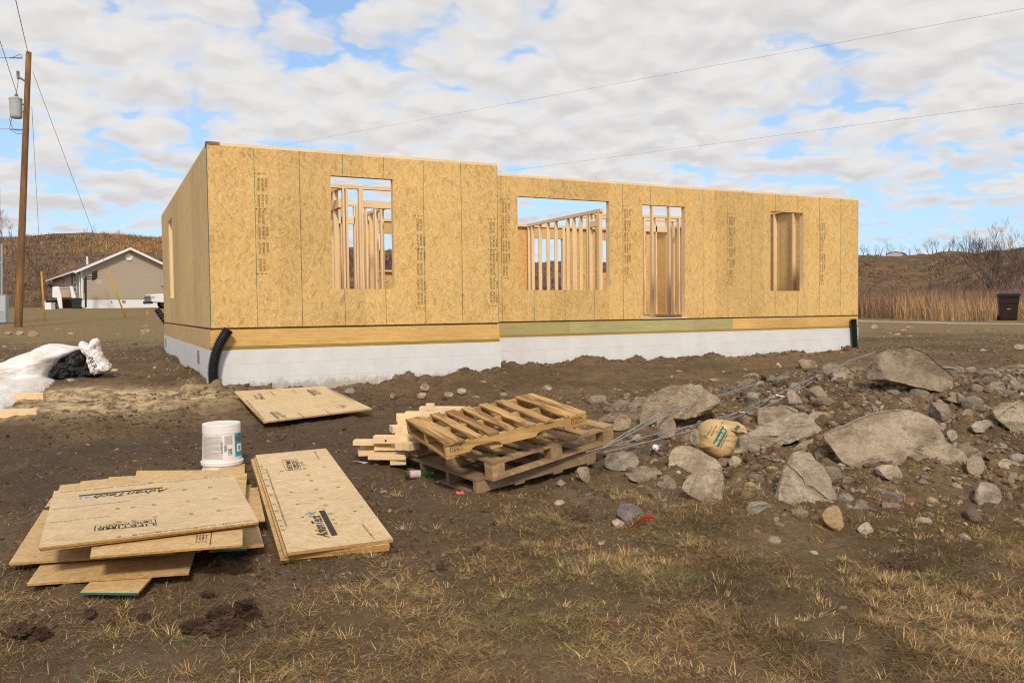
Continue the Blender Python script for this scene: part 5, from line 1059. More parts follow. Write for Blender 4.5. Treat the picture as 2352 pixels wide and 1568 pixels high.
for x, y in ((490, 344), (618, 626), (700, 786), (765, 960), (1060, 287), (1245, 557), (1465, 880), (1560, 820)): it.append(('q', [N4(x-24, y+3), N4(x+24, y-2), N4(x+22, y-8), N4(x-26, y-2)]))
pmark(t2, it, plane_z, 'ink_faint', 'small_print')
pmark(t2, [('q', [N4(800, 912), N4(880, 885), N4(882, 893), N4(806, 918)]), ('q', [N4(860, 900), N4(950, 882), N4(946, 892), N4(864, 912)]), ('q', [N4(850, 922), N4(920, 908), N4(918, 916), N4(854, 930)])], plane_z, 'ink_blue', 'blue_print')
# single sheet by the wall
E7 = lambda x, y: (528.3+x*.14160, 872.8+y*.14160)
zw = [-0.865, -0.885, -0.81, -0.77]
cw = [E7(545, 672), E7(2300, 455), E7(1520, 95), E7(65, 180)]
zw[0] = gz(*onz(*cw[0], -0.9)[:2])+0.05; zw[1] = gz(*onz(*cw[1], -0.9)[:2])+0.045; zw[2] = gz(*onz(*cw[2], -0.8)[:2])+0.05; zw[3] = zw[0]+(zw[2]-zw[1])+0.01
lf_ = 0.0
for a_ in np.linspace(0, 1, 9):
    for b_ in np.linspace(0, 1, 9):
        q0 = (1-a_)*(1-b_)*onz(*cw[0], zw[0])+a_*(1-b_)*onz(*cw[1], zw[1])+a_*b_*onz(*cw[2], zw[2])+(1-a_)*b_*onz(*cw[3], zw[3]); lf_ = max(lf_, gz(q0[0], q0[1])+0.022-q0[2])
zw = [zw[0]+0.03, zw[1]+0.03, zw[2]+min(lf_, .2)*0.75, zw[3]+min(lf_, .2)]; print('sheet lift', lf_)
t3 = sheet('single printed floor board lying alone in front of the white foundation', cw, zw, 0.018, mt='osb_weathered')
vq3 = [onz(*p, zz) for p, zz in zip(cw, zw)]
A3 = np.linalg.lstsq(np.c_[[q[0] for q in vq3], [q[1] for q in vq3], np.ones(4)], np.array([q[2] for q in vq3]), rcond=None)[0]
def pz3(p):
    nrm_ = np.array([-A3[0], -A3[1], 1.0]); d = ray(*p); t = (A3[2]+0.004-nrm_@CAMP)/(nrm_@d); return float((CAMP+d*t)[2])
MT['ink_pale'] = simple('ink_pale', (0.22, 0.16, 0.10), 0.8, 0.3, 40)
it = [('t', 'AdvanTech', E7(870, 560), E7(740, 505), E7(850, 600)), ('t', 'AdvanTech', E7(690, 500), E7(860, 600), E7(790, 500)), ('q', [E7(645, 512), E7(680, 508), E7(805, 608), E7(770, 612)]), ('q', [E7(1240, 152), E7(1275, 148), E7(1400, 228), E7(1365, 235)]), ('t', 'AdvanTech', E7(1290, 148), E7(1410, 222), E7(1390, 142)), ('t', 'LIFETIME', E7(425, 208), E7(500, 312), E7(490, 205)), ('t', 'WARRANTY', E7(345, 212), E7(425, 315), E7(390, 208)), ('t', 'LIFETIME', E7(1760, 405), E7(1840, 452), E7(1850, 402))]
it = it[1:]+boxlines(E7(1690, 412), E7(1850, 400), E7(1945, 445), E7(1790, 460), 0.06)
for a in ((E7(640, 172), E7(720, 245)), (E7(1000, 150), E7(1070, 192)), (E7(1085, 520), E7(1205, 600)), (E7(1540, 488), E7(1640, 548))): it.append(('q', [a[0], (a[0][0]+1.6, a[0][1]), (a[1][0]+1.6, a[1][1]), a[1]]))
it += [('t', 'FASTEN EDGES SIX INCH FLOOR SIDE', E7(130, 200), E7(520, 640), E7(170, 198)), ('t', 'FASTEN EDGES SIX INCH FLOOR SIDE', E7(1580, 140), E7(2180, 440), E7(1610, 136))]
pmark(t3, it, pz3, 'ink_pale')

# ------------------------------------------------------------------ pallets and offcuts
def unit(v): v = np.asarray(v, float); return v/np.linalg.norm(v)
def pallet(label, A, B, Dk, w_, d_, h_, mtop, mfr, decks, notch, group='stacked shipping pallets', blocks=False, seed=1, stampit=False, lead=None):
    """A front-left top corner, B towards front right, Dk towards back left"""
    A = np.asarray(A, float); ex = unit(np.asarray(B)-A); ey = np.asarray(Dk)-A; ey = unit(ey-ex*(ey@ex)); ez = unit(np.cross(ex, ey)); rs = random.Random(seed)
    if ez[2] < 0: ez = -ez
    root = thing('pallet', label, 'pallet', tuple(A-ez*h_), group); bt = 0.016; n = 0
    def P(a, b, c): return A+ex*a+ey*b+ez*c
    for (a0, wd, sk, b0, b1) in decks:
        m = MB(); k = 7; pts = []
        for i in range(k+1):
            b = b0+(b1-b0)*i/k*1.0; j1, j2 = rs.uniform(-.007, .007)*(1 if notch else .3), rs.uniform(-.007, .007)*(1 if notch else .3); dx = sk*i/k; wz = rs.uniform(-.002, .002)
            pts.append((P(a0+dx+j1, b, wz), P(a0+wd+dx+j2, b, wz)))
        for i in range(k):
            (p0, p1), (q0, q1) = pts[i], pts[i+1]; m.add([p0-ez*bt, p1-ez*bt, q1-ez*bt, q0-ez*bt, p0, p1, q1, q0], [(3, 2, 1, 0), (4, 5, 6, 7), (1, 2, 6, 5), (3, 0, 4, 7)]+([(0, 1, 5, 4)] if i == 0 else [])+([(2, 3, 7, 6)] if i == k-1 else []))
        m.build('deck_board', MT[mtop], root)
    if blocks:
        for b in (0.0, d_/2-0.045, d_-0.09):
            MB().obox(P(0, b, -bt-0.0165), ex*w_, ey*0.09, ez*0.016).build('stringer_board', MT[mfr], root)
            for a in (0.0, w_/2-0.06, w_-0.12): MB().obox(P(a, b, -h_+bt), ex*0.12, ey*0.09, ez*(h_-2*bt-0.018)).build('block', MT[mfr], root, bevel=.002)
            MB().obox(P(0, b-.002, -h_), ex*w_, ey*0.094, ez*0.0155).build('bottom_board', MT[mfr], root)
    else:
        sh = h_-2*bt-0.001
        for b in ((0.0, d_*.30, d_*.62, d_-0.038) if d_ > 1.2 else (0.0, d_/2-0.019, d_-0.038)):
            if notch:
                prof = [(0, -bt), (w_, -bt), (w_, -bt-sh)]
                for c in (0.73, 0.27):
                    for q in ((c+.11, 0), (c+.095, .55), (c+.065, .85), (c-.065, .85), (c-.095, .55), (c-.11, 0)): prof.append((w_*q[0], -bt-sh+sh*0.48*q[1]))
                prof.append((0, -bt-sh))
                MB().ext([P(a, b, c) for a, c in prof], ey*0.038).build('stringer', MT[mfr], root)
            else: MB().obox(P(0, b, -bt-sh), ex*w_, ey*0.038, ez*sh).build('stringer', MT[mfr], root)
        for a in (lead or (0.0, w_*0.3, w_*0.62, w_-0.1)): MB().obox(P(a, 0.002, -h_), ex*0.095, ey*(d_-.004), ez*(bt-.001)).build('bottom_board', MT[mtop], root)
    if stampit:
        m = MB(); f0 = P(0, -0.0015, -bt-0.012)
        for a in (0.035, w_-0.13):
            for (x0, x1, z0, z1) in ((0, .004, -.04, 0), (.03, .033, -.04, 0), (0.09, .093, -.04, 0), (0, .093, -.003, 0), (0, .093, -.043, -.04)): m.add([f0+ex*(a+x0)+ez*z0, f0+ex*(a+x1)+ez*z0, f0+ex*(a+x1)+ez*z1, f0+ex*(a+x0)+ez*z1], [(0, 1, 2, 3)])
            text_on(m, 'US 208', f0+ex*(a+.038)-ez*.017, ex*.048, ez*.012); text_on(m, 'HT', f0+ex*(a+.04)-ez*.036, ex*.03, ez*.012); text_on(m, 'Y', f0+ex*(a+.008)-ez*.034, ex*.015, ez*.026)
        m.build('printed_stamp', MT['ink'], root, fix=False)
    return root, P
PZ = lambda x, y: (775.2+x*.2808, 861.3+y*.2808)
aM = 1.75
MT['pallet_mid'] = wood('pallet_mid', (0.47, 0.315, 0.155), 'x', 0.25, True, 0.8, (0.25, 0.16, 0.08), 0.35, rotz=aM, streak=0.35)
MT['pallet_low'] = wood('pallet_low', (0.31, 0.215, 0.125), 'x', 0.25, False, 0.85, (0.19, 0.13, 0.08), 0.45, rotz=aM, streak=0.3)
# bottom pallet
def square_up(pa, pb, pd, w_, d_, x0):
    """corners of a w_ x d_ rectangle seen at the three picture points"""
    x = np.array(x0, float)
    def F_(x):
        a, b, d = dep(*pa, x[0]), dep(*pb, x[1]), dep(*pd, x[2]); return np.array([np.linalg.norm(b-a)-w_, np.linalg.norm(d-a)-d_, (b-a)@(d-a)])
    for _ in range(80):
        r = F_(x); J = np.array([(F_(x+1e-5*np.eye(3)[k])-r)/1e-5 for k in range(3)]).T; x = x-0.5*np.linalg.lstsq(J, r, rcond=None)[0]
    return dep(*pa, x[0]), dep(*pb, x[1]), dep(*pd, x[2])
A, B, Dk = square_up((1092, 1101), (1340, 1035), (904.4, 1038), 1.05, 1.25, (5.9, 6.5, 6.8))
gA = gz(A[0], A[1])
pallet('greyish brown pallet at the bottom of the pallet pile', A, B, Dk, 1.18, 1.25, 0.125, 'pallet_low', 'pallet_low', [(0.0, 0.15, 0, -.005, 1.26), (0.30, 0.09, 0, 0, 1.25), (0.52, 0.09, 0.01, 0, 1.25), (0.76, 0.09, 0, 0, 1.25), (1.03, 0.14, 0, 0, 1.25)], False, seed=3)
A2, B2, D2 = square_up((1129, 1061), (1408, 974), (940, 1006), 1.29, 1.08, (6.0, 6.7, 6.7))
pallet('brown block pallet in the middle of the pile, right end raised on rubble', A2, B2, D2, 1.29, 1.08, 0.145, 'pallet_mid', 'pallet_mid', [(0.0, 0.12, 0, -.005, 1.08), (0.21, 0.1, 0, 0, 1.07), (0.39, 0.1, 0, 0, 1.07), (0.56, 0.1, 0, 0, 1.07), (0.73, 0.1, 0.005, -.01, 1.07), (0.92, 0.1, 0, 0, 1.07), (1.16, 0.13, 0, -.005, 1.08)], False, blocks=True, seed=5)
A3_, B3_, D3_ = square_up((1021, 1018), (1345.5, 945.5), (932.4, 962.4), 1.14, 0.953, (6.0, 6.5, 7.0)); print('pallet z', A[2], A2[2], A3_[2], 'ground', gz(A[0], A[1]), gz(B2[0], B2[1]))
aT = math.atan2((D3_-A3_)[1], (D3_-A3_)[0]); aE = math.atan2((B3_-A3_)[1], (B3_-A3_)[0]); aM = math.atan2((D2-A2)[1], (D2-A2)[0])
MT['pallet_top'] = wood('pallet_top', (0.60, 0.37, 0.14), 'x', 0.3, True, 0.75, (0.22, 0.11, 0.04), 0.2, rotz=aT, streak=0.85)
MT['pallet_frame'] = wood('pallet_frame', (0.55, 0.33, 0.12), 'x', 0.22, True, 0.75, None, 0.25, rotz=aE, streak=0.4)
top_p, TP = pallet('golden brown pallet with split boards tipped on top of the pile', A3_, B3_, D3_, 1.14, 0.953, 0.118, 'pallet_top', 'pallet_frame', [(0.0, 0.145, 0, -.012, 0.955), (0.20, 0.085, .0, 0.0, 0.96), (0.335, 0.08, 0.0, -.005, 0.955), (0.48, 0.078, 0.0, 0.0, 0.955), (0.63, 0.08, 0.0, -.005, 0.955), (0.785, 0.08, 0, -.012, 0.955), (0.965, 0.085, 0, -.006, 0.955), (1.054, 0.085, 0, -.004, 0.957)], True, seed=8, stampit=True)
def offcut(label, x0, y0, x1, y1, D, yaw=0.0, depth=0.12, roll=0.0):
    """board end piece: front face spans the crop rectangle"""
    a = PZ(x0, y1); b = PZ(x1, y1); h_ = (y1-y0)*.2808*D/FPX
    p = dep(a[0], a[1], D); q = dep(b[0], b[1], D); L = np.linalg.norm(q-p)
    ex = unit((q-p)*np.array([1, 1, 1])); ez = np.array([0, 0, 1.0]); ey = unit(np.cross(ez, ex)); c, s = math.cos(yaw), math.sin(yaw); ex, ey = ex*c+ey*s, ey*c-ex*s
    if roll: ez, ey = unit(ez*math.cos(roll)+ey*math.sin(roll)), unit(ey*math.cos(roll)-ez*math.sin(roll))
    o = MB().obox((0, 0, 0), ex*L, ey*depth, ez*h_*0.97).build('lumber_offcut', MT['offcut'], bevel=.0015); o.location = p; tag(o, label, 'lumber', 'pine offcuts beside the pallets')
    return o
offcut('thin pine offcut reaching furthest left of the pile', 125, 538, 430, 576, 6.85, 0.05)
oc = offcut('wide pine offcut with a dark knot hole near the left', 290, 496, 680, 558, 6.8, -0.08, 0.09)
offcut('pine offcut end under the thin furthest left piece', 218, 580, 300, 614, 6.95, 0.5)
offcut('pine offcut behind and below the wide knotted piece', 300, 580, 620, 615, 6.85, 0.0)
offcut('low pine offcut at the bottom left of the pile', 172, 624, 420, 664, 6.85, 0.25)
offcut('pine offcut lying lowest in the middle of the pile', 248, 648, 560, 692, 6.75, -0.05, 0.14)
offcut('short pine offcut tucked under the grey pallet corner', 430, 694, 560, 736, 6.75, 0.1)
offcut('pine offcut tilted against the pallets left edge', 470, 548, 560, 612, 6.72, -0.4)
offcut('steep pine offcut right against the pallets left edge', 530, 548, 610, 612, 6.68, -0.7)
offcut('pine offcut end in the upper tier at the far left', 482, 322, 680, 384, 7.3, 0.15)
offcut('short pine offcut end under the upper tier', 490, 386, 700, 416, 7.2, 0.05)
offcut('long pine offcut of the upper tier behind the top pallet', 550, 304, 830, 350, 7.35, 0.0)
offcut('longest pine board carrying the small cube offcut', 668, 262, 1040, 318, 7.6, -0.05)
offcut('small cube shaped pine offcut on the very top of the pile', 722, 232, 790, 290, 7.58, 0.0, 0.06)
offcut('left pine offcut end in the middle tier', 452, 418, 560, 476, 7.1, 0.4)
offcut('right pine offcut end in the middle tier', 525, 414, 700, 474, 7.05, 0.05)
offcut('pine offcut low in the gap between middle and lower tiers', 470, 476, 640, 500, 7.0, 0.0, 0.1)
m = MB(); kx = [PZ(385, 534), PZ(404, 528)]; c0 = np.array(PZ(394, 534)); m.add([dep(c0[0]+2.6*math.cos(a), c0[1]+2.6*math.sin(a), 6.785) for a in np.linspace(0, 2*PI, 9)[:-1]], [tuple(range(8))])
kn = m.build('knot_hole', MT['ink'], None, fix=False); kn.parent = oc; kn.matrix_parent_inverse = Matrix.Translation(oc.location).inverted()
# boards under the tarp
def lumber(label, px0, px1, zh, wid, th, group='framing boards near the tarp'):
    a = hit(*px0); b = hit(*px1); ex = b-a; ey = unit(np.cross([0, 0, 1.0], ex))*wid
    if ey@_f < 0: ey = -ey
    o = MB().obox((0, 0, 0), ex, ey, np.array([0, 0, th])).build('lumber_board', MT['offcut'], bevel=.002); o.location = tuple(a+np.array([0, 0, zh])); tag(o, label, 'lumber', group)
lumber('pine board whose end sticks out from under the white tarp', (15, 919), (99, 918), 0.0, 0.09, 0.085)
lumber('pine board nearest the camera left of the sawdust patch', (-60, 961), (84, 959), 0.0, 0.09, 0.09)
lumber('short pine board end beside the lettered white sack', (240, 852), (268, 852), 0.0, 0.09, 0.03)
# ------------------------------------------------------------------ small things on the site
def cast_on(objs, pxs, off=0.003):
    """points where picture rays meet the given mesh objects, lifted a little off the surface"""
    V = []; Fc = []
    for o in objs:
        b = len(V); V += [o.location+v.co for v in o.data.vertices]; Fc += [[i+b for i in p.vertices] for p in o.data.polygons]
    bvh = BVHTree.FromPolygons(V, Fc); out = []
    for p in pxs:
        d = Vector(ray(*p)).normalized(); h = bvh.ray_cast(Vector(CAMP), d); out.append(None if h[0] is None else h[0]-d*off)
    return out
def wrap_print(o, items, mt, nm='printed_lettering', sub=3):
    m = MB()
    def put(pts, fs):
        q = cast_on([o], pts)
        if any(a is None for a in q):
            good = [f for f in fs if all(q[i] is not None for i in f)]
            q = [a if a is not None else Vector((0, 0, 0)) for a in q]; fs = good
        m.add(q, fs)
    for it in items:
        if it[0] == 't':
            vs, fs = text_geo(it[1]); a, b, c = (np.array(p, float) for p in it[2:5]); put([tuple(a+(b-a)*u+(c-a)*v) for u, v in vs], fs)
        else:
            a, b, c, d = (np.array(p, float) for p in it[1]); n = 8
            pts = [tuple((a*(1-i/n)+b*i/n)*(1-j/n)+(d*(1-i/n)+c*i/n)*j/n) for j in range(n+1) for i in range(n+1)]
            put(pts, [(j*(n+1)+i, j*(n+1)+i+1, (j+1)*(n+1)+i+1, (j+1)*(n+1)+i) for j in range(n) for i in range(n)])
    k = m.build(nm, MT[mt], None, fix=False); k.parent = o; k.matrix_parent_inverse = Matrix.Translation(o.location).inverted(); return k
# bucket, upside down
bp = hit(511, 1081); bD = depth_of(bp); br = 0.150*bD/6.45*1.0; k_ = bD/6.45
bk = thing('bucket', 'white plastic bucket standing upside down behind the spread stack', 'bucket', tuple(bp))
hB = 0.365*k_; z0 = gz(bp[0], bp[1])-0.005
body = MB().lathe([(0.150*k_, 0.0), (0.152*k_, 0.012), (0.146*k_, 0.02), (0.146*k_, 0.045), (0.158*k_, 0.05), (0.160*k_, 0.075), (0.150*k_, 0.082), (0.148*k_, 0.10), (0.140*k_, hB*0.80), (0.144*k_, hB*0.805), (0.143*k_, hB*0.985), (0.140*k_, hB), (0.128*k_, hB*0.992), (0.02, hB*0.975), (0.0, hB*0.972)], 48, (bp[0], bp[1], z0)).build('bucket_body', MT['white_plastic'], bk)
def cyl_patch(name, mt, px_l, px_r, z_a, z_b, ro=0.0012, items=None, par=None):
    """label patch on the bucket wall between two angles"""
    m = MB(); n = 10; vs = []
    for j in (0, 1):
        zz = z_a if j == 0 else z_b; r = (0.148-(0.008)*(zz-0.10)/(hB*0.8-0.1))*k_+ro
        for i in range(n+1):
            a = px_l+(px_r-px_l)*i/n; vs.append((bp[0]+r*math.cos(a), bp[1]+r*math.sin(a), z0+zz))
    m.add(vs, [(i, i+1, n+2+i, n+1+i) for i in range(n)]); return m.build(name, MT[mt], par or bk, fix=False)
MT['label_grey'] = simple('label_grey', (0.50, 0.46, 0.42), 0.7, 0.25, 160); MT['teal'] = simple('teal', (0.03, 0.36, 0.33), 0.5, 0.1, 20); MT['label_photo'] = simple('label_photo', (0.10, 0.13, 0.16), 0.5, 0.8, 25); MT['label_white'] = simple('label_white', (0.74, 0.72, 0.70), 0.6, 0.05, 10)
a_v = math.atan2(CAMP[1]-bp[1], CAMP[0]-bp[0])       # angle towards the photographer
def bang(f): return a_v+math.asin(max(-1, min(1, f)))   # f: -1 left silhouette .. +1 right silhouette
zb = lambda f: 0.095+(hB*0.79-0.095)*f
cyl_patch('label', 'label_grey', bang(-.93), bang(.02), zb(.06), zb(.96)); cyl_patch('label', 'label_grey', bang(.13), bang(.55), zb(.60), zb(.95))
lt = cyl_patch('label', 'teal', bang(.66), bang(.995), zb(.10), zb(.99))
def fin(px_): return px_
def on_bucket(m, body_, f0, f1, za, zb_, rot=False):
    vs, fs = text_geo(body_); out = []
    for u, v in vs:
        if rot: u, v = 1-v, u
        a = bang(f0+(f1-f0)*u); zz = za+(zb_-za)*v; r = (0.148-(0.008)*(zz-0.10)/(hB*0.8-0.1))*k_+0.0026; out.append((bp[0]+r*math.cos(a), bp[1]+r*math.sin(a), z0+zz))
    m.add(out, fs)
m = MB(); on_bucket(m, 'LEAD', .30, .50, zb(.20), zb(.45), True); on_bucket(m, 'FREE', .12, .26, zb(.34), zb(.58), True)
on_bucket(m, 'USG', -.06, .04, zb(.30), zb(.72), True); m.build('printed_lettering', MT['ink'], bk, fix=False)
m = MB()
for j in range(17): on_bucket(m, 'DIRECTIONS STIR MATERIAL BEFORE USE DO NOT MIX', -.90, (-.15 if j % 5 else -.5), zb(.12+j*.048), zb(.135+j*.048))
for j in range(5): on_bucket(m, 'KEEP FROM FREEZING CAUTION', .16, .52, zb(.64+j*.06), zb(.66+j*.06))
m.build('small_print', simple('ink_grey', (0.22, 0.20, 0.19), 0.8), bk, fix=False)
cyl_patch('label_picture', 'label_photo', bang(.70), bang(.96), zb(.66), zb(.97), .0022); cyl_patch('label_picture', 'label_photo', bang(.68), bang(.80), zb(.40), zb(.62), .0022); cyl_patch('label_picture', 'label_white', bang(.74), bang(.97), zb(.28), zb(.58), .0030); cyl_patch('label_picture', 'rock_yellow', bang(.82), bang(.90), zb(.34), zb(.50), .0038)
# corrugated drain pipes
def corrugated(label, pts, rad, nring, tip_dark=True):
    P = [Vector(p) for p in pts]; L = [0]
    for i in range(1, len(P)): L.append(L[-1]+(P[i]-P[i-1]).length)
    cp = [];
    def cat(t):
        i = min(max(np.searchsorted(L, t)-1, 0), len(P)-2); u = (t-L[i])/(L[i+1]-L[i]); p0 = P[max(i-1, 0)]; p1 = P[i]; p2 = P[i+1]; p3 = P[min(i+2, len(P)-1)]
        return 0.5*((2*p1)+(p2-p0)*u+(2*p0-5*p1+4*p2-p3)*u*u+(3*p1-p0-3*p2+p3)*u**3)
    N_ = nring*4; pts2 = [cat(L[-1]*i/N_) for i in range(N_+1)]; rr = [rad*(1.0 if (i % 4) in (0, 1) else 0.80) for i in range(N_+1)]
    base = pts[-1]; o = MB().tube([tuple(p-Vector(base)) for p in pts2]+[tuple(pts2[-1]-Vector(base))], rr+[rad*.9], 20, cap=False)
    # open mouth: inner wall
    o.tube([tuple(p-Vector(base)) for p in pts2[:12]], [rad*0.8]*12, 20, cap=False)
    ob = o.build('drain_pipe', MT['black_plastic']); ob.location = base; return tag(ob, label, 'pipe')
yp = -0.13
corrugated('black corrugated drain pipe bending up the left front corner of the house', [tuple(ony(*p, yp)) for p in ((525, 757), (508, 783), (496, 812), (490, 845), (491, 875), (499, 910))], 0.073, 32)
corrugated('straight black corrugated drain pipe at the right front corner of the house', [tuple(ony(*p, 0.72)) for p in ((1960.5, 733), (1962, 755), (1963.5, 780), (1966, 816))], 0.066, 30)
corrugated('black pipe leaning out behind the left side of the house', [tuple(dep(*p, 23.5)) for p in ((361, 711), (370, 724), (384, 744))], 0.09, 6)

# tarp, black bag, lettered sack
def cloth_heap(name, label, cat, poly, D, T, mt, folds, seed, amp=0.03, n=90, rings=40, power=0.5, base_px=None, group=None):
    V, F_ = inflate_mesh(poly, D, T, n=n, rings=rings, seed=seed, facets=0, amp=amp, fine=0.004, power=power)
    c = V.mean(0)
    out = []
    for v in V:
        q = Vector(v)*folds; s = mnoise.noise(Vector((q.x*1.0+q.z*0.8, q.y*1.0, q.z*0.35+seed))); r = abs(mnoise.noise(Vector((q.x*1.9-q.z*1.4, q.y*1.9, seed*2.0+q.z))))
        out.append(v-_f*(0.05*s-0.09*r+0.05*abs(mnoise.noise(Vector((q.x*4.5+q.z*3, q.y*4.5, seed)))))*min(T, 0.5)/0.4*1.5)
    me = bpy.data.meshes.new(name); out = np.array(out); base = out.mean(0); base[2] = out[:, 2].min(); me.from_pydata((out-base).tolist(), [], F_); me.materials.append(MT[mt]); me.polygons.foreach_set('use_smooth', [True]*len(me.polygons))
    o = bpy.data.objects.new(name, me); COL.objects.link(o); o.location = base; return tag(o, label, cat, group)
m_, t_, b_ = mat('tarp'); tc_ = t_.n('ShaderNodeTexCoord'); n_ = t_.noise((tc_, 'Object'), 2.2, 4, 0.5); n2_ = t_.noise(t_.scale((tc_, 'Object'), (1, 1, 3)), 4.0, 5, 0.6, 1.2)
setc(t_, b_, t_.mix(t_.ramp(n_, [(0.42, 0.0), (0.66, 0.75)]), (0.74, 0.725, 0.71), (0.60, 0.52, 0.44)), 0.45, n2_, 0.05, 0.6); MT['tarp'] = m_
m_, t_, b_ = mat('bag_black'); tc_ = t_.n('ShaderNodeTexCoord'); n2_ = t_.noise(t_.scale((tc_, 'Object'), (1, 1, 2)), 6.0, 5, 0.6, 1.5); setc(t_, b_, (0.012, 0.012, 0.013), 0.38, n2_, 0.06, 0.9); b_.inputs['Specular IOR Level'].default_value = 0.5; MT['bag_black'] = m_
m_, t_, b_ = mat('paper_bag'); tc_ = t_.n('ShaderNodeTexCoord'); n_ = t_.noise((tc_, 'Object'), 5.0, 5, 0.6); n2_ = t_.noise(t_.scale((tc_, 'Object'), (1, 1, 3)), 9.0, 5, 0.6, 1.0)
setc(t_, b_, t_.mix(t_.ramp(n_, [(0.4, 0.0), (0.7, 1.0)]), (0.56, 0.37, 0.17), (0.50, 0.33, 0.155)), 0.8, n2_, 0.02, 0.5); MT['paper_bag'] = m_
tD = depth_of(hit(60, 935)); tD2 = depth_of(hit(170, 869))
cloth_heap('tarp', 'white tarpaulin draped over a long heap at the left edge', 'tarp', [(-190, 850), (-90, 842), (0, 838), (35, 830), (60, 824), (85, 806), (108, 793), (128, 792), (160, 797), (188, 802), (178, 815), (160, 824), (148, 838), (136, 852), (134, 872), (118, 885), (95, 893), (72, 905), (48, 912), (30, 925), (14, 940), (0, 952), (-40, 965), (-190, 965)], tD2+0.1, 1.1, 'tarp', 1.2, 3, amp=0.035)
trp = [o for o in COL.objects if o.name == 'tarp'][0]
tl = [(-190, 880), (-60, 872), (60, 868), (128, 868), (134, 874), (120, 888), (95, 898), (70, 908), (45, 915), (24, 930), (8, 945), (0, 958), (-50, 985), (-190, 990)]
q_ = resample(tl, 72); c_ = q_.mean(0); VV = []; FF = []; nr_ = 12
for j in range(nr_+1):
    for i in range(72):
        s_ = j/nr_; p_ = c_+(q_[i]-c_)*s_; h = hit(p_[0], p_[1]); zz = 0.03+0.09*(1-s_)+0.05*abs(mnoise.noise(Vector((p_[0]*.035, p_[1]*.08, 2))))+0.02*mnoise.noise(Vector((p_[0]*.1, p_[1]*.2, 7)))
        if s_ > .97: zz = 0.0
        VV.append((h[0], h[1], gz(h[0], h[1])+zz))
for j in range(nr_):
    for i in range(72): FF.append((j*72+i, j*72+(i+1) % 72, (j+1)*72+(i+1) % 72, (j+1)*72+i))
mm = MB(); mm.add(VV, FF); o = mm.build('loose_edge', MT['tarp'], None, smooth=True); o.parent = trp; o.matrix_parent_inverse = Matrix.Translation(trp.location).inverted()
bag = cloth_heap('rubbish_bag', 'glossy black plastic bag peeping out between tarp and lettered sack', 'bag', [(116, 874), (128, 850), (143, 832), (160, 819), (176, 811), (190, 803), (204, 808), (214, 825), (222, 845), (222, 862), (200, 868), (170, 870), (140, 873)], tD2+0.05, 0.5, 'bag_black', 4.0, 8, amp=0.05)
sack = cloth_heap('plastic_sack', 'white plastic sack with black letters slumped against the black bag', 'sack', [(184, 786), (191, 783), (199, 788), (206, 793), (212, 782), (222, 776), (227, 781), (229, 800), (234, 818), (244, 832), (256, 840), (257, 848), (246, 856), (230, 857), (215, 861), (209, 848), (203, 826), (193, 808)], tD2-0.12, 0.22, 'white_plastic', 5.0, 12, amp=0.035)
S2 = lambda x, y: (x*.293, 516.8+y*.293)
wrap_print(sack, [('t', 'BER', S2(690, 1045), S2(735, 1135), S2(722, 1028)), ('t', 'U', S2(735, 955), S2(742, 975), S2(765, 948)), ('t', 'M', S2(838, 1092), S2(850, 1108), S2(862, 1084)), ('t', 'I', S2(676, 1015), S2(684, 1032), S2(696, 1008))], 'ink')
# mortar bag
M6 = lambda x, y: (1573.4+x*.08056, 941.7+y*.08056)
bd = depth_of(hit(1640, 1052))+0.05
mb_poly = [M6(*p) for p in ((290, 1060), (320, 880), (350, 740), (390, 560), (450, 430), (560, 330), (680, 262), (760, 255), (900, 258), (1080, 268), (1250, 290), (1380, 320), (1440, 420), (1470, 600), (1480, 760), (1400, 900), (1370, 1080), (1300, 1200), (1180, 1330), (950, 1400), (900, 1440), (700, 1330), (480, 1180))]
V, F_ = inflate_mesh(mb_poly, bd, 0.34, n=96, rings=44, seed=5, facets=0, amp=0.010, fine=0.003, power=0.55)
out = []
for v in V:
    q = Vector(v)*9.0; s = abs(mnoise.noise(Vector((q.x+q.z*2, q.y, q.z*3)))); out.append(v-_f*0.010*s)
me = bpy.data.meshes.new('mortar_bag'); out = np.array(out); base = out.mean(0); base[2] = out[:, 2].min(); me.from_pydata((out-base).tolist(), [], F_); me.materials.append(MT['paper_bag']); me.polygons.foreach_set('use_smooth', [True]*len(me.polygons))
mort = bpy.data.objects.new('mortar_bag', me); COL.objects.link(mort); mort.location = base; tag(mort, 'brown paper mortar bag with green label lying among the boulders', 'bag')
MT['bag_green'] = simple('bag_green', (0.045, 0.15, 0.09), 0.7, 0.2, 20); MT['bag_cream'] = simple('bag_cream', (0.72, 0.66, 0.52), 0.7, 0.1, 20)
# crumpled open mouth of the bag: folded flap
fp = [M6(*p) for p in ((1040, 300), (1250, 282), (1450, 320), (1560, 400), (1660, 440), (1730, 560), (1760, 690), (1640, 640), (1560, 690), (1470, 700), (1380, 620), (1220, 560), (1130, 430))]
V, F_ = inflate_mesh(fp, bd-0.13, 0.14, n=60, rings=24, seed=9, facets=2, amp=0.05, fine=0.008, power=0.6); mm = MB(); mm.add(V, F_)
flap = mm.build('folded_top', MT['paper_bag'], None, smooth=True); flap.parent = mort; flap.matrix_parent_inverse = Matrix.Translation(mort.location).inverted()
wrap_print(mort, [('q', [M6(800, 940), M6(960, 1055), M6(1205, 600), M6(1070, 430)])], 'bag_green', 'printed_label')
gm = [('t', 'Mortero de C', M6(905, 1015), M6(1200, 490), M6(830, 950))]
k2 = wrap_print(mort, gm, 'bag_cream'); k2.location = tuple(-_f*0.004)
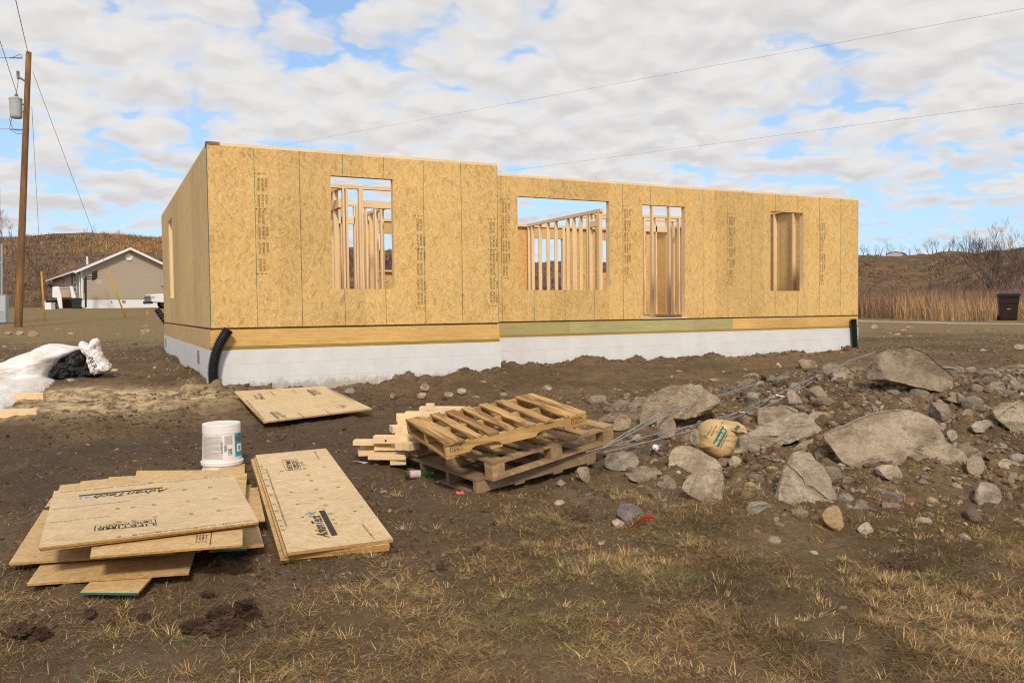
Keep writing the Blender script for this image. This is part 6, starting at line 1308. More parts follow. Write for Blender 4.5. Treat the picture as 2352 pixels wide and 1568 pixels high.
k3 = wrap_print(mort, [('t', 'CUMPLE CON ASTM C-91', M6(1015, 1085), M6(1245, 640), M6(990, 1060)), ('t', 'NET WT 75 LB', M6(770, 730), M6(915, 450), M6(735, 705)), ('t', 'Masonry Cement', M6(915, 660), M6(1045, 400), M6(900, 630))], 'ink'); k3.location = tuple(-_f*0.002)
k4 = wrap_print(mort, [('t', 'MEZCLA', M6(655, 720), M6(790, 470), M6(628, 690)), ('t', 'O', M6(640, 790), M6(600, 700), M6(570, 770))], 'bag_green'); k4.location = tuple(-_f*0.002)
ff = wrap_print(flap, [('q', [M6(1385, 540), M6(1470, 590), M6(1590, 480), M6(1500, 410)])], 'bag_green', 'printed_label')
# bottle
a = hit(*PZ(556, 880)); b = hit(*PZ(790, 862)); ax = unit(b-a); Lb = np.linalg.norm(b-a)*1.02; a[2] = gz(a[0], a[1])+0.045; b[2] = gz(b[0], b[1])+0.04; ax = unit(b-a)
bt = thing('glass_bottle', 'green glass bottle lying below the grey pallet', 'bottle', tuple(a)); rb = 0.030*depth_of(a)/6.2
pr_ = [(0.0, .5), (0.006, .9), (0.02, 1.0), (0.58, 1.0), (0.66, .92), (0.76, .55), (0.85, .42), (0.955, .40), (0.96, .48), (1.0, .48)]
m_, t_, b_ = mat('green_glass'); b_.inputs['Base Color'].default_value = (0.02, 0.13, 0.03, 1); b_.inputs['Roughness'].default_value = 0.12; b_.inputs['Transmission Weight'].default_value = 0.5; b_.inputs['Specular IOR Level'].default_value = 0.5; MT['green_glass'] = m_
MB().tube([a+ax*Lb*s for s, _ in pr_], [rb*r for _, r in pr_], 20).build('bottle_body', MT['green_glass'], bt, smooth=True)
MB().tube([a+ax*Lb*s for s in (0.13, 0.50)], [rb*1.015]*2, 20, cap=False).build('paper_label', simple('label_pink', (0.52, 0.40, 0.40), 0.6, 0.3, 90), bt, smooth=True)
MB().tube([a+ax*Lb*s for s in (0.10, 0.15)], [rb*1.022]*2, 20, cap=False).build('label_stripe', simple('label_red', (0.55, 0.05, 0.03), 0.6), bt, smooth=True)
# pink scrap, red strip, crushed can, paper strip
V, F_ = inflate_mesh([PZ(*p) for p in ((960, 968), (975, 950), (1000, 955), (1018, 944), (1034, 955), (1040, 972), (1020, 984), (985, 984))], depth_of(hit(*PZ(1000, 984))), 0.05, n=40, rings=14, seed=7, facets=1, amp=0.07, fine=.02)
mm = MB(); c0 = V.mean(0); mm.add(V-c0, F_); o = mm.build('cloth_scrap', simple('pink', (0.85, 0.13, 0.16), 0.6, 0.05), smooth=True); o.location = c0; tag(o, 'crumpled bright pink scrap on the soil in front of the pallets', 'scrap')
a, b_2, c_ = hit(1440, 1230), hit(1480, 1211), hit(1501, 1208); P = [a+(0, 0, .03), (a+b_2)/2+np.array((0, 0, .055)), b_2+(0, 0, .065), c_+(0, 0, .055)]
mm = MB(); base = np.array(a)
for i in range(3):
    p, q = np.array(P[i])-base, np.array(P[i+1])-base; up = np.array([0.004, -0.006, 0.012]); mm.add([p-up, q-up, q+up, p+up, p-up+(.003, .004, 0), q-up+(.003, .004, 0), q+up+(.003, .004, 0), p+up+(.003, .004, 0)], [(0, 1, 2, 3), (7, 6, 5, 4), (3, 2, 6, 7), (0, 4, 5, 1)]+([(0, 3, 7, 4)] if i == 0 else [])+([(1, 5, 6, 2)] if i == 2 else []))
o = mm.build('plastic_strip', simple('red', (0.62, 0.02, 0.03), 0.4, 0.05)); o.location = base; tag(o, 'bright red plastic strip lying in the turf below the slate rock', 'strip')
cp_ = hit(1498, 1042); Dc = depth_of(cp_); cc = dep(1506, 1027, Dc); nrm_ = unit(-_f*0.8+_R*0.15+_U*0.45); tail = unit(dep(1490, 1047, Dc+0.02)-cc)
cn = thing('drink_can', 'crushed drink can with its round silver end up beside the wires', 'can', tuple(cp_)); rr_ = 7.6*Dc/FPX
MB().tube([cc-nrm_*0.004, cc, cc+nrm_*0.003], [rr_*.93, rr_, rr_*.9], 24).build('can_end', simple('silver', (0.72, 0.72, 0.74), 0.35, 0.08, 30, metallic=0.35), cn, smooth=False)
MB().tube([cc-nrm_*0.006, cc+tail*rr_*0.9-nrm_*.01, cc+tail*rr_*1.9-nrm_*.01, cc+tail*rr_*3.0-nrm_*.005], [rr_*.8, rr_*.55, rr_*.32, rr_*.5], 10).build('can_body', simple('can_dark', (0.08, 0.07, 0.08), 0.35, 0.5, 40, metallic=0.5), cn)
pa_ = [PZ(*q) for q in ((108, 735), (175, 748), (200, 740), (280, 744), (360, 734), (335, 756), (240, 758), (165, 750))]
mm = MB(); pts = [hit(*q) for q in pa_]; c0 = np.mean(pts, 0); mm.ext([p-c0+np.array((0, 0, 0.035+0.01*math.sin(i*2))) for i, p in enumerate(pts)], (0, 0, .002)); o = mm.build('paper_scrap', simple('paper', (0.50, 0.46, 0.42), 0.8, 0.2, 40)); o.location = c0; tag(o, 'curled strip of whitish paper on the soil left of the pallets', 'paper')
# truss wires over the heap
def lift(pts, D0, D1):
    out = []; xs = [p[0] for p in pts]
    for p in pts:
        D = D0+(D1-D0)*(p[0]-xs[0])/(xs[-1]-xs[0]); q = dep(p[0], p[1], D)
        dh = depth_of(hit(p[0], p[1])); out.append(dep(p[0], p[1], min(D, dh-0.06)))
    return out
def dense(P, n=14):
    out = []
    for i in range(len(P)-1):
        for k in range(n): out.append(P[i]+(P[i+1]-P[i])*k/n)
    return out+[P[-1]]
def ladder(label, r1, r2, D0, D1, nz):
    A_ = dense(lift(r1, D0, D1)); B_ = dense(lift(r2, D0, D1)); root = thing('masonry_wire', label, 'wire', tuple(A_[0]), 'truss wires laid over the rubble heap'); r = 0.0045
    MB().tube(A_, r, 6).build('side_wire', MT['wire'], root, smooth=True); MB().tube(B_, r, 6).build('side_wire', MT['wire'], root, smooth=True)
    def ev(P, t): x = t*(len(P)-1); i = min(int(x), len(P)-2); return P[i]+(P[i+1]-P[i])*(x-i)
    m = MB()
    zz = [ev(A_ if i % 2 == 0 else B_, (i+.5)/nz) for i in range(nz)]
    m.tube(zz, 0.003, 5); m.build('cross_wire', MT['wire'], root)
ladder('truss wire running from the pallets over the muddy boulder', [(1382, 1029), (1440, 992), (1507, 954), (1600, 923), (1700, 892), (1787, 872)], [(1388, 1027), (1460, 990), (1540, 951), (1640, 914), (1731, 891)], 6.2, 9.3, 10)
ladder('truss wire running behind the brown bag up to the mud capped boulder', [(1346, 1038), (1480, 1003), (1616, 970), (1690, 948), (1751, 921), (1810, 893), (1866, 868), (1900, 858), (1950, 828), (2012, 808)], [(1388, 1038), (1500, 1012), (1606, 984), (1690, 958), (1758, 934), (1830, 897), (1895, 860), (1945, 836), (1998, 813)], 6.2, 9.2, 13)

# ------------------------------------------------------------------ utility pole, wires
MT['pole_wood'] = wood('pole_wood', (0.30, 0.155, 0.05), 'z', 0.45, True, 0.85, (0.10, 0.05, 0.02), 0.6, streak=0.7)
pb = hit(42, 752); PDp = depth_of(pb)
sc_ = PDp/34.0
ptop = dep(66, 120, PDp); pole = thing('utility_pole', 'tall brown wooden utility pole with grey transformer', 'pole', tuple(pb))
def on_pole(pyy): t = (752-pyy)/(752-120); return np.array(pb)+(ptop-np.array(pb))*t
MB().tube([np.array(pb)-(0, 0, .5)]+[on_pole(y) for y in (752, 600, 400, 200, 120)], [0.155*sc_, 0.152*sc_, 0.14*sc_, 0.125*sc_, 0.11*sc_, 0.105*sc_], 16).build('shaft', MT['pole_wood'], pole, smooth=True)
W_ = lambda x, y, dz=0.0: dep(x, y, PDp+dz)
MB().tube([W_(51, 134), W_(22, 133)], 0.025, 6).build('insulator_arm', MT['dark_wire'], pole)
MB().lathe([(0.0, -.44*sc_), (0.19*sc_, -.44*sc_), (0.225*sc_, -.38*sc_), (0.24*sc_, .30*sc_), (0.25*sc_, .31*sc_), (0.25*sc_, .36*sc_), (0.15*sc_, .42*sc_), (0, .43*sc_)], 24, tuple(W_(36.5, 247, -.1))).build('transformer', simple('transformer', (0.40, 0.42, 0.41), 0.5, 0.08, 5), pole, smooth=False)
MB().tube([W_(36, 229, -.1), W_(37.5, 219, -.1), W_(37.5, 215, -.1)], [.05, .07, .03], 8).build('bushing', MT['dark_wire'], pole)
MB().tube([W_(46, 240), W_(58, 240)], 0.04, 6).tube([W_(46, 257), W_(58, 257)], 0.04, 6).build('mounting_bracket', MT['grey_metal'], pole)
MB().tube([W_(58, 187), W_(44, 178), W_(40, 172)], [.04, .05, .05], 6).tube([W_(41, 164), W_(42, 182)], [.06, .05], 8).build('fuse_cutout', MT['dark_wire'], pole)
MB().tube([W_(22, 297), W_(62, 298)], 0.02, 6).build('service_clamp', MT['dark_wire'], pole)
m = MB()
for pts in (((42, 182), (40, 200), (37, 215)), ((51, 134), (46, 125), (34, 130), (24, 134)), ((30, 262), (24, 285), (22, 297), (40, 308), (55, 306)), ((26, 255), (22, 275), (30, 298), (50, 302))): m.tube([W_(*p) for p in pts], 0.012, 5)
m.build('jumper_wire', MT['dark_wire'], pole)
def cable(name, label, pts, r=0.014, sag=0.0, group=None, cat='wire', n=24):
    P = [np.array(p, float) for p in pts]; out = []
    for i in range(len(P)-1):
        for k in range(n): t = k/n; q = P[i]+(P[i+1]-P[i])*t; q = q-np.array([0, 0, sag*4*t*(1-t)]); out.append(q)
    out.append(P[-1]); base = out[0].copy(); o = MB().tube([p-base for p in out], r, 5).build(name, MT['line_wire']); o.location = base; return tag(o, label, cat, group)
g1 = hit(291, 731); g2_ = hit(103, 737)
cable('guy_wire', 'guy wire slanting from the utility pole to the leaning yellow guard', [W_(75, 165), dep(246, 619, depth_of(g1)), g1], 0.010)
cable('guy_wire', 'steep guy wire from the utility pole to the upright yellow guard', [W_(73, 245), dep(88, 520, (PDp+depth_of(g2_))/2), dep(95, 623, depth_of(g2_)), g2_], 0.009)
MT['guard'] = simple('guard', (0.50, 0.29, 0.03), 0.5, 0.12, 4)
for lb, g_, tp in (('leaning yellow guy wire guard in front of the neighbouring gable', g1, (246, 619)), ('upright yellow guy wire guard left of the neighbouring porch', g2_, (95, 623))):
    D = depth_of(g_); o = MB().tube([(0, 0, -.1), dep(*tp, D)-g_], [.034*D/36, .036*D/36], 10).build('guy_guard', MT['guard'], smooth=True); o.location = tuple(g_); tag(o, lb, 'guard', 'yellow guy wire guards')
cable('power_line', 'upper power line crossing the sky to the top right', [dep(490, 364, 150), dep(655, 333, 110), dep(2352, 20, 45), dep(3000, -105, 38)], 0.010)
cable('power_line', 'lower power line crossing the sky to the right edge', [dep(560, 452, 150), dep(1165, 393, 100), dep(2352, 237, 50), dep(3000, 152, 42)], 0.010)
cable('power_line', 'power line leaving the pole top to the left', [W_(22, 133), dep(-200, 132, PDp+2)], 0.016)
cable('power_line', 'power line rising steeply from the pole top', [W_(64, 121), dep(36, 0, PDp-8), dep(10, -110, PDp-12)], 0.014)
cable('power_line', 'power line rising from the fuse cutout to the upper left', [W_(42, 225), dep(0, 95, PDp-6), dep(-60, -80, PDp-12)], 0.012)
cable('power_line', 'low service line leaving the pole to the left', [W_(22, 297), dep(-200, 290, PDp+2)], 0.014)
# second post and the grey electric box at the left edge
eb = hit(5, 743); ED = depth_of(eb)
post = MB().tube([(0, 0, -.3), dep(-6, 430, ED)-dep(-6, 743, ED)], [.13, .11], 14).build('wooden_post', MT['pole_wood'], smooth=True); post.location = tuple(dep(-6, 743, ED)); tag(post, 'brown wooden post cut off by the left edge of the photo', 'post')
box = thing('electric_box', 'light grey electric service box with conduit at the left edge', 'electric box', tuple(eb))
E_ = lambda x, y, d=0.0: dep(x, y, ED-0.3+d)
MB().obox(E_(-5, 741), E_(13, 741)-E_(-5, 741), unit(_f)*0.25, E_(-5, 677)-E_(-5, 741)).build('cabinet', MT['grey_metal'], box, bevel=.01)
MB().obox(E_(-3, 716, -.012), E_(11, 716)-E_(-3, 716), unit(_f)*0.01, E_(-3, 680)-E_(-3, 716)).build('cabinet_door', simple('door_grey', (0.42, 0.44, 0.44), .5), box, bevel=.004)
MB().tube([E_(4, 677, .1), E_(4, 560, .1)], 0.05, 8).tube([E_(1.5, 605, .1), E_(6.5, 605, .1)], 0.06, 6).build('conduit', MT['grey_metal'], box)

# ------------------------------------------------------------------ the neighbour's house
HA = hit(190, 708); HD0 = depth_of(HA); k6 = HD0/60.0
uA = (190-1176)/FPX*HD0
def nb(u, wv, zz): x, y = uw2xy(u, wv); return np.array([x, y, zz])
zN = float(HA[2])-0.05
sid = unit(np.array([-11.0, 16.0])); gab = np.array([sid[1], -sid[0]])      # in (u, w): along the side wall, along the gable
LS = 19.0*k6; WG = 6.6*k6
def NP(a, s, zz): return nb(uA+gab[0]*a+sid[0]*s, HD0+gab[1]*a+sid[1]*s, zN+zz)
def zpx(pyy, D, pxx=190): return CAMP[2]-D*((pyy-784)/FPX*0+((pyy-(709.7+(1176-pxx)*0.01134))/FPX))-zN
eave = zpx(619, HD0); ridge = eave+1.6*k6; fnd = zpx(687, HD0)
nh_ = thing('neighbouring_house', 'tan sided single storey house with gable, white trim and brown roof beyond the lawn', 'house', tuple(HA))
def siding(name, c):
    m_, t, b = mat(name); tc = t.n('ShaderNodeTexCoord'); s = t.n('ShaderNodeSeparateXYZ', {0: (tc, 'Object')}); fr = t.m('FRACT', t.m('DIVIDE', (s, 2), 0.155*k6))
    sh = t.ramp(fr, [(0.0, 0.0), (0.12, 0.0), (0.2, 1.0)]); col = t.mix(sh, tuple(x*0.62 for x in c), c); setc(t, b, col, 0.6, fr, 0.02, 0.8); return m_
MT['siding'] = siding('vinyl_siding', (0.45, 0.365, 0.27)); MT['roof_brown'] = simple('roof_brown', (0.11, 0.055, 0.045), 0.9, 0.3, 3.0, bump=0.02); MT['n_white'] = simple('n_white', (0.74, 0.72, 0.70), 0.6, 0.04)
wm = MB(); H_ = WG/2
wm.add([NP(0, 0, fnd), NP(WG, 0, fnd), NP(WG, 0, eave), NP(H_, 0, ridge), NP(0, 0, eave)], [(0, 1, 2, 3, 4)]); wm.add([NP(0, 0, fnd), NP(0, 0, eave), NP(0, LS, eave), NP(0, LS, fnd)], [(0, 1, 2, 3)])
wm.add([NP(WG, 0, fnd), NP(WG, LS, fnd), NP(WG, LS, eave), NP(WG, 0, eave)], [(0, 1, 2, 3)]); wm.add([NP(0, LS, fnd), NP(0, LS, eave), NP(H_, LS, ridge), NP(WG, LS, eave), NP(WG, LS, fnd)], [(0, 1, 2, 3, 4)])
walls = wm.build('wall', MT['siding'], nh_)
fo = MB(); i_ = 0.05
fo.box8([NP(i_, i_, -.6), NP(WG-i_, i_, -.6), NP(WG-i_, LS-i_, -.6), NP(i_, LS-i_, -.6), NP(i_, i_, fnd+.01), NP(WG-i_, i_, fnd+.01), NP(WG-i_, LS-i_, fnd+.01), NP(i_, LS-i_, fnd+.01)]); fo.build('foundation', MT['n_white'], nh_)
oh = 0.45*k6; sl = (ridge-eave)/H_
def roof_pane(a0, z0_, a1, z1_, t=0.12):
    return [NP(a0, -oh, z0_), NP(a1, -oh, z1_), NP(a1, LS+oh, z1_), NP(a0, LS+oh, z0_), NP(a0, -oh, z0_+t), NP(a1, -oh, z1_+t), NP(a1, LS+oh, z1_+t), NP(a0, LS+oh, z0_+t)]
rf = MB(); rf.box8(roof_pane(-oh, eave-sl*oh, H_-.002, ridge)); rf.box8(roof_pane(H_+.002, ridge, WG+oh, eave-sl*oh)); roof = rf.build('roof', MT['roof_brown'], nh_)
fb = MB()
for (a0, z0_, a1, z1_) in ((-oh, eave-sl*oh, H_, ridge), (H_, ridge, WG+oh, eave-sl*oh)):
    fb.box8([NP(a0, -oh-.03, z0_-.12), NP(a1, -oh-.03, z1_-.12), NP(a1, -oh-.004, z1_-.12), NP(a0, -oh-.004, z0_-.12), NP(a0, -oh-.03, z0_+.10), NP(a1, -oh-.03, z1_+.10), NP(a1, -oh-.004, z1_+.10), NP(a0, -oh-.004, z0_+.10)])
    fb.add([NP(a0, -oh, z0_-.02), NP(a1, -oh, z1_-.02), NP(a1, 0.0, z1_-.02), NP(a0, 0, z0_-.02)], [(0, 1, 2, 3)])
fb.build('fascia', MT['n_white'], roof)
MB().box8([NP(-oh-.12, -oh, eave-sl*oh-.02), NP(-oh, -oh, eave-sl*oh-.02), NP(-oh, LS+oh, eave-sl*oh-.02), NP(-oh-.12, LS+oh, eave-sl*oh-.02), NP(-oh-.12, -oh, eave-sl*oh+.12), NP(-oh, -oh, eave-sl*oh+.12), NP(-oh, LS+oh, eave-sl*oh+.12), NP(-oh-.12, LS+oh, eave-sl*oh+.12)]).build('gutter', MT['n_white'], roof)
def npole(pts, r, nm, mt='n_white', par=None, n=8): return MB().tube([NP(*p) for p in pts], r, n).build(nm, MT[mt], par or nh_)
npole([(-oh, .1, eave-sl*oh), (-.08, .25, eave-.45), (-.08, .25, .2)], .055, 'downspout'); npole([(-oh, LS, eave-sl*oh), (-.08, LS-.1, eave-.45), (-.08, LS-.1, .2)], .055, 'downspout')
MB().box8([NP(-.01, -.02, fnd), NP(.12, -.02, fnd), NP(.12, -.005, fnd), NP(-.01, -.005, fnd), NP(-.01, -.02, eave), NP(.12, -.02, eave), NP(.12, -.005, eave), NP(-.01, -.005, eave)]).build('corner_trim', MT['n_white'], nh_)
# gable vent: white octagonal disc
gc = NP(H_-.05, -.03, ridge-.62*k6); gd = gab[0]*np.array([CY, -SY, 0])+gab[1]*np.array([SY, CY, 0]); sd_ = sid[0]*np.array([CY, -SY, 0])+sid[1]*np.array([SY, CY, 0])
MB().ext([gc+(gd*math.cos(a)+np.array([0, 0, 1])*math.sin(a))*0.27*k6 for a in np.linspace(PI/8, 2*PI+PI/8, 9)[:-1]], -sd_*0.04).build('gable_vent', MT['n_white'], nh_)
MB().tube([NP(1.1*k6, 5*k6, eave+.4), NP(1.1*k6, 5*k6, eave+1.25*k6)], .10, 10).build('vent_pipe', MT['n_white'], roof)
for s_ in (9.5, 13.0): MB().box8([NP(1.5*k6+dx, s_*k6+dy, eave+sl*1.5*k6+dz) for dz in (.02, .35) for dx, dy in ((0, 0), (.5, 0), (.5, .5), (0, .5))]).build('roof_vent', MT['dark_wire'], roof)
# windows and door of the side wall
def opening(nm, s0, s1, z0_, z1_, mt='n_white', glass=True):
    f = MB().box8([NP(-.05, s0, z0_), NP(-.002, s0, z0_), NP(-.002, s1, z0_), NP(-.05, s1, z0_), NP(-.05, s0, z1_), NP(-.002, s0, z1_), NP(-.002, s1, z1_), NP(-.05, s1, z1_)]).build(nm, MT[mt], nh_)
    if glass:
        g_ = 0.14
        for (a_, b_3) in ((z0_+g_, (z0_+z1_)/2-.05), ((z0_+z1_)/2+.05, z1_-g_)): MB().box8([NP(-.062, s0+g_, a_), NP(-.052, s0+g_, a_), NP(-.052, s1-g_, a_), NP(-.062, s1-g_, a_), NP(-.062, s0+g_, b_3), NP(-.052, s0+g_, b_3), NP(-.052, s1-g_, b_3), NP(-.062, s1-g_, b_3)]).build('pane', simple('pane', (0.10, 0.12, 0.14), 0.15), f)
opening('window', 9.2*k6, 10.6*k6, fnd+.75*k6, fnd+2.0*k6); opening('window', 2.4*k6, 3.6*k6, fnd+.55*k6, fnd+2.1*k6); opening('door', 4.6*k6, 5.6*k6, fnd+.02, fnd+2.1*k6, 'rock_slate', False)
MB().box8([NP(-.2, 4.9*k6+dy*.3, fnd+2.3*k6+dz*.3)+gd*dx*.1 for dz in (0, 1) for dx, dy in ((0, 0), (1, 0), (1, 1), (0, 1))]).build('porch_light', MT['dark_wire'], nh_)
# porch with white rail and brown steps
def Q6(x, y): return (57.4+x*.1416, 545.5+y*.1416)
s0p, s1p, dpx = 3.4*k6, 7.0*k6, -1.8*k6
por = MB()
por.box8([NP(dpx, s0p, fnd-.15), NP(-.06, s0p, fnd-.15), NP(-.06, s1p, fnd-.15), NP(dpx, s1p, fnd-.15), NP(dpx, s0p, fnd), NP(-.06, s0p, fnd), NP(-.06, s1p, fnd), NP(dpx, s1p, fnd)]); por.build('porch_deck', MT['n_white'], nh_)
def wq(D, pts, nm, mt, depth=0.08, par=None): return MB().ext([dep(*Q6(*p), D) for p in pts], unit(_f)*depth).build(nm, MT[mt], par or nh_)
DP = HD0+1.0
wq(DP+1.5, [(445, 800), (530, 790), (530, 975), (445, 970)], 'railing', 'n_white'); wq(DP-.6, [(500, 795), (545, 790), (590, 940), (605, 1150), (560, 1160), (520, 1000)], 'stair_rail', 'n_white')
wq(DP-.6, [(725, 790), (765, 785), (825, 960), (780, 1080), (755, 960)], 'stair_rail', 'n_white'); wq(DP+.9, [(550, 815), (725, 822), (725, 968), (550, 965)], 'railing', 'siding')
wq(DP+.8, [(540, 806), (850, 803), (850, 810), (540, 820)], 'hand_rail', 'n_white')
MT['step_brown'] = simple('step_brown', (0.075, 0.032, 0.02), 0.8, 0.3, 5)
for i in range(5): wq(DP+.6-i*.25, [(597, 1145-i*36-34), (785, 1145-i*36-34), (785, 1145-i*36), (597, 1145-i*36)], 'step', 'step_brown', 0.25)
# meter, conduit, vents on the gable
def gb(a, z_, w_, h_, nm, mt, d=.15): return MB().box8([NP(a+dx*w_, -.005-dy*d, z_+dz*h_) for dz in (0, 1) for dx, dy in ((0, 1), (1, 1), (1, 0), (0, 0))]).build(nm, MT[mt], nh_)
gb(5.45*k6, fnd+1.0*k6, .42, .95, 'meter_box', 'grey_metal'); gb(5.98*k6, fnd+1.05*k6, .35, .45, 'meter_box', 'grey_metal')
npole([(6.15*k6, -.2, fnd+1.4*k6), (6.15*k6, -.2, eave+1.2*k6)], .04, 'service_mast', 'grey_metal')
gb(2.7*k6, fnd-.3, .25, .2, 'foundation_vent', 'rock_tan', .03); gb(1.9*k6, fnd-.25, .12, .1, 'hose_tap', 'grey_metal', .08)
# things about the neighbour's yard
def wheeled_bin(label, name, foot, hpx, mt, lidmt, group=None, ang=0.0, label_patch=False, wpx=None):
    D = depth_of(foot); h_ = hpx*D/FPX; w_ = (wpx*D/FPX) if wpx else h_*0.62; root = thing(name, label, 'wheeled bin', tuple(foot), group)
    ex = unit(_R*math.cos(ang)+_f*math.sin(ang)); ex[2] = 0; ex = unit(ex); ey = np.array([-ex[1], ex[0], 0]); ez = np.array([0, 0, 1.0]); o = np.array(foot)
    def P(a, b, c): return o+ex*a*w_+ey*b*w_+ez*c*h_
    def fr(s, c, d=0.0): return [P(-s, -s*1.05+d, c), P(s, -s*1.05+d, c), P(s, s*1.05+d, c), P(-s, s*1.05+d, c)]
    m = MB(); lv = [fr(.36, 0.0), fr(.38, 0.06), fr(.43, .55), fr(.45, .60), fr(.47, .80), fr(.5, .82), fr(.5, .90)]
    m.add([p for q in lv for p in q], [(j*4+i, j*4+(i+1) % 4, (j+1)*4+(i+1) % 4, (j+1)*4+i) for j in range(len(lv)-1) for i in range(4)]+[(3, 2, 1, 0)]); m.build('bin_body', MT[mt], root, bevel=.012)
    m = MB(); lv = [fr(.53, .895), fr(.53, .93), fr(.45, .985), fr(.2, 1.0)]; m.add([p for q in lv for p in q], [(j*4+i, j*4+(i+1) % 4, (j+1)*4+(i+1) % 4, (j+1)*4+i) for j in range(3) for i in range(4)]+[(12, 13, 14, 15), (3, 2, 1, 0)]); m.build('lid', MT[lidmt], root, bevel=.01)
    for s in (-1, 1): MB().tube([P(.44*1, s*.30, .09), P(.52, s*.30, .09)], h_*.09, 14).build('wheel', MT['black_plastic'], root) if False else MB().tube([P(s*.36, .44, .09), P(s*.46, .44, .09)], h_*.095, 14).build('wheel', MT['black_plastic'], root)
    MB().tube([P(-.35, .55, .86), P(-.35, .62, .88), P(.35, .62, .88), P(.35, .55, .86)], h_*.015, 6).build('handle', MT[mt], root)
    MB().obox(P(-.06, -.47, .44), ex*w_*.12, -ey*.01, ez*h_*.09).build('catch_bar', MT['black_plastic'], root)
    if label_patch:
        MB().obox(P(.495, -.38, .66), ex*.012, ey*w_*.3, ez*h_*.15).build('sticker', MT['label_white'], root)
        MB().obox(P(-.09, -.445, .385), ex*w_*.16, -ey*.006, ez*h_*.012).build('sticker', MT['label_white'], root)
        m = MB(); m.obox(P(-.38, -.512, .77), ex*w_*.76, -ey*.01, ez*h_*.02); m.build('rim_ledge', MT[mt], root)
    return root
MT['bin_brown'] = simple('bin_brown', (0.026, 0.014, 0.011), 0.5, 0.15, 6); MT['bin_dark'] = simple('bin_dark', (0.022, 0.027, 0.03), 0.5, 0.1, 6); MT['bin_lid'] = simple('bin_lid', (0.055, 0.05, 0.055), 0.45, 0.1, 6)
wheeled_bin('dark brown wheeled bin standing beside the gravel track at the right', 'wheeled_bin', hit(2315, 735.5), 66, 'bin_brown', 'bin_lid', None, -0.45, True, wpx=43)
wheeled_bin('dark wheeled bin between the porch steps and the gable corner', 'wheeled_bin', hit(176, 709), 25, 'bin_dark', 'bin_dark', 'dark bins beside the neighbouring porch', .2, wpx=19)
wheeled_bin('dark wheeled bin left of the porch rail behind the white box', 'wheeled_bin', hit(119, 709.5), 21, 'bin_dark', 'bin_dark', 'dark bins beside the neighbouring porch', -.2, wpx=17)
p = hit(108, 711.5); D = depth_of(p); ex = unit(_R*[1, 1, 0]); cab = thing('utility_cabinet', 'cream white cabinet on the lawn left of the neighbouring porch', 'cabinet', tuple(p))
MB().obox(p-ex*9.5*D/FPX, ex*19*D/FPX, unit(_f*[1, 1, 0])*.6, np.array([0, 0, 15*D/FPX])).build('casing', MT['n_white'], cab, bevel=.02); MB().obox(p-ex*9.9*D/FPX+np.array([0, 0, 15*D/FPX+.002]), ex*19.8*D/FPX, unit(_f*[1, 1, 0])*.64, np.array([0, 0, .06])).build('lid', MT['n_white'], cab)
p = hit(90, 713); D = depth_of(p); V, F_ = inflate_mesh([(90+3*math.cos(a), 711.5+2.4*math.sin(a)) for a in np.linspace(0, 2*PI, 13)[:-1]], D, 6*D/FPX, n=16, rings=8, seed=1, facets=0, amp=0, fine=0); mm = MB(); c0 = V.mean(0); mm.add(V-c0, F_); o = mm.build('ball', simple('orange', (0.60, 0.13, 0.03), 0.6), smooth=True); o.location = c0; tag(o, 'small orange ball on the lawn left of the cream cabinet', 'ball')
# flag stake
p = hit(340, 727); D = depth_of(p); fl = thing('marker_flag', 'small orange marker flag on a thin stake in the lawn', 'flag', tuple(p)); MB().tube([p, dep(337, 714, D)], .012, 5).build('stake', MT['wire'], fl); MB().ext([dep(*q, D) for q in ((335, 714), (341, 716), (342, 720), (336, 720))], unit(_f)*.01).build('flag', simple('flag_orange', (0.75, 0.16, 0.03), .6), fl)
# basketball hoop
DH = depth_of(hit(196, 708.5)); bh = thing('basketball_hoop', 'black basketball hoop in front of the tan gable', 'basketball hoop', tuple(hit(196, 708.5))); H6 = lambda x, y, d=0.0: dep(*Q6(x, y), DH+d)
MB().tube([H6(985, 1150), H6(985, 635)], .08, 8).build('pole', MT['black_plastic'], bh); MB().tube([H6(945, 668), H6(1095, 674)], .04, 6).tube([H6(985, 635), H6(1095, 640)], .04, 6).tube([H6(960, 670), H6(960, 900), H6(985, 905)], .03, 6).build('support_arm', MT['black_plastic'], bh)
MB().ext([H6(1088, 555, -.6), H6(1168, 525, .6), H6(1165, 670, .6), H6(1085, 700, -.6)], unit(_R)*.05).build('backboard', MT['black_plastic'], bh)
rc = H6(1205, 662); MB().tube([rc+(_R*math.cos(a)+unit(_f*[1, 1, 0])*math.sin(a))*.23 for a in np.linspace(0, 2*PI, 17)], .018, 5).build('hoop_ring', simple('hoop_red', (0.5, 0.08, 0.04), .5), bh)
m = MB()
for i in range(10):
    a = 2*PI*i/10; m.tube([rc+(_R*math.cos(a)+_f*math.sin(a))*.22, rc+(_R*math.cos(a+.3)+_f*math.sin(a+.3))*.13-np.array([0, 0, .45])], .008, 4)
m.build('net', MT['n_white'], bh); MB().box8([hit(196, 708.5)+np.array([dx*.5, dy*.4, dz*.1]) for dz in (0, 1) for dx, dy in ((-1, -1), (1, -1), (1, 1), (-1, 1))]).build('base', MT['n_white'], bh)
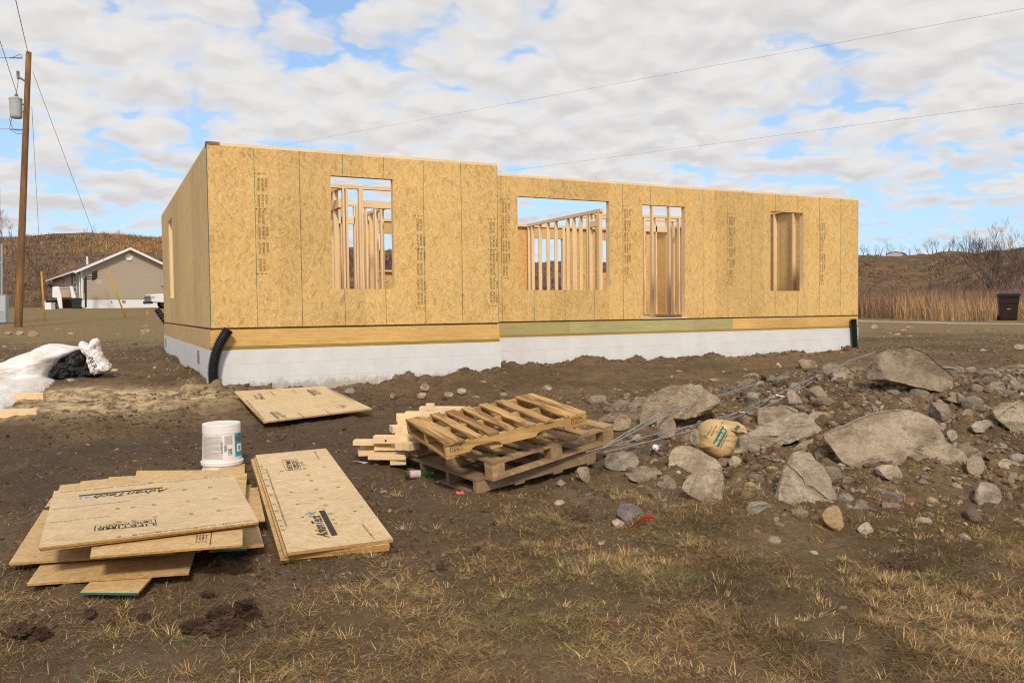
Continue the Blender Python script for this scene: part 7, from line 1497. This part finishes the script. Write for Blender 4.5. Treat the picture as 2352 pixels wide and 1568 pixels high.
# pickup parked beside the house, mostly hidden
DT = HD0-5; fp_ = dep(347, 703, DT); fp_[2] = gz(fp_[0], fp_[1]); tr = thing('pickup_truck', 'white pickup truck showing only its nose behind the unfinished house', 'pickup truck', tuple(fp_)); kx_ = DT/FPX
fx = unit(_R*[1, 1, 0]+_f*[.9, .9, 0]); fy = np.array([-fx[1], fx[0], 0]); T0 = np.array(fp_); T0[2] = gz(T0[0], T0[1])
def TP_(a, b, c): return T0+fx*a+fy*b+np.array([0, 0, c])
def body_prof(pts, b0, b1, nm, mt, bev=.04): return MB().ext([TP_(a, b0, c) for a, c in pts], fy*(b1-b0)).build(nm, MT[mt], tr, bevel=bev)
MT['car_white'] = simple('car_white', (0.78, 0.77, 0.76), 0.25, 0.02, spec=0.6); MT['car_glass'] = simple('car_glass', (0.03, 0.035, 0.04), 0.08, spec=0.6); MT['tyre'] = simple('tyre', (0.02, 0.02, 0.02), .8)
arch = [(1.55-.52*math.cos(a), .42+.55*math.sin(a)) for a in np.linspace(0.2, PI-.2, 9)]; arch2 = [(5.0-.52*math.cos(a), .42+.55*math.sin(a)) for a in np.linspace(0.2, PI-.2, 9)]
body_prof([(0.08, .55)]+[(.95, .5)]+arch+[(2.1, .42), (4.4, .42)]+arch2+[(5.55, .5), (6.0, .6), (6.0, 1.25), (3.95, 1.28), (3.9, 1.3), (3.2, 1.3), (1.75, 1.26), (0.35, 1.18), (0.06, 1.05)], 0, 1.95, 'body', 'car_white')
body_prof([(1.9, 1.27), (2.55, 1.88), (3.7, 1.92), (3.95, 1.29)], .12, 1.83, 'cab', 'car_white'); body_prof([(2.1, 1.30), (2.62, 1.82), (3.6, 1.86), (3.8, 1.30)], .1, .118, 'side_window', 'car_glass', 0)
MB().obox(TP_(-.02, .1, .40), fx*.22, fy*1.75, np.array([0, 0, .24])).build('bumper', MT['black_plastic'], tr, bevel=.03)
MB().obox(TP_(.02, .3, .72), fx*.05, fy*1.35, np.array([0, 0, .34])).build('grille', MT['black_plastic'], tr, bevel=.01)
for k in range(2): MB().obox(TP_(.005, .3, .78+k*.15), fx*.02, fy*1.35, np.array([0, 0, .05])).build('grille_bar', simple('chrome', (.6, .6, .6), .2, metallic=.8), tr)
for b in (-.01, 1.66): MB().obox(TP_(.03, b, .80), fx*.30, fy*.30, np.array([0, 0, .24])).build('headlight', simple('lamp_glass', (.45, .45, .47), .15, spec=.7), tr, bevel=.02)
for a_ in (1.55, 5.0):
    for b in (-.02, 1.72):
        wl = MB().tube([TP_(a_, b, .40), TP_(a_, b+.25, .40)], .40, 22).build('wheel', MT['tyre'], tr); MB().tube([TP_(a_, b-.012, .40), TP_(a_, b+.262, .40)], .23, 18).build('rim', MT['grey_metal'], wl)
MB().obox(TP_(2.1, -.22, 1.30), fx*.1, fy*.2, np.array([0, 0, .18])).build('wing_mirror', MT['black_plastic'], tr, bevel=.02)

# ------------------------------------------------------------------ far right: home, car, trees
p = place_at(2074, 425); kf = 425/FPX
mh = thing('mobile_home', 'long pale mobile home on the far right ridge', 'house', tuple(p)); FXr = np.array([CY, -SY, 0]); FYr = np.array([SY, CY, 0])
def MP(a, b, c): return p+FXr*a+FYr*b+np.array([0, 0, c])
g0, g1_ = -40*kf, -10*kf; hwl = 10.5*kf
MB().ext([MP(g0, -1, .4), MP(g1_, -4, .4), MP(g1_, -4, hwl), MP((g0+g1_)/2, -2.5, hwl+3*kf), MP(g0, -1, hwl)], FYr*.3+FXr*.02).add([MP(g1_, -4, .4), MP(38*kf, 14, .4), MP(38*kf, 14, hwl*.9), MP(g1_, -4, hwl)], [(0, 1, 2, 3)]).build('wall', simple('home_wall', (0.47, 0.40, 0.36), .7, .05, .2), mh)
MB().add([MP(g0-.5, -1.6, hwl), MP((g0+g1_)/2, -3, hwl+3.6*kf), MP((g0+g1_)/2+48*kf, 15, hwl*.9+3.4*kf), MP(g0+48*kf, 17, hwl*.9)], [(0, 1, 2, 3)]).add([MP((g0+g1_)/2, -3, hwl+3.6*kf), MP(g1_+.5, -4.6, hwl), MP(39*kf, 13.4, hwl*.9), MP((g0+g1_)/2+48*kf, 15, hwl*.9+3.4*kf)], [(0, 1, 2, 3)]).build('roof', simple('home_roof', (0.60, 0.57, 0.54), .6), mh)
for a_ in (-6*kf, 5*kf, 20*kf): MB().obox(MP(a_, -3.2+(a_-g1_)*.85-1.4, hwl*.42), FXr*1.6*kf+FYr*.6, FYr*.1, np.array([0, 0, hwl*.3])).build('window', MT['car_glass'], mh)
for a_ in (g0+2, g1_-2): MB().obox(MP(a_, -2.6, -1.2), FXr*1.2, FYr*1.2, np.array([0, 0, 1.55])).build('support_pier', MT['dark_wire'], mh)
p = place_at(2118, 420, .15); cf = 1.55
sv = thing('parked_car', 'small white car parked on the far ridge right of the mobile home', 'car', tuple(p))
MB().ext([p+FXr*a*cf+np.array([0, 0, c*cf]) for a, c in ((-2.3, .35), (2.3, .35), (2.35, .85), (1.3, 1.0), (.7, 1.55), (-1.9, 1.6), (-2.3, 1.0))], FYr*2.6).build('body', MT['car_white'], sv, bevel=.1)
MB().ext([p-FYr*.03+FXr*a*cf+np.array([0, 0, c*cf]) for a, c in ((-1.9, 1.0), (1.1, 1.0), (.62, 1.45), (-1.7, 1.48))], FYr*.02).build('side_window', MT['car_glass'], sv)
for a_ in (-1.5, 1.5): MB().tube([p+FXr*a_*cf-FYr*.05+np.array([0, 0, .35*cf]), p+FXr*a_*cf+FYr*.3+np.array([0, 0, .35*cf])], .36*cf, 12).build('wheel', MT['tyre'], sv)

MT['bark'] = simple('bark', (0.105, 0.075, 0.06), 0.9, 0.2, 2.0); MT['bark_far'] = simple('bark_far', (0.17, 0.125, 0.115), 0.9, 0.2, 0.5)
def bare_tree(name, label, base, H, spread, seed, levels, mt, r0, group=None, split=3, low=0.18, twigs=2, trunks=1, up=0.25, lean=None):
    rs = random.Random(seed); segs = []; trunkseg = []
    def grow(p, d, L, r, lv):
        n = 3; pts = [p]; rr = [r]; q = p.copy(); dd = d.copy()
        for i in range(n):
            dd = (dd+Vector((rs.uniform(-.22, .22), rs.uniform(-.22, .22), rs.uniform(-.05, .2)))).normalized(); q = q+dd*L/n; pts.append(q.copy()); rr.append(r*(1-0.42*(i+1)/n))
        (trunkseg if lv == 0 else segs).append((pts, rr, 6 if lv < 2 else 3))
        if lv >= levels: return
        k = split+(1 if rs.random() < .5 else 0)
        for i in range(k):
            t = rs.uniform(.35, 1.0) if i else 1.0; i0 = min(int(t*n), n-1); bp_ = pts[i0].lerp(pts[i0+1], t*n-i0) if t < 1 else pts[-1]
            a = rs.uniform(0, 2*PI); sp = spread*rs.uniform(.5, 1.15)*(0.55 if i == 0 else 1)
            nd = (dd+Vector((math.cos(a)*sp, math.sin(a)*sp, up*rs.uniform(-.2, 1)))).normalized(); grow(bp_, nd, L*rs.uniform(.55, .85), max(rr[min(i0+1, n)]*rs.uniform(.5, .75), r0*.09), lv+1)
    root = thing(name, label, 'tree', tuple(base), group)
    for tnk in range(trunks):
        a = rs.uniform(0, 6.28); ln = lean*(0.25+0.75*(tnk+1)/trunks) if lean else spread*.55; a = (2.4*tnk if lean else a); d0 = Vector((math.cos(a)*ln, math.sin(a)*ln, 1)).normalized() if trunks > 1 else Vector((rs.uniform(-.08, .08), rs.uniform(-.08, .08), 1))
        grow(Vector((0, 0, -.3)), d0, H*0.34*rs.uniform(.8, 1.1), r0, 0)
    allz = max(p.z for s in segs for p in s[0]); f_ = H/allz
    for nm, S_ in (('trunk', trunkseg), ('branches', segs)):
        m = MB()
        for pts, rr, n in S_: m.tube([tuple(np.array(base)+np.array(p)*f_) for p in pts], rr, n, cap=False)
        m.build(nm, MT[mt], root, fix=False)
    return root
bt_ = place_at(2296, 100)
bare_tree('bare_tree', 'large spreading leafless tree at the right edge above the russet grass', bt_, (place_at(2296, 100)[2]*0+CAMP[2]+100*(698-497)/FPX-bt_[2]), 0.50, 33, 6, 'bark', .11, split=2, trunks=10, up=.30, lean=.85)
small = [(1982, 34), (1994, 26), (2008, 30), (2022, 26), (2036, 22), (2046, 42), (2064, 30), (2090, 26), (2104, 34), (2118, 30), (2132, 44), (2143, 46), (2150, 36), (2164, 28), (2176, 34), (2188, 40), (2199, 30), (2212, 26), (2222, 44), (2234, 38), (2246, 34)]
for i, (x, hp_) in enumerate(small):
    D = float(np.interp(x, SKX, SKR))-10; b0 = place_at(x, D, -.3)
    bare_tree('bare_tree', 'small leafless tree on the far ridge, '+('left of the mobile home' if x < 2040 else 'directly behind the mobile home' if x < 2112 else 'behind the far white car' if x < 2155 else 'between far car and spreading tree'), b0, hp_*D/FPX, 0.75, 100+i, 5 if hp_ > 32 else 4, 'bark', .24, 'leafless trees along the far right ridge', split=2, up=.45)
for i, (x, D, hp_, lb) in enumerate(((12, 150, 78, 'leafless tree on the left ridge between the post and the utility pole'), (34, 155, 40, 'low leafless tree on the left ridge against the utility pole'), (204, 165, 20, 'tiny leafless tree on the left ridge above the neighbouring roof, left one'), (215, 165, 27, 'tiny leafless tree on the left ridge above the neighbouring roof, right one'), (283, 168, 17, 'lone tiny leafless tree on the left ridge nearest the unfinished house'))):
    b0 = place_at(x, D, -.4); bare_tree('bare_tree', lb, b0, hp_*D/FPX, 0.45, 300+i, 4 if hp_ > 30 else 3, 'bark_far', .11 if hp_ > 30 else .07, split=3, up=.5)
for i, (x, D, hp_) in enumerate(((1288, 240, 22), (1283, 236, 15), (2135, 150, 70), (2080, 160, 30), (1990, 150, 26))):
    b0 = place_at(x, D, -.4)
    bare_tree('bare_tree', ['leafless tree on the hill seen through the widest window opening', 'lower leafless tree beside it seen through the widest window opening', 'leafless tree on the slope below the far white car', 'low leafless tree on the slope below the mobile home', 'low leafless tree on the slope beside the right house corner'][i], b0, hp_*D/FPX, .45, 400+i, 4, 'bark', .10, split=3, up=.4)
# sapling stems in the wood on the left slope
rs = random.Random(77)
for i in range(22):
    x = rs.uniform(-30, 120) if i < 15 else rs.uniform(120, 330); D = rs.uniform(88, 108); b0 = place_at(x, D, -.3)
    bare_tree('bare_tree', 'thin leafless tree in the wood on the left slope, among many alike', b0, rs.uniform(3.2, 5), .3, 500+i, 2, 'bark', .05, 'thin trees of the wood on the left slope', split=3, up=.8)
